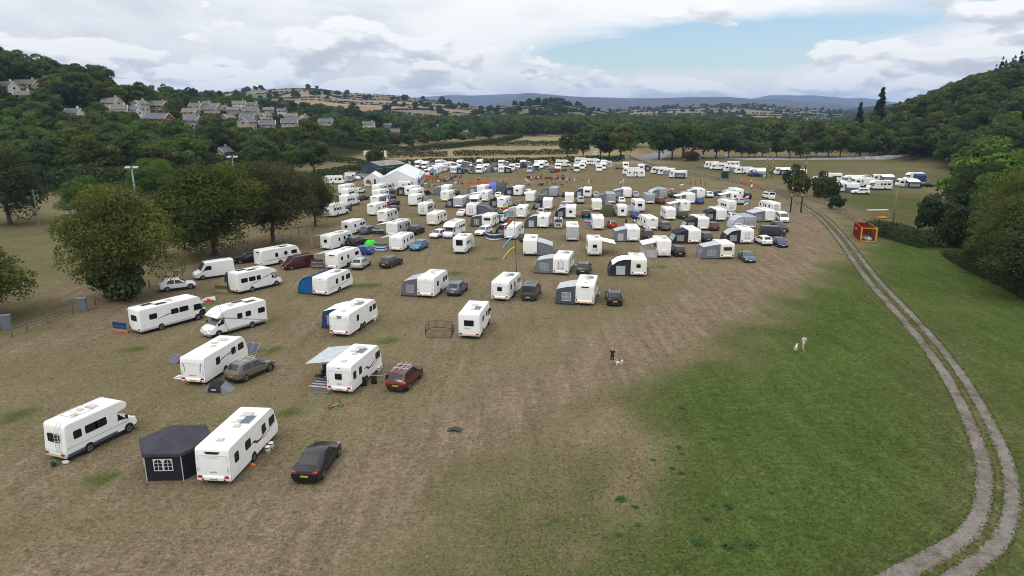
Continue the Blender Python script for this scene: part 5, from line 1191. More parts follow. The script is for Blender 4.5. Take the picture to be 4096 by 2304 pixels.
CAMP = [
('mh',-30.44,45.46,20,'old white camper van with a roof ladder and blue-grey skirt, front left corner',(),dict(L=5.9,W=2.05,Hh=2.75,kind='old',rearwin=2,wins=((-0.05, 0.9), (-0.3, 0.9), (-0.66, 0.55)),vents=3,solar=0,lower=(0.07, 0.09, 0.12),top='none',decal='line',dcol=(0.25, 0.27, 0.3),tl='side',name='camper_van')),
('cv',-18.88,43.14,5,'white caravan with dark red swoosh beside the grey gazebo, nearest caravan',(),dict(L=7.3,twin=False,top='crescent',decal='swoosh',dcol=(0.1, 0.025, 0.03),vents=4,solar=1,dish=True,tl='side',plate_txt='KG57 NUJ',wins=((0.72, 0.85), (0.36, 0.55), (-0.3, 0.72), (-0.74, 0.5)),brand='SWIFT')),
('car',-13.18,41.92,5.5,'black hatchback parked right of the nearest caravan',('liftback',(0.012, 0.012, 0.014),),dict(plate_txt='KG57 NUJ')),
('cv',-27.46,59.65,9,'white caravan lettered PEGASUS behind the small pop-up tent',(),dict(L=7.2,top='none',decal='waves',dcol=(0.03, 0.06, 0.16),tl='side',plate_txt='LL64 GVO',brand='PEGASUS',wins=((0.66, 0.9), (0.3, 0.62), (-0.4, 0.5), (-0.42, 0.5)))),
('car',-23.94,58.61,27,'bronze grey SUV with roof bars beside the PEGASUS caravan',('suv',(0.13, 0.12, 0.105),),dict(rails=True,plate_txt='LL64 GVO')),
('cv',-14.00,57.36,12,'white caravan with small rear window and dark red swoosh, under the pale canopy',(),dict(L=6.6,rearwin=1,decal='swoosh',dcol=(0.09, 0.02, 0.03),solar=1,vents=4,plate_txt='MF20 GFO',brand='SWIFT',wins=((0.7, 0.95), (-0.45, 0.5), (-0.8, 0.5)))),
('can',-14.00,57.36,12,'pale grey canopy on orange poles left of the dark red swoosh caravan',(),dict(dep=2.6,col='lgrey',pole='ORANGE',low=2.05,W=2.3,y0=-2.1,y1=2.3)),
('car',-9.47,56.67,14,'dark red SUV with roof bars beside the washing line',('suv',(0.1, 0.018, 0.018),),dict(rails=True,rackbox=None,plate_txt='MF20 GFO')),
('mh',-38.71,73.78,33,'long white motorhome with black nose and swirling side stripes by the left fence',(),dict(L=7.8,Hh=2.8,kind='aclass',rearwin=2,top='none',decal='waves',dcol=(0.05, 0.02, 0.025),solar=2,vents=2,wins=((0.3, 1.0), (0.02, 0.8), (-0.62, 0.8)),plate_txt=None)),
('can',-38.71,73.78,33,'white canopy on the long swirl-striped motorhome at the left fence',(),dict(dep=2.2,col='white',W=2.3,y0=-2.9,y1=1.1)),
('mh',-30.71,71.99,215,'white motorhome facing the camera beneath the Welsh flag',(),dict(Hh=2.85,kind='low',cab=(0.75, 0.75, 0.74),solar=2,vents=1,wins=((-0.02, 0.55), (-0.32, 0.6), (-0.8, 0.8)),lower=(0.3, 0.29, 0.27))),
('cv',-17.57,72.96,13,'white twin-axle caravan with a grey rear badge panel and blue awning',(),dict(L=7.4,twin=True,top='shield',decal=None,vents=4,solar=1,dish=True,tl='side',wins=((0.74, 0.75), (0.48, 0.6), (-0.42, 0.5)))),
('aw',-17.57,72.96,13,'white and blue awning behind the twin-axle caravan with the badge panel',(),dict(wall='navy',roof='white',dep=2.3,W=2.3,y0=-1.3,y1=1.9)),
('mh',-4.06,71.73,9,'white motorhome with rear window beside the black dog pen',(),dict(L=6.2,Hh=2.8,kind='aclass',rearwin=2,top='none',solar=1,vents=2,wins=((0.25, 0.8), (-0.35, 0.9)),lower=(0.6, 0.58, 0.5))),
('car',-45.30,89.59,58,'white sporty SUV parked under the nearest lime tree',('coupesuv',(0.75, 0.75, 0.74),),dict()),
('car',-43.37,96.71,232,'white panel van with black bumper under the second lime tree',('bigvan',(0.75, 0.75, 0.74),),dict(glass_panel=False)),
('mh',-34.74,90.01,36,'white motorhome beside the camouflage windbreak',(),dict(L=6.9,Hh=2.85,kind='low',solar=2,vents=1,top='none',lower=(0.6, 0.6, 0.6))),
('aw',-34.74,90.01,36,'dark blue awning with camouflage windbreak beside the white motorhome',(),dict(wall='navy',roof='slate',dep=2.0,window=0,W=2.3,y0=-2.85,y1=0.55)),
('cv',-23.98,88.84,18,'white caravan with a dark blue curved awning, left of centre',(),dict(L=6.3,decal='low',dcol=(0.16, 0.17, 0.18),solar=1,vents=2)),
('aw',-23.98,88.84,18,'dark blue curved awning with pale skirt left of centre',(),dict(style='air',wall='blue',roof='navy',dep=2.5,window=0,W=2.3,y0=-2.75,y1=1.05)),
('cv',-10.43,87.94,13,'white caravan beside the plum awning, next to a blue-grey SUV',(),dict(L=6.1)),
('aw',-10.43,87.94,13,'plum and lilac awning on the caravan next to the blue-grey SUV',(),dict(wall='plum',roof='lilac',dep=2.4,W=2.3,y0=-2.75,y1=0.95)),
('car',-7.25,87.86,13,'blue-grey SUV right of the plum awning caravan',('suv',(0.075, 0.1, 0.135),),dict(rails=True)),
('cv',-37.07,106.07,38,'white caravan partly under the trees behind the maroon van',(),dict(L=7.2,top='crescent',decal='low',dcol=(0.03, 0.03, 0.035),solar=1)),
('car',-32.97,102.68,225,'maroon minibus facing the camera under the beech tree',('van',(0.075, 0.012, 0.016),),dict()),
('car',-42.07,106.71,235,'black car in the shade behind the white panel van',('estate',(0.012, 0.012, 0.014),),dict()),
('cv',-26.21,104.29,18,('white twin-axle caravan with striped windbreak', 3),(),dict(L=6.9,twin=True,top='crescent',solar=0)),
('can',-26.21,104.29,18,('grey canopy over a blue striped windbreak', 3),(),dict(dep=2.6,W=2.3,y0=-2.45,y1=0.95)),
('car',-23.30,102.89,8,('silver SUV', 3),('suv',(0.38, 0.39, 0.4),),dict(rails=True)),
('car',-18.82,103.94,22,('dark grey SUV', 3),('suv',(0.035, 0.037, 0.04),),dict(rails=True)),
('cv',-30.94,119.14,22,('white caravan with small rear window', 4),(),dict(L=6.6,rearwin=1,decal='loop',dcol=(0.04, 0.04, 0.045),solar=1,dish=True)),
('can',-30.94,119.14,22,('grey canopy with folded windbreak', 4),(),dict(dep=2.4,col='lgrey',W=2.3,y0=-1.7,y1=1.9)),
('car',-27.79,120.18,20,('black jeep-like SUV', 4),('bigsuv',(0.012, 0.012, 0.014),),dict(rails=True,spare=True)),
('car',-25.42,113.14,-72,('bright blue hatchback parked sideways', 4),('hatch',(0.02, 0.06, 0.28),),dict()),
('cv',-19.26,117.99,12,('white caravan with clear blue-white windbreak', 4),(),dict(L=6.4)),
('can',-19.26,117.99,12,('grey canopy above the striped windbreak', 4),(),dict(dep=2.3,W=2.3,y0=-1.8,y1=1.2)),
('car',-16.23,117.27,196,('light blue SUV facing the camera', 4),('coupesuv',(0.07, 0.17, 0.3),),dict()),
('cv',-31.29,133.82,18,('white caravan with rear window', 5),(),dict(L=5.6,rearwin=1,vents=2)),
('car',-28.16,133.42,24,('blue-grey estate car', 5),('estate',(0.075, 0.1, 0.135),),dict(rails=True)),
('cv',-22.13,132.49,17,('white caravan with silver flanks', 5),(),dict(L=6.6,decal='waves',dcol=(0.05, 0.05, 0.055),sidecol=(0.36, 0.36, 0.37),solar=2,vents=2)),
('can',-22.13,132.49,17,('white canopy with black windbreak', 5),(),dict(dep=2.6,col='white',W=2.3,y0=-2.3,y1=1.3)),
('car',-18.83,132.80,16,('black SUV', 5),('bigsuv',(0.012, 0.012, 0.014),),dict()),
('car',-14.20,128.88,202,('white hatchback facing the camera', 5),('hatch',(0.75, 0.75, 0.74),),dict()),
('mh',-11.25,130.26,197,('white motorhome facing the camera', 5),(),dict(kind='low',solar=1,vents=3,cab=(0.75, 0.75, 0.74))),
('mh',-8.32,116.21,9,'white motorhome with tall rear window and open side door, alone in the middle',(),dict(L=6.8,Hh=2.8,rearwin=4,kind='low',solar=1,vents=3,tl='tall',top='none',open_door=True,lower=(0.35, 0.35, 0.36))),
('car',-5.55,131.58,205,('white SUV facing the camera', 5),('suv',(0.75, 0.75, 0.74),),dict()),
('cv',-16.05,145.28,13,('cream twin-axle caravan', 6),(),dict(L=6.9,twin=True,body='cream')),
('cv',-0.65,86.72,15,('white twin-axle caravan with square rear window', 2),(),dict(L=6.8,twin=True,rearwin=1,decal='low',dcol=(0.1, 0.1, 0.11),solar=1,brand=None)),
('car',2.51,85.83,12,('charcoal camper van', 2),('van',(0.035, 0.037, 0.04),),dict(roofdark=True)),
('cv',9.62,84.65,11,('white caravan with large red tail lights', 2),(),dict(L=6.6,top='crescent',tl='tall',solar=1,vents=4)),
('aw',9.62,84.65,11,('charcoal awning with a barred window', 2),(),dict(style='full',wall='slate',roof='lgrey',dep=2.5,inner='white',W=2.3,y0=-3.2,y1=0.3)),
('car',12.84,83.27,3,('black SUV with silver roof rails', 2),('suv',(0.012, 0.012, 0.014),),dict(rails=True)),
('cv',7.84,100.94,12,('white twin-axle caravan with a rear bike rack', 3),(),dict(L=6.9,twin=True,rack=True,solar=1)),
('aw',7.84,100.94,12,('grey and white sloping awning', 3),(),dict(wall='grey',roof='lgrey',dep=2.9,W=2.3,y0=-2.95,y1=0.35)),
('car',10.80,99.73,12,('dark grey SUV', 3),('suv',(0.035, 0.037, 0.04),),dict(rails=True)),
('cv',18.62,99.63,4,('off-white caravan with small rear window', 3),(),dict(L=6.0,rearwin=1,body='cream',top='none')),
('aw',18.62,99.63,4,('black and white curved awning with a bright doorway', 3),(),dict(style='air',wall='dark',roof='white',dep=3.1,window=2,W=2.3,y0=-2.8,y1=0.8)),
('mh',3.20,114.39,4,('white motorhome with awning on its right side', 4),(),dict(L=6.4,Hh=2.75,rearwin=0,kind='aclass',tl='side',solar=1,vents=1,top='none')),
('aw',3.20,114.39,4,('large grey awning on the right flank of a motorhome', 4),(),dict(side=1,style='full',wall='grey',roof='lgrey',dep=2.7,window=0,low=1.7,W=2.3,y0=-2.9,y1=1.0)),
('mh',13.87,114.36,3,('white motorhome with a bicycle on its rack', 4),(),dict(L=6.9,kind='low',rearwin=1,rack=True,solar=1,vents=2)),
('can',13.87,114.36,3,('white canopy pulled out to the right', 4),(),dict(side=1,dep=2.4,col='white',W=2.3,y0=-2.45,y1=1.35)),
('mh',25.09,113.50,2,('white motorhome with a round spare wheel cover', 4),(),dict(kind='low',tl='tall',wheelcover=True,solar=1,vents=2)),
('can',25.09,113.50,2,('pale blue-white canopy pulled out to the left', 4),(),dict(side=-1,dep=2.3,col='white',W=2.3,y0=-2.7,y1=1.1)),
('mh',11.34,127.63,3,('silver motorhome with pale rear panel', 5),(),dict(body='silver',rearwin=0,kind='aclass',top='none',vents=3,solar=1)),
('cv',0.46,129.33,13,('white twin-axle caravan with blue windbreak', 5),(),dict(L=7.0,twin=True,body='white')),
('aw',0.46,129.33,13,('white curved awning with dark edge', 5),(),dict(style='air',wall='dark',roof='white',dep=2.2,W=2.3,y0=-1.9,y1=1.3)),
('car',2.83,125.30,24,('dark grey car', 5),('hatch',(0.035, 0.037, 0.04),),dict()),
('cv',6.81,141.81,9,('white caravan with a badge panel', 6),(),dict(L=6.4,top='shield',vents=2)),
('aw',6.81,141.81,9,('grey curved awning with pale door panel', 6),(),dict(style='air',wall='slate',roof='lgrey',dep=2.7,window=2,W=2.3,y0=-3.0,y1=0.6)),
('car',9.61,140.88,3,('silver van with two black stripes', 6),('van',(0.38, 0.39, 0.4),),dict()),
('cv',17.61,139.81,3,('tall white caravan', 6),(),dict(L=6.6,vents=2)),
('car',20.71,140.16,0,('bright red small car', 6),('small',(0.3, 0.012, 0.02),),dict()),
('cv',27.87,139.27,-7,('white caravan showing its left flank', 6),(),dict(L=6.6,top='shield',vents=2)),
('car',30.96,137.67,0,('blue-grey large SUV', 6),('bigsuv',(0.075, 0.1, 0.135),),dict()),
('cv',22.45,126.86,3,('white caravan with roof box aerial', 5),(),dict(L=6.5,vents=2)),
('aw',22.45,126.86,3,('grey flared awning with dark door', 5),(),dict(wall='grey',roof='lgrey',dep=2.5,window=2,W=2.3,y0=-3.05,y1=0.45)),
('car',25.60,127.63,2,('dark grey SUV', 5),('bigsuv',(0.035, 0.037, 0.04),),dict()),
('cv',-4.50,142.61,14,('white caravan with wide bronze rear window', 6),(),dict(L=5.4,rearwin=2,top='none',vents=2)),
('aw',-4.50,142.61,14,('dark awning with arched windows', 6),(),dict(style='full',wall='slate',roof='lgrey',dep=2.5,inner='white',W=2.3,y0=-2.6,y1=0.3)),
('car',-2.26,147.85,12,('white four-wheel-drive with black roof rack', 6),('bigsuv',(0.75, 0.75, 0.74),),dict(spare=True,rackbox=1)),
('cv',32.93,125.10,-3,('white caravan with round tail lights', 5),(),dict(L=6.4,top='none',vents=2)),
('aw',32.93,125.10,-3,('black sloping awning with clear front', 5),(),dict(style='lean',wall='dark',roof='dark',dep=3.0,W=2.3,y0=-2.9,y1=0.6)),
('car',35.91,125.47,-2,('dark grey SUV', 5),('suv',(0.035, 0.037, 0.04),),dict(rails=True)),
('cv',42.62,124.85,2,('white caravan with rear bike rack', 5),(),dict(L=6.4,rack=True,top='none',vents=2,solar=1)),
('aw',42.62,124.85,2,('black curved awning with bright window', 5),(),dict(style='air',wall='dark',roof='lgrey',dep=2.7,W=2.3,y0=-2.9,y1=0.6)),
('cv',34.92,111.37,-2,('older cream caravan with wide rear window', 4),(),dict(L=5.2,rearwin=2,body='cream',top='none',vents=2)),
('aw',34.92,111.37,-2,('grey and white porch awning held by yellow guys', 4),(),dict(wall='grey',roof='lgrey',dep=3.1,W=2.3,y0=-2.4,y1=0.6)),
('car',37.97,108.06,184,('blue-grey saloon facing the camera', 4),('saloon',(0.075, 0.1, 0.135),),dict()),
('car',45.50,121.95,-4,('white SUV', 4),('suv',(0.75, 0.75, 0.74),),dict()),
('car',47.92,120.09,184,('dark blue hatchback facing the camera', 4),('hatch',(0.015, 0.025, 0.09),),dict()),
('car',27.77,112.66,0,('black SUV', 4),('suv',(0.012, 0.012, 0.014),),dict()),
('car',50.31,130.48,98,('charcoal camper van parked sideways', 5),('van',(0.035, 0.037, 0.04),),dict()),
('car',53.73,135.85,176,('black SUV behind the sideways camper', 5),('bigsuv',(0.012, 0.012, 0.014),),dict()),
('cv',48.41,140.67,-2,('caravan under a pale grey cover', 6),(),dict(L=6.0,body='cover',cover=True,top='none',vents=1)),
('aw',48.41,140.67,-2,('pale lilac awning on the covered caravan', 6),(),dict(style='air',wall='lgrey',roof='lgrey',dep=2.4,window=0,W=2.3,y0=-2.6,y1=0.8)),
('car',45.78,137.03,12,('silver estate car nose to a covered caravan', 6),('estate',(0.38, 0.39, 0.4),),dict()),
('cv',55.57,150.13,-6,('white caravan with a wide clear awning', 7),(),dict(L=6.5,vents=2)),
('aw',55.57,150.13,-6,('pale grey awning with wide clear windows', 7),(),dict(style='full',wall='grey',roof='lgrey',dep=2.9,W=2.3,y0=-3.15,y1=0.75)),
('car',59.09,148.09,190,('white minibus facing the camera', 6),('van',(0.75, 0.75, 0.74),),dict()),
('cv',38.48,139.41,-2,('white caravan with a black flared awning', 6),(),dict(L=6.4,top='none',vents=2,solar=1)),
('aw',38.48,139.41,-2,('black flared awning with a slanting clear panel', 6),(),dict(style='lean',wall='dark',roof='dark',dep=2.9,W=2.3,y0=-2.9,y1=0.6)),
('car',40.68,137.74,-2,('dark red SUV', 6),('suv',(0.1, 0.018, 0.018),),dict()),
('cv',45.45,150.94,-3,('white caravan behind a black awning', 7),(),dict(L=6.4,top='none',vents=2)),
('aw',45.45,150.94,-3,('black awning with a large clear triangle', 7),(),dict(style='lean',wall='dark',roof='dark',dep=2.7,W=2.3,y0=-2.9,y1=0.6)),
('car',48.79,150.71,0,('white SUV with dark roof', 7),('suv',(0.75, 0.75, 0.74),),dict(roofdark=True)),
('mh',51.30,163.75,-6,('white motorhome with a rear bike rack', 7),(),dict(L=7.2,kind='low',rack=True,solar=1,vents=2)),
('cv',61.30,162.21,-8,('white caravan with a bike rack', 7),(),dict(L=6.4,rack=True,top='none',vents=1)),
('car',70.49,188.01,-4,('white camper with its roof raised', 8),('van',(0.75, 0.75, 0.74),),dict(popup=True)),
('cv',34.91,152.13,1,('white caravan with curved red tail lights', 7),(),dict(L=6.3,tl='tall',vents=2)),
('car',38.12,152.98,0,('dark grey SUV', 7),('bigsuv',(0.035, 0.037, 0.04),),dict()),
('cv',40.92,164.03,-2,('white caravan with a badge panel', 7),(),dict(L=6.0,top='shield',vents=2)),
('can',40.92,164.03,-2,('white canopy on yellow guys', 7),(),dict(dep=2.6,col='white',W=2.3,y0=-2.4,y1=0.4)),
('cv',45.99,179.14,-3,('white caravan draped with flags', 9),(),dict(L=6.0,top='none',vents=2)),
('can',45.99,179.14,-3,('cream canopy beside the flags', 9),(),dict(dep=2.6,col='white',W=2.3,y0=-2.4,y1=0.6)),
('car',48.57,177.77,0,('blue SUV', 9),('suv',(0.02, 0.06, 0.28),),dict()),
('cv',51.81,190.93,-2,('white caravan with a badge panel', 8),(),dict(top='shield',vents=2)),
('aw',51.81,190.93,-2,('grey and white sloping awning', 8),(),dict(wall='grey',roof='lgrey',dep=2.5,W=2.3,y0=-2.8,y1=0.4)),
('car',54.79,190.91,0,('white SUV', 8),('suv',(0.75, 0.75, 0.74),),dict()),
('car',58.55,194.66,75,('dark blue car parked sideways', 8),('saloon',(0.015, 0.025, 0.09),),dict()),
('cv',61.94,190.05,-4,('white caravan with a rear window', 8),(),dict(L=6.4,rearwin=1,top='none',vents=2)),
('aw',61.94,190.05,-4,('pale grey sloping awning', 8),(),dict(wall='lgrey',roof='lgrey',dep=2.7,W=2.3,y0=-2.9,y1=0.4)),
('cv',58.44,182.07,-4,('white caravan with a rear window', 9),(),dict(L=5.4,rearwin=1,top='none',vents=2)),
('can',58.44,182.07,-4,('white canopy stretched low', 9),(),dict(dep=2.8,col='white',W=2.3,y0=-2.3,y1=0.3)),
('car',64.45,188.73,0,('black SUV', 8),('bigsuv',(0.012, 0.012, 0.014),),dict()),
('car',58.83,176.70,0,('silver SUV', 9),('suv',(0.38, 0.39, 0.4),),dict()),
('cv',25.05,155.69,2,('small white caravan with rear window', 7),(),dict(L=5.0,W=2.1,rearwin=1,vents=1)),
('car',27.90,153.21,2,('bright blue SUV', 7),('suv',(0.02, 0.06, 0.28),),dict()),
('mh',30.28,164.92,-1,('white motorhome with rear window', 7),(),dict(L=6.9,kind='low',rearwin=2,rack=True,vents=1,solar=0)),
('cv',20.53,166.02,4,('off-white caravan', 9),(),dict(vents=2,body='cream')),
('car',23.90,169.75,2,('dark grey car', 9),('saloon',(0.035, 0.037, 0.04),),dict()),
('car',16.76,154.11,3,('black SUV', 7),('suv',(0.012, 0.012, 0.014),),dict()),
('cv',25.71,179.48,2,('caravan under a grey wave-printed cover', 9),(),dict(L=6.0,body='cover',cover=True,top='none',vents=0)),
('aw',25.71,179.48,2,('crumpled grey curved awning', 9),(),dict(style='air',wall='grey',roof='grey',dep=2.8,window=0,W=2.3,y0=-2.9,y1=0.6)),
('car',28.43,178.28,0,('white SUV', 9),('suv',(0.75, 0.75, 0.74),),dict()),
('cv',31.98,191.90,2,('white caravan', 8),(),dict(vents=2)),
('aw',31.98,191.90,2,('grey and white porch awning', 8),(),dict(wall='grey',roof='lgrey',dep=2.8,W=2.3,y0=-2.8,y1=0.4)),
('car',34.55,192.18,1,('silver pickup', 8),('estate',(0.38, 0.39, 0.4),),dict()),
('cv',21.30,192.76,8,('white caravan with wide dark rear window', 8),(),dict(L=6.0,rearwin=2,top='none',vents=2)),
('aw',21.30,192.76,8,('grey awning with a pale door', 8),(),dict(style='air',wall='slate',roof='lgrey',dep=2.4,window=2,W=2.3,y0=-2.8,y1=0.4)),
('car',23.50,191.83,2,('silver car', 8),('hatch',(0.38, 0.39, 0.4),),dict()),
('car',17.90,178.77,3,('silver SUV', 9),('bigsuv',(0.38, 0.39, 0.4),),dict(rails=True)),
('cv',35.71,178.84,0,('small caravan under a grey wave-printed cover', 9),(),dict(L=5.4,body='cover',cover=True,top='none',vents=0)),
('car',38.51,177.77,0,('red SUV', 9),('suv',(0.1, 0.018, 0.018),),dict()),
('cv',41.04,190.51,-8,('caravan under a grey cover beside the blue-white flag', 8),(),dict(body='cover',cover=True,top='none',vents=1)),
('aw',41.04,190.51,-8,('beige-grey curved awning behind the blue-white flag', 8),(),dict(style='air',wall='grey',roof='lgrey',dep=2.5,W=2.3,y0=-2.8,y1=0.5)),
('car',44.78,191.09,0,('black SUV', 8),('suv',(0.012, 0.012, 0.014),),dict()),
('cv',-27.16,148.53,14,('white caravan with grey flanks and red tail lights', 6),(),dict(top='crescent',tl='tall',decal='loop',dcol=(0.04, 0.04, 0.045),sidecol=(0.48, 0.48, 0.49),vents=2,solar=1)),
('cv',-31.37,158.77,14,('white caravan with a badge panel', 7),(),dict(L=6.4,top='shield',decal='low',dcol=(0.02, 0.02, 0.025),vents=2)),
('cv',-33.47,173.77,15,('white caravan with dark grey flanks', 9),(),dict(L=6.8,top='crescent',sidecol=(0.2, 0.2, 0.21),vents=2)),
('cv',-35.97,187.50,14,('white caravan', 8),(),dict(L=6.4,vents=2)),
('cv',-38.71,200.68,14,('white caravan', 8),(),dict(L=6.0,vents=1)),
('car',-30.20,174.48,14,('black SUV', 9),('coupesuv',(0.012, 0.012, 0.014),),dict()),
('car',-32.94,185.32,14,('dark blue SUV', 8),('coupesuv',(0.015, 0.025, 0.09),),dict()),
('car',-35.13,197.20,10,('black SUV', 8),('bigsuv',(0.012, 0.012, 0.014),),dict()),
('car',-28.51,163.70,14,('dark grey car', 7),('hatch',(0.035, 0.037, 0.04),),dict()),
('cv',-48.34,200.75,16,('white caravan', 8),(),dict(vents=2)),
('mh',-44.42,188.40,16,('white motorhome', 8),(),dict(L=6.6,kind='low',vents=2)),
('mh',-41.17,173.72,18,('white motorhome with dark cab', 9),(),dict(L=6.8,kind='low',vents=1)),
('mh',-40.26,156.76,20,('white motorhome half hidden by the small tree', 7),(),dict(L=6.8,kind='low',vents=1)),
('car',-40.06,163.30,12,('black SUV', 7),('suv',(0.012, 0.012, 0.014),),dict()),
('car',-40.51,184.55,20,('dark grey pickup', 8),('estate',(0.035, 0.037, 0.04),),dict()),
('car',-44.70,200.33,20,('white SUV', 8),('suv',(0.75, 0.75, 0.74),),dict()),
('cv',-58.28,225.94,85,'white caravan parked sideways beside the white vans left of the marquee',(),dict(vents=2)),
('car',-55.34,232.41,30,('silver car', 11),('hatch',(0.38, 0.39, 0.4),),dict()),
('car',-55.54,237.32,120,('dark grey car', 11),('hatch',(0.035, 0.037, 0.04),),dict()),
('car',-55.50,239.80,112,'white panel van with roof rack left of the marquee',('bigvan',(0.75, 0.75, 0.74),),dict(glass_panel=False)),
('car',-53.94,243.78,118,('grey car', 11),('mpv',(0.12, 0.125, 0.13),),dict()),
('car',-53.08,245.48,118,('black car', 11),('hatch',(0.012, 0.012, 0.014),),dict()),
('mh',-24.39,175.16,12,('white motorhome beside the green tent', 9),(),dict(L=6.6,kind='low',vents=1,solar=0,top='strip')),
('mh',-25.89,188.55,12,('white motorhome', 8),(),dict(L=6.8,kind='low',vents=1,solar=0)),
('mh',-19.79,158.89,12,('white motorhome with beige flanks and bike rack', 7),(),dict(L=6.6,kind='low',rack=True,sidecol=(0.36, 0.33, 0.29),vents=2,solar=0)),
('cv',-28.27,196.02,20,('white caravan with rear window', 8),(),dict(rearwin=1,top='none',vents=1)),
('aw',-28.27,196.02,20,('black awning with pale curtains', 8),(),dict(style='full',wall='dark',roof='lgrey',dep=2.6,W=2.3,y0=-3.0,y1=0.1)),
('car',-24.78,195.66,20,('black SUV', 8),('suv',(0.012, 0.012, 0.014),),dict()),
('cv',-18.70,197.82,8,('white caravan', 8),(),dict(L=5.8,top='none',vents=0)),
('aw',-18.70,197.82,8,('grey sloping awning with pale skirt', 8),(),dict(wall='grey',roof='lgrey',dep=2.6,window=0,W=2.3,y0=-2.7,y1=0.3)),
('cv',-17.19,183.77,11,('white caravan with dark brand panel', 9),(),dict(L=6.4,top='crescent',vents=1,decal='low',dcol=(0.2, 0.2, 0.2))),
('car',-16.20,197.37,8,('dark blue car', 8),('hatch',(0.015, 0.025, 0.09),),dict()),
('cv',-12.82,172.10,12,('silver caravan', 9),(),dict(body='silver',top='none',vents=2)),
('aw',-12.82,172.10,12,('dark awning with a blue groundsheet', 9),(),dict(style='lean',wall='dark',roof='grey',dep=2.3,W=2.3,y0=-2.9,y1=0.1)),
('car',-11.98,186.26,14,('silver car', 8),('saloon',(0.38, 0.39, 0.4),),dict()),
('mh',-9.23,172.04,188,('white motorhome with a black roof box', 9),(),dict(L=6.0,kind='low',vents=1,dish=False)),
('mh',-8.83,157.50,8,('white motorhome with purple-grey awnings', 7),(),dict(L=6.6,kind='low',rack=True,vents=1)),
('aw',-8.83,157.50,8,('purple-grey arched drive-away awning', 7),(),dict(side=1,style='air',wall='plum',roof='plum',dep=3.6,window=0,W=2.3,y0=-2.3,y1=1.3)),
('car',-11.35,157.11,14,('white saloon', 7),('saloon',(0.75, 0.75, 0.74),),dict()),
('cv',-8.21,199.36,14,('white caravan', 8),(),dict(L=6.4,vents=1)),
('aw',-8.21,199.36,14,('grey awning with pale door panel', 8),(),dict(style='full',wall='grey',roof='lgrey',dep=2.9,window=2,W=2.3,y0=-3.1,y1=-0.2)),
('cv',-6.84,183.87,11,('white caravan with a badge panel and grey flanks', 9),(),dict(L=6.6,top='shield',vents=1,sidecol=(0.52, 0.52, 0.53))),
('can',-6.84,183.87,11,('white canopy over a small trailer', 9),(),dict(dep=2.8,col='white',W=2.3,y0=-2.7,y1=0.1)),
('car',-5.08,197.15,10,('dark grey pickup', 8),('estate',(0.035, 0.037, 0.04),),dict()),
('cv',-1.89,170.43,13,('white caravan with red tail lights', 9),(),dict(L=6.4,top='crescent',vents=1,tl='tall',decal='low',dcol=(0.2, 0.2, 0.2))),
('aw',-1.89,170.43,13,('white curved awning with open clear side', 9),(),dict(style='air',wall='dark',roof='white',dep=2.4,W=2.3,y0=-1.6,y1=1.4)),
('car',-3.62,189.47,10,('white SUV', 8),('suv',(0.75, 0.75, 0.74),),dict()),
('car',1.53,172.81,12,('black car', 9),('saloon',(0.012, 0.012, 0.014),),dict()),
('cv',2.12,195.93,12,('white caravan with small rear window', 8),(),dict(L=6.0,rearwin=1,top='none',vents=1)),
('aw',2.12,195.93,12,('grey awning with black frame', 8),(),dict(style='air',wall='dark',roof='lgrey',dep=2.7,W=2.3,y0=-2.8,y1=0.4)),
('car',4.53,195.65,190,('white SUV', 8),('suv',(0.75, 0.75, 0.74),),dict()),
('cv',5.15,182.49,9,('white caravan', 9),(),dict(vents=1,decal='loop',dcol=(0.05, 0.04, 0.06))),
('car',7.97,184.48,6,('dark grey SUV', 8),('suv',(0.035, 0.037, 0.04),),dict()),
('cv',2.45,155.01,8,('white caravan with a badge panel', 7),(),dict(L=6.4,top='shield',vents=1)),
('aw',2.45,155.01,8,('pale grey lean-to awning behind a wicker screen', 7),(),dict(wall='lgrey',roof='lgrey',dep=2.4,W=2.3,y0=-2.6,y1=0.2)),
('car',6.97,157.53,14,('silver SUV', 7),('suv',(0.38, 0.39, 0.4),),dict(rails=True)),
('cv',8.91,168.52,6,('white caravan with orange rear panels', 9),(),dict(L=6.0,top='none',vents=1)),
('aw',8.91,168.52,6,('dark flared awning with a clear triangle', 9),(),dict(style='lean',wall='dark',roof='dark',dep=2.8,W=2.3,y0=-2.8,y1=0.4)),
('car',12.84,169.18,190,('silver car', 9),('estate',(0.38, 0.39, 0.4),),dict()),
('cv',15.02,179.21,4,('white caravan', 9),(),dict(L=5.8,top='none',vents=1)),
('car',15.13,193.07,8,('black car', 8),('estate',(0.012, 0.012, 0.014),),dict()),
('cv',12.04,193.71,10,('caravan under a silver cover', 8),(),dict(body='cover',cover=True,top='none',vents=1)),
('aw',12.04,193.71,10,('grey curved awning with mesh windows', 8),(),dict(style='air',wall='grey',roof='grey',dep=2.6,W=2.3,y0=-2.9,y1=0.3)),
('cv',13.42,154.58,6,('white caravan with small rear window', 7),(),dict(rearwin=1,top='none',tl='tall',vents=1)),
('aw',13.42,154.58,6,('black curved awning with pale window', 7),(),dict(style='air',wall='dark',roof='lgrey',dep=2.4,W=2.3,y0=-2.9,y1=0.3)),
('mh',-39.22,291.23,188,('white overcab motorhome', 12),(),dict(L=6.6,kind='luton',Hh=3.0)),
('mh',-36.22,288.40,186,('white motorhome', 12),(),dict(L=6.4,kind='low')),
('car',-34.06,295.34,188,('blue-grey SUV', 12),('suv',(0.075, 0.1, 0.135),),dict()),
('cv',-31.81,300.77,185,('white caravan with awning', 12),(),dict()),
('aw',-31.81,300.77,185,('pale grey curved awning', 12),(),dict(style='air',wall='lgrey',roof='lgrey',dep=2.6,W=2.3,y0=-2.3,y1=1.1)),
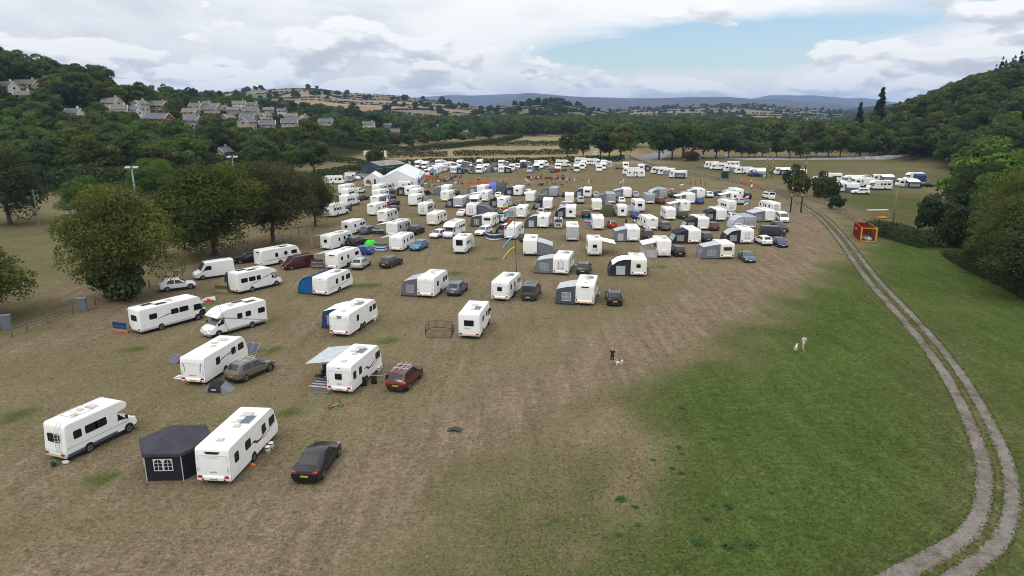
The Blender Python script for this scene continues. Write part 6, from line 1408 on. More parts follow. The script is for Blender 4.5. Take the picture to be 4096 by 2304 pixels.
('cv',-30.07,255.41,205,'white caravan, first from the marquee in the slanting line beside it',(),dict(L=6.4)),
('cv',-29.69,262.99,205,'white caravan, second from the marquee in the slanting line beside it',(),dict(L=6.4)),
('cv',-29.57,273.47,205,'white caravan, third from the marquee in the slanting line beside it',(),dict(L=6.4)),
('cv',-28.08,269.81,205,'white caravan, fourth from the marquee in the slanting line beside it',(),dict(L=6.4)),
('cv',-27.96,281.53,205,'white caravan, fifth from the marquee in the slanting line beside it',(),dict(L=6.4)),
('car',-26.11,275.89,184,('blue-grey car', 13),('hatch',(0.075, 0.1, 0.135),),dict()),
('cv',-26.18,288.60,185,('white caravan with canopy', 12),(),dict()),
('can',-26.18,288.60,185,('white canopy', 12),(),dict(dep=2.6,col='white',W=2.3,y0=-2.1,y1=1.1)),
('cv',-22.00,265.61,5,('older white caravan with blue awning', 13),(),dict(rearwin=3)),
('aw',-22.00,265.61,5,('blue and grey awning with bunting', 13),(),dict(side=1,style='full',wall='navy',roof='grey',dep=2.6,W=2.3,y0=-2.9,y1=0.5)),
('mh',-22.26,296.26,184,('white motorhome', 12),(),dict(L=6.6,kind='low')),
('aw',-22.26,296.26,184,('grey awning', 12),(),dict(side=-1,style='full',wall='grey',roof='lgrey',dep=3,window=0,W=2.3,y0=-1.3,y1=1.7)),
('car',-17.91,297.01,184,('white SUV', 12),('suv',(0.75, 0.75, 0.74),),dict()),
('mh',-13.82,297.49,184,('white overcab motorhome', 12),(),dict(L=6.8,kind='luton',Hh=3.0)),
('cv',-10.37,276.02,185,('white caravan', 12),(),dict()),
('car',-7.22,296.93,184,('red car', 12),('mpv',(0.1, 0.018, 0.018),),dict()),
('cv',-4.61,298.33,185,('white caravan with awning', 12),(),dict()),
('aw',-4.61,298.33,185,('blue-grey sloping awning', 12),(),dict(wall='grey',roof='lgrey',dep=2.6,W=2.3,y0=-0.7,y1=2.7)),
('car',-6.84,276.53,184,('silver car', 12),('hatch',(0.38, 0.39, 0.4),),dict()),
('cv',-12.29,266.49,190,('white caravan with grey awning', 13),(),dict()),
('aw',-12.29,266.49,190,('grey curved awning beside parked cars', 13),(),dict(side=1,style='air',wall='grey',roof='lgrey',dep=2.8,window=0,W=2.3,y0=-1.1,y1=2.3)),
('car',-17.85,270.25,100,('dark green estate parked sideways', 13),('estate',(0.02, 0.05, 0.05),),dict()),
('car',-15.96,265.35,170,('blue-grey car', 13),('saloon',(0.075, 0.1, 0.135),),dict()),
('cv',-3.99,268.84,3,('white caravan with three tall windows', 13),(),dict(rearwin=3)),
('aw',-3.99,268.84,3,('dark awning with clear panels', 13),(),dict(side=1,wall='dark',roof='white',dep=2.9,W=2.3,y0=-3.0,y1=0.5)),
('cv',0.08,277.01,185,('white caravan', 12),(),dict()),
('car',2.40,288.35,184,('white van', 12),('van',(0.75, 0.75, 0.74),),dict()),
('cv',4.77,297.47,185,('white caravan with awning', 12),(),dict()),
('aw',4.77,297.47,185,('lilac-grey sloping awning', 12),(),dict(wall='plum',roof='lgrey',dep=2.7,W=2.3,y0=-0.7,y1=2.7)),
('car',6.99,268.17,186,('silver camper van', 13),('bigvan',(0.38, 0.39, 0.4),),dict()),
('mh',9.90,277.71,184,('white motorhome with black cab', 12),(),dict(L=6.6,kind='low',cab=(0.012, 0.012, 0.014))),
('mh',12.06,289.09,184,('white motorhome', 12),(),dict(L=6.6,kind='low')),
('cv',12.73,298.11,80,('white caravan with brown awning', 12),(),dict()),
('cv',18.78,281.11,185,('white caravan', 12),(),dict()),
('mh',22.08,298.20,100,('white motorhome side on', 12),(),dict(L=6.4,kind='low')),
('car',15.94,281.41,184,('blue-grey SUV', 12),('suv',(0.075, 0.1, 0.135),),dict()),
('car',15.95,270.28,184,('maroon and white camper van', 13),('van',(0.075, 0.012, 0.016),),dict()),
('mh',31.55,311.54,100,('white motorhome side on', 12),(),dict(L=6.6,kind='low')),
('car',24.90,283.22,184,('blue-grey car', 12),('hatch',(0.075, 0.1, 0.135),),dict()),
('mh',25.40,271.75,183,('white overcab motorhome with pale green cab', 13),(),dict(L=6.2,kind='luton',Hh=3.0,cab=(0.5, 0.6, 0.55))),
('cv',28.56,282.65,185,('white caravan', 12),(),dict()),
('cv',30.41,294.46,185,('white caravan', 12),(),dict()),
('mh',36.17,305.28,110,('white motorhome side on', 12),(),dict(L=6.8,kind='low')),
('car',36.52,295.71,184,('white car', 12),('hatch',(0.75, 0.75, 0.74),),dict()),
('cv',34.37,272.20,185,('small white caravan with one wide window', 12),(),dict(L=5.2)),
('mh',37.33,283.69,184,('white motorhome', 12),(),dict(L=6.2,kind='low')),
('cv',39.62,299.58,185,('white caravan with awning', 12),(),dict()),
('aw',39.62,299.58,185,('pale grey sloping awning', 12),(),dict(wall='lgrey',roof='white',dep=2.7,W=2.3,y0=-0.7,y1=2.5)),
('car',44.01,286.10,184,('dark grey SUV', 12),('suv',(0.035, 0.037, 0.04),),dict()),
('cv',47.15,287.37,185,('white caravan', 12),(),dict()),
('cv',51.55,276.60,4,('white caravan with wide window', 12),(),dict(rearwin=2)),
('aw',51.55,276.60,4,('black curved awning', 12),(),dict(side=1,style='air',wall='dark',roof='white',dep=2.8,W=2.3,y0=-2.9,y1=0.5)),
('cv',44.83,249.90,-84,'white caravan with its door open, side on near the goal',(),dict(L=6.6)),
('cv',44.88,260.57,-80,('white caravan with pale awning', 13),(),dict(L=6.4)),
('cv',56.23,264.10,-76,'white caravan, leftmost of the three side-on by the rail fence',(),dict(L=6.4)),
('aw',56.23,264.10,-76,'awning of the leftmost caravan in the trio by the rail fence',(),dict(style='full',wall='grey',roof='lgrey',dep=2.2,W=2.3,y0=-2.4,y1=1.0)),
('cv',57.83,258.24,-76,'white caravan, middle of the three side-on by the rail fence',(),dict(L=6.4)),
('aw',57.83,258.24,-76,'awning of the middle caravan in the trio by the rail fence',(),dict(style='full',wall='grey',roof='lgrey',dep=2.2,W=2.3,y0=-2.4,y1=1.0)),
('cv',59.59,247.26,-76,'white caravan, rightmost of the three side-on by the rail fence',(),dict(L=6.4)),
('aw',59.59,247.26,-76,'awning of the rightmost caravan in the trio by the rail fence',(),dict(style='full',wall='dark',roof='lgrey',dep=2.2,W=2.3,y0=-2.4,y1=1.0)),
('cv',83.59,289.81,-82,('white caravan', 14),(),dict()),
('mh',84.01,281.10,-84,('white motorhome with blue stripe', 14),(),dict(L=6.8,kind='low',decal='waves',dcol=(0.03, 0.15, 0.22))),
('cv',93.35,292.84,-84,('cream caravan', 14),(),dict(L=5.6,body='cream')),
('cv',86.52,272.35,-82,('white caravan with dark awning', 14),(),dict()),
('aw',86.52,272.35,-82,('dark striped awning', 14),(),dict(style='full',wall='grey',roof='lgrey',dep=2.2,W=2.3,y0=-2.5,y1=0.9)),
('cv',88.53,264.12,-82,('long white caravan', 14),(),dict(L=6.8)),
('mh',90.57,255.44,-84,('white motorhome with dark cab', 14),(),dict(L=6.8,kind='low',cab=(0.02, 0.02, 0.022))),
('aw',90.57,255.44,-84,('white awning of the dark-cab motorhome', 14),(),dict(wall='lgrey',roof='white',dep=2.3,W=2.3,y0=-2.8,y1=0.6)),
('car',89.28,252.07,98,('dark blue SUV', 14),('suv',(0.015, 0.025, 0.09),),dict()),
('cv',102.10,260.63,-80,('white caravan with black awning', 14),(),dict()),
('aw',102.10,260.63,-80,('black awning with pale windows', 14),(),dict(style='full',wall='dark',roof='white',dep=2.2,W=2.3,y0=-2.5,y1=1.3)),
('car',100.77,264.50,100,('dark grey car', 14),('hatch',(0.035, 0.037, 0.04),),dict()),
('cv',104.54,253.11,-80,('white caravan behind the power poles', 14),(),dict(L=6.6)),
('mh',94.36,229.36,-80,('white motorhome behind the power poles', 14),(),dict(L=6.4,kind='low')),
('cv',100.25,223.82,-80,('white caravan behind the hawthorns', 14),(),dict(L=5.6)),
('mh',108.44,234.00,-84,('white motorhome with black cab and open door', 14),(),dict(L=6.6,kind='low',cab=(0.015, 0.015, 0.016))),
('mh',112.01,226.38,-82,('white motorhome with canopy', 14),(),dict(L=7.2,kind='low')),
('can',112.01,226.38,-82,('white canopy', 14),(),dict(dep=2.2,col='white',W=2.3,y0=-2.6,y1=1.0)),
('car',125.37,242.42,98,('white car', 14),('estate',(0.75, 0.75, 0.74),),dict()),
('cv',124.97,232.43,-80,('white caravan with charcoal awning', 14),(),dict(L=6.8)),
('aw',124.97,232.43,-80,('charcoal awning with clear panels', 14),(),dict(style='full',wall='slate',roof='white',dep=2.2,W=2.3,y0=-3.0,y1=1.0)),
('cv',98.09,208.04,-80,('white caravan with grey awning', 14),(),dict(L=6.6)),
('aw',98.09,208.04,-80,('grey awning with white legs', 14),(),dict(wall='grey',roof='white',dep=2.2,W=2.3,y0=-2.9,y1=0.9)),
('cv',111.65,218.54,-82,('white caravan with open door', 14),(),dict(L=6.4)),
('mh',112.01,209.62,-84,('white motorhome facing left', 14),(),dict(kind='low',decal='line',dcol=(0.2, 0.25, 0.3))),
('cv',99.63,203.44,-78,('white caravan with blue arched awning', 14),(),dict()),
('aw',99.63,203.44,-78,('blue and white arched awning', 14),(),dict(style='air',wall='slate',roof='lgrey',dep=2.2,window=0,W=2.3,y0=-2.7,y1=1.1)),
('car',100.61,197.89,-84,('white SUV', 14),('bigsuv',(0.75, 0.75, 0.74),),dict()),
('cv',124.18,216.16,-84,('white caravan with black awning', 14),(),dict()),
('aw',124.18,216.16,-84,('black and white awning', 14),(),dict(style='full',wall='dark',roof='white',dep=2.2,W=2.3,y0=-2.9,y1=0.9)),
('mh',137.72,236.38,-84,('white motorhome with blue awning', 14),(),dict(L=6.4,kind='low')),
('aw',137.72,236.38,-84,('blue tent awning', 14),(),dict(wall='navy',roof='navy',dep=2.2,window=0,W=2.3,y0=-2.9,y1=0.4)),
('car',131.62,217.76,96,('black car', 14),('saloon',(0.012, 0.012, 0.014),),dict()),
('car',97.05,214.67,100,('dark grey car', 14),('hatch',(0.035, 0.037, 0.04),),dict()),
('car',-37.24,206.13,98,'white and silver panel van in front of the marquee',('bigvan',(0.38, 0.39, 0.4),),dict(glass_panel=False)),
('car',-32.27,210.94,98,'white van lettered BCA in front of the marquee',('bigvan',(0.75, 0.75, 0.74),),dict(glass_panel=False)),
('mh',-45.06,273.51,186,'white motorhome facing the camera behind the marquee',(),dict(L=6.6,kind='low')),
('car',-31.30,291.61,186,('silver car', 12),('hatch',(0.38, 0.39, 0.4),),dict()),
('car',-29.88,297.46,186,('white car', 12),('hatch',(0.75, 0.75, 0.74),),dict()),
]
PT = {'marquee': [(-29.31, 212.46), (-30.58, 241.39)], 'marquee_left': [(-41.59, 212.9)], 'small_marquee': [(-46.96, 220.08), (-42.69, 219.62), (-43.58, 237.03)], 'black_gazebo': (-43.54, 245.34), 'shed': [(-57.13, 264.46), (-51.46, 260.53), (-49.62, 279.51)], 'container': [(-49.66, 257.98), (-46.9, 262.15)], 'toilet': (-43.46, 293.88), 'toilet2': (-48.1, 266.46), 'red_skip': [(-57.11, 254.86), (-53.9, 256.72)], 'bluewing': (-53.05, 261.18), 'banner': (-31.45, 170.48), 'mflags': [(-29.76, 213.99), (-29.15, 213.99), (-30.66, 229.25), (-31.19, 237.03)], 'green_dome': (-22.83, 176.92), 'big_dome': (-4.76, 201.36), 'green_tent': (21.99, 154.45), 'grey_tent': (-8.56, 268.59), 'blue_tent': (-27.97, 276.33), 'grey_tent2': (4.16, 289.32), 'lime_tent': (-24.84, 117.11), 'red_tent': (17.67, 270.56), 'popup': (-25.49, 54.53), 'gazebo': [(-24.35, 41.4), (-22.53, 39.89), (-20.69, 40.41)], 'gazebo_c': (-22.65, 41.86), 'ofence': [(-14.51, 215.79), (-11.13, 215.48), (-7.0, 217.34), (-2.79, 218.9)], 'ofence_b': [(-14.26, 225.39), (-9.06, 226.74), (-3.06, 226.06)], 'ofence2': [(-31.43, 247.33), (-29.26, 244.37), (-27.28, 245.35)], 'hut': (-28.43, 245.74), 'tables': [(-27.8, 220.17), (-24.69, 230.52), (-18.32, 224.07), (-25.29, 215.79)], 'poles': [(66.24, 161.79), (68.5, 161.21)], 'hpole': [(90.93, 246.58), (92.38, 244.85)], 'pole3': (79.19, 140.79), 'poles_top': [10.33, 14.11], 'hpole_top': 8.73, 'pole3_top': 8.63, 'flood': [(-82.6, 150, 11.14), (-70.6, 175, 11.77)], 'goal': (-97.0, 150, 6.45), 'grey_pole': (-99.29, 142.0), 'grey_pole_top': 7.65, 'cabinet': [(-51.83, 79.13), (-55.93, 72.05)], 'big_skip': [(66.48, 131.48), (64.25, 123.93), (66.63, 123.25), (68.84, 130.84)], 'cage': (83.37, 152.55), 'planks': [(88.75, 165.11), (91.72, 165.11)], 'green_cab': (75.95, 245.71), 'left_fence': [(-53.37, 69.25), (-53.0, 71.08), (-52.7, 74.07), (-52.24, 77.87), (-51.71, 81.42), (-50.08, 86.65), (-48.14, 97.06), (-46.17, 109.03), (-44.91, 113.46), (-43.67, 118.26), (-41.63, 126.92), (-39.82, 135.25)], 'railA': [(59.43, 297.72), (62.8, 278.89), (65.66, 261.76), (68.61, 246.58), (71.37, 233.41)], 'railB': [(64.06, 321.4), (68.59, 302.83), (72.97, 285.67), (75.59, 259.34), (77.53, 235.38)], 'railC': [(79.94, 217.06), (80.06, 204.29), (80.32, 192.91), (80.25, 181.96), (79.99, 172.38), (77.53, 163.14), (76.1, 154.81), (74.42, 146.46)], 'onet': [(76.72, 232.25), (77.09, 222.26), (78.23, 216.38)], 'posts': [(58.13, 224.04), (59.37, 222.97), (61.66, 224.77), (62.02, 220.5)], 'welsh1': (-29.93, 69.06, 4.59, -1.19), 'welsh2': (-18.24, 164.47, 2.55, -0.9), 'bigflag': (-0.65, 147.32, 3.13, -0.13), 'scot': (40.76, 189.13, 2.29, -0.24), 'blueflag': (53.11, 209.52, 1.86, -0.73), 'wflag3': (45.67, 192.09, 2.08, -0.37), 'welsh3': (57.73, 165.25, 2.76, -0.45), 'feather': (71.22, 204.88, 1.82, -0.68), 'fl5': (88.71, 321.4, 1.49, 0.22), 'fl6': (94.74, 304.13, 2.67, -0.21), 'farflag': (42.36, 343.45, 1.89, -0.3), 'windsock': (0.68, 99.13, 4.0, -0.36), 'wb_m': [(-43.63, 71.09), (-41.71, 70.48)], 'wb_23': [(-30.77, 102.15), (-28.86, 102.15)], 'wb_23b': [(-30.77, 102.15), (-30.76, 107.15)], 'wb_25': [(-23.89, 115.96), (-23.29, 114.98), (-22.56, 114.69), (-21.91, 114.84), (-21.55, 115.59)], 'wb_39': [(-4.86, 127.16), (-4.24, 125.73), (-3.25, 125.38), (-2.45, 125.73), (-1.94, 126.71)], 'wb_27': [(-27.3, 131.85), (-24.81, 131.27)], 'wb_37': [(21.63, 113.36), (22.11, 109.83), (23.76, 109.49)], 'wb_41': [(15.28, 143.42), (16.63, 142.74)], 'wb_62': [(27.79, 163.77), (29.5, 162.74)], 'wb_81': [(-1.84, 153.65), (0.76, 153.42)], 'wb_f1': [(0.99, 277.57), (2.7, 277.07)], 'wb_f2': [(42.07, 249.62), (42.88, 249.01)], 'wb_19': [(-39.45, 87.76), (-37.66, 87.34)], 'dogpen': [(-9.19, 69.38), (-8.31, 69.11), (-7.36, 68.98), (-6.45, 69.24), (-6.36, 70.72), (-6.66, 72.12), (-7.53, 72.55), (-8.53, 72.69), (-9.27, 72.26), (-9.46, 70.86)], 'bike': (-14.41, 51.56), 'bucket': (-31.2, 41.95), 'bag': (-30.63, 42.33), 'barrels1': [(-17.3, 43.9), (-17.25, 44.47)], 'chock': (-17.81, 42.18), 'ramp': (-4.34, 47.36), 'solar1': [(-26.34, 64.67), (-25.88, 65.48)], 'solar2': (-32.68, 61.56), 'mat1': [(-30.7, 57.59), (-29.69, 57.27), (-29.88, 58.34), (-30.61, 58.57)], 'jerry': (-29.19, 56.58), 'barrels2': [(-12.41, 59.34), (-12.3, 59.93)], 'barrels3': [(-15.85, 75.17), (-15.83, 76.12)], 'towels': [(-13.53, 54.32), (-12.81, 55.06), (-12.49, 56.11), (-11.4, 56.02)], 'lineend': (-10.84, 56.27), 'shoes': [(-16.87, 54.41), (-16.03, 54.32)], 'mat2': [(-18.24, 55.5), (-16.35, 55.5), (-15.91, 60.91), (-17.44, 59.86)], 'chairs': [(-17.45, 57.37), (-17.16, 57.21), (-17.33, 58.5)], 'barrels4': [(9.78, 102.87), (11.36, 85.9), (20.61, 101.26)], 'walker': (9.53, 61.14), 'walkdog': (10.19, 60.95), 'woman': (29.26, 64.84), 'womandog': (28.63, 65.11), 'goals': [(4.63, 225.62), (36.72, 225.62)], 'trailer': (-66.72, 348.56), 'docks': [(6.78, 37.85), (13.3, 37.08), (10.44, 33.42), (12.07, 33.17), (13.4, 33.22), (8.83, 31.45), (14.91, 45.91), (12.03, 44.68), (12.0, 43.71), (9.77, 42.83), (11.36, 41.04), (16.46, 38.58), (7.55, 37.0), (16.33, 49.37), (17.21, 55.35), (33.13, 70.31), (13.81, 51.41), (17.68, 46.58), (10.85, 41.64), (12.37, 37.24), (11.52, 35.8), (7.36, 35.15), (6.09, 34.18), (14.44, 35.8)], 'people': [('stand', -23.3, 242.43, 'white', 'dark'), ('stand', -26.49, 230.17, 'dark', 'dark'), ('stand', -28.05, 231.39, 'red', 'skin'), ('stand', -27.45, 251.4, 'dark', 'dark'), ('stand', -26.97, 251.4, 'dark', 'dark'), ('stand', -18.66, 242.43, 'red', 'dark'), ('stand', -18.37, 241.85, 'dark', 'dark'), ('stand', -17.64, 240.9, 'dark', 'skin'), ('stand', -11.8, 232.98, 'grey', 'dark'), ('stand', -11.43, 234.06, 'red', 'dark'), ('stand', -10.97, 234.78, 'white', 'dark'), ('stand', -9.05, 229.82, 'grey', 'grey'), ('stand', -8.48, 242.81, 'red', 'red'), ('stand', -2.7, 222.92, 'red', 'dark'), ('stand', -21.35, 224.07, 'dark', 'dark'), ('stand', -19.36, 228.78, 'grey', 'navy'), ('stand', -21.8, 251.4, 'red', 'dark'), ('stand', -21.64, 252.44, 'dark', 'dark'), ('sit', -22.11, 249.35, 'grey', 'dark'), ('sit', -21.65, 247.33, 'white', 'dark'), ('sit', -21.2, 245.35, 'pink', 'dark'), ('sit', -20.99, 246.34, 'white', 'dark'), ('sit', -20.82, 247.73, 'grey', 'dark'), ('sit', -20.58, 248.34, 'navy', 'dark'), ('sit', -20.12, 247.33, 'navy', 'dark'), ('sit', -21.89, 242.43, 'dark', 'dark'), ('sit', -21.33, 238.64, 'navy', 'dark'), ('sit', -21.23, 242.43, 'dark', 'dark'), ('sit', -21.58, 236.78, 'pink', 'dark'), ('sit', -21.82, 235.87, 'white', 'dark'), ('sit', -23.16, 232.27, 'red', 'dark'), ('sit', -22.75, 231.74, 'dark', 'dark'), ('sit', -22.5, 231.39, 'dark', 'dark'), ('sit', -21.82, 231.39, 'white', 'dark'), ('sit', -25.5, 231.39, 'dark', 'dark'), ('sit', -24.24, 231.39, 'dark', 'dark'), ('sit', -17.83, 226.23, 'dark', 'dark'), ('sit', -16.13, 222.1, 'dark', 'dark'), ('sit', -25.92, 215.79, 'orange', 'dark'), ('sit', -24.67, 217.34, 'grey', 'dark'), ('sit', -20.58, 235.87, 'dark', 'dark'), ('sit', -26.21, 242.43, 'navy', 'dark'), ('sit', -2.22, 220.81, 'red', 'dark'), ('sit', -1.79, 220.81, 'red', 'dark'), ('stand', 6.39, 246.6, 'pink', 'skin'), ('stand', 6.56, 235.2, 'white', 'dark'), ('stand', 5.8, 223.13, 'white', 'dark'), ('stand', 4.51, 225.62, 'dark', 'dark'), ('stand', 4.96, 218.32, 'pink', 'navy'), ('stand', 5.39, 218.32, 'pink', 'dark'), ('stand', 5.88, 218.32, 'grey', 'dark'), ('stand', 10.11, 241.72, 'red', 'dark'), ('stand', 10.49, 241.72, 'red', 'dark'), ('stand', 11.69, 228.15, 'grey', 'dark'), ('stand', 11.28, 220.7, 'dark', 'dark'), ('stand', 12.84, 223.96, 'dark', 'grey'), ('stand', 12.87, 220.22, 'grey', 'navy'), ('stand', 14.65, 231.62, 'red', 'red'), ('stand', 16.15, 244.62, 'red', 'dark'), ('stand', 15.96, 228.5, 'white', 'skin'), ('stand', 19.58, 241.72, 'grey', 'white'), ('stand', 18.12, 228.15, 'white', 'dark'), ('stand', 18.12, 219.91, 'grey', 'grey'), ('stand', 19.24, 229.88, 'dark', 'skin'), ('stand', 21.12, 231.62, 'white', 'white'), ('stand', 22.8, 223.13, 'white', 'dark'), ('stand', 23.7, 230.75, 'dark', 'dark'), ('stand', 25.14, 224.78, 'white', 'white'), ('stand', 26.41, 229.88, 'red', 'dark'), ('stand', 26.71, 229.01, 'grey', 'skin'), ('stand', 36.4, 230.75, 'skin', 'dark'), ('stand', 34.49, 218.32, 'white', 'dark'), ('sit', 5.37, 243.65, 'dark', 'dark'), ('sit', 5.89, 241.72, 'dark', 'dark'), ('sit', 6.46, 241.72, 'red', 'dark'), ('sit', 7.86, 241.72, 'white', 'dark'), ('sit', 8.41, 241.15, 'dark', 'dark'), ('sit', 9.18, 240.77, 'white', 'dark'), ('sit', 11.76, 240.77, 'red', 'dark'), ('sit', 12.05, 241.15, 'red', 'dark'), ('sit', 12.67, 241.15, 'red', 'dark'), ('sit', 13.49, 241.15, 'dark', 'dark'), ('sit', 14.24, 241.72, 'grey', 'dark'), ('sit', 14.8, 241.15, 'white', 'dark'), ('sit', 15.62, 240.39, 'red', 'dark'), ('sit', 15.98, 241.15, 'dark', 'dark'), ('sit', 16.8, 240.77, 'red', 'dark'), ('sit', 17.48, 239.82, 'red', 'dark'), ('sit', 17.77, 239.26, 'red', 'dark'), ('sit', 18.13, 239.82, 'red', 'dark'), ('sit', 18.35, 248.6, 'dark', 'dark'), ('sit', 8.74, 220.7, 'dark', 'dark'), ('sit', 9.14, 219.91, 'white', 'dark'), ('sit', 9.47, 219.59, 'dark', 'dark'), ('sit', 10.11, 220.7, 'dark', 'dark'), ('sit', 13.64, 219.91, 'red', 'dark'), ('sit', 15.7, 219.11, 'red', 'dark'), ('sit', 16.18, 219.11, 'pink', 'dark'), ('sit', 20.26, 272.97, 'dark', 'dark'), ('sit', 20.89, 272.97, 'grey', 'dark'), ('sit', 21.31, 272.97, 'dark', 'dark'), ('stand', 23.89, 141.96, 'dark', 'dark'), ('stand', 39.63, 173.08, 'grey', 'grey'), ('stand', 16.82, 177.61, 'yellow', 'grey'), ('sit', 26.04, 143.66, 'white', 'grey'), ('stand', -35.07, 117.5, 'grey', 'grey'), ('stand', -38.62, 115.21, 'grey', 'grey'), ('stand', -37.48, 113.51, 'red', 'skin'), ('stand', -46.81, 216.05, 'cyan', 'dark'), ('stand', -44.77, 217.74, 'red', 'dark'), ('sit', -3.54, 160.03, 'navy', 'dark'), ('stand', -2.76, 159.41, 'white', 'grey')]}
# ------------------------------------------------------------------ set out the camp
ORANGE = mat('orange_plastic', (.65, .14, .03), .6)
NOUN = {'cv': 'caravan', 'mh': 'motorhome', 'car': 'car or van', 'aw': 'awning', 'can': 'canopy'}; ZL = {}
for q in CAMP:
 if isinstance(q[4], tuple): ZL.setdefault((q[0], q[4][1]), []).append(q[1] / q[2])
for k, v in ZL.items(): v.sort()
LAY = [((.60, 1.0), (.18, .55), (-.28, .5)), ((.64, .8), (.30, .62), (-.50, .62)), ((.68, .6), (.40, .55), (-.10, .5), (-.62, .62)), ((.56, 1.1), (-.18, .5), (-.70, .55))]
vr = random.Random(12)
for (kind, x, y, h, lab, ex, kw) in CAMP:
 if isinstance(lab, tuple): lab = '%s, %s %s from left, %s' % (lab[0], ordinal(ZL[kind, lab[1]].index(x / y)), NOUN[kind], ZONES[lab[1]])
 if kind in ('cv', 'mh', 'car'): kw['lod'] = 0 if y < 95 else (1 if y < 190 else 2)
 if kind == 'cv':   # no two pitches have quite the same van
  u = vr.random(), vr.random(), vr.random(), vr.random()
  kw.setdefault('wins', LAY[int(u[0] * 4)]); kw.setdefault('nose', (.42, .58, .72)[int(u[1] * 3)]); kw.setdefault('Hh', (2.55, 2.6, 2.68)[int(u[2] * 3)])
  if not kw.get('cover'): kw.setdefault('decal', (None, 'low', 'line', 'waves', 'swoosh', 'loop', 'low')[int(u[3] * 7)]); kw.setdefault('dcol', ((.10, .10, .11), (.05, .05, .06), (.22, .23, .24), (.05, .08, .16), (.16, .05, .06))[int(u[1] * 5)])
 if kind == 'cv': o = caravan(x, y, h, lab, group='caravans of the camp', **kw)
 elif kind == 'mh': o = motorhome(x, y, h, lab, group='motorhomes of the camp', **kw)
 elif kind == 'car':
  o = car(x, y, h, ex[0], ex[1], lab, group='cars and vans of the camp', name={'van': 'camper_van', 'bigvan': 'panel_van'}.get(ex[0], 'car'), cat='van' if 'van' in ex[0] else 'car', **kw)
  if 'BCA' in lab:
   lettering(o, 'BCA', .75, (1.035, -.6, 1.35), (R(90), 0, R(90)), mat('print_red', (.40, .02, .05), .5));
   link('stripe', side_panel(1.025, 1, rrect(-.7, .62, 3.6, .22, .02), .012).mesh('s', FAB['navy']), o)
  if 'black stripes' in lab:
   for s_ in (-.22, .22): link('stripe', MB().box(s_ - .13, s_ + .13, -2.49, -2.475, .5, 1.05).box(s_ - .13, s_ + .13, -2.2, 1.0, 1.975, 1.99).mesh('stripe', BLK), o)
  if kw.get('popup'):
   link('raised_roof', MB().poly([(-.75, -1.9, 2.0), (.75, -1.9, 2.0), (.75, .9, 2.02), (-.75, .9, 2.02)], (0, 0, .05)).mesh('rr', CVW), o, (0, 0, 0), (R(-14), 0, 0))
   link('roof_canvas', MB().loft([[(-.7, -1.85, 1.95), (.7, -1.85, 1.95), (.7, .85, 1.95), (-.7, .85, 1.95)], [(-.7, -1.75, 2.45), (.7, -1.75, 2.45), (.7, .85, 2.0), (-.7, .85, 2.0)]]).mesh('rc', FAB['grey']), o)
  if 'roof rack left' in lab: link('roof_rack', MB().box(-.8, .8, -2.3, .8, 2.50, 2.56).box(-.8, -.74, -2.3, .8, 2.56, 2.68).box(.74, .8, -2.3, .8, 2.56, 2.68).mesh('rk', LGRY), o)
 elif kind == 'aw': awning(x, y, h, lab, group='awnings of the camp', **kw)
 else:
  if kw.get('pole') == 'ORANGE': kw['pole'] = ORANGE
  canopy(x, y, h, lab, group='sun canopies of the camp', **kw)
byl = {}
for o in bpy.data.objects:
 if o.get('label'): byl[o['label']] = o
# extra fittings of the nearest vehicles
old = byl['old white camper van with a roof ladder and blue-grey skirt, front left corner']
mb = MB()
for s in (.25, .60): mb.path([(s, -3.05, .75), (s, -3.06, 2.1), (s, -2.88, 2.55), (s, -2.55, 2.86)], .02, 6)
for k in range(6): mb.tube((.25, -3.06, .9 + .3 * k * .8), (.60, -3.06, .9 + .3 * k * .8), .015, n=5)
link('ladder', mb.mesh('ladder', LGRY), old)
link('roof_rack', MB().path([(-.7, -1.9, 2.92), (.75, -1.9, 2.92), (.75, -.2, 2.92), (-.7, -.2, 2.92), (-.7, -1.9, 2.92)], .02, 5).path([(.75, -1.2, 2.92), (-.7, -1.2, 2.92)], .015, 5).mesh('rk', STEEL), old)
link('awning_case', MB().tube((-1.06, -2.3, 2.6), (-1.06, .9, 2.6), .09, n=8).mesh('ac', CVW, 'all'), old)
lm = byl['long white motorhome with black nose and swirling side stripes by the left fence']
for s in (-1, 1): link('black_nose', side_panel(1.15, s, rprof([(2.75, .45, .1), (3.1, 1.25, .3), (3.75, 1.15, .1), (3.8, .75, .1), (3.7, .45, .1)]), .012).mesh('bn', BLK), lm)
link('nose_panel', MB().poly([(-1.0, 3.915, .48), (1.0, 3.915, .48), (1.0, 3.91, 1.05), (-1.0, 3.91, 1.05)], (0, .02, 0)).mesh('np', BLK), lm)
pg = byl['white caravan lettered PEGASUS behind the small pop-up tent']
for s in (-1, 1): link('rear_decal', MB().poly([(s * .92, -3.615, 2.2), (s * .80, -3.615, 1.75), (s * .74, -3.615, 1.2), (s * .70, -3.615, 1.25), (s * .75, -3.615, 1.8)], (0, .03, 0)).mesh('rd', GRYP), pg)
for nm, zz in (('white motorhome facing the camera beneath the Welsh flag', 0),):
 link('over_cab_logo', MB().box(-.2, .2, 3.42, 3.44, 2.4, 2.46).mesh('l', REDL), byl[nm], (0, -.72, 0), (0, 0, 0))
for lab in ('bronze grey SUV with roof bars beside the PEGASUS caravan', 'dark red SUV with roof bars beside the washing line'):
 mb = MB()
 for yy in (-.9, .0): mb.tube((-.7, yy, 1.76), (.7, yy, 1.76), .03, n=6)
 for s in (-.42, .05, .45): mb.tube((s, -1.5, 1.82), (s, .35, 1.82), .022, n=6)
 link('roof_bars', mb.mesh('rb', LGRY), byl[lab])

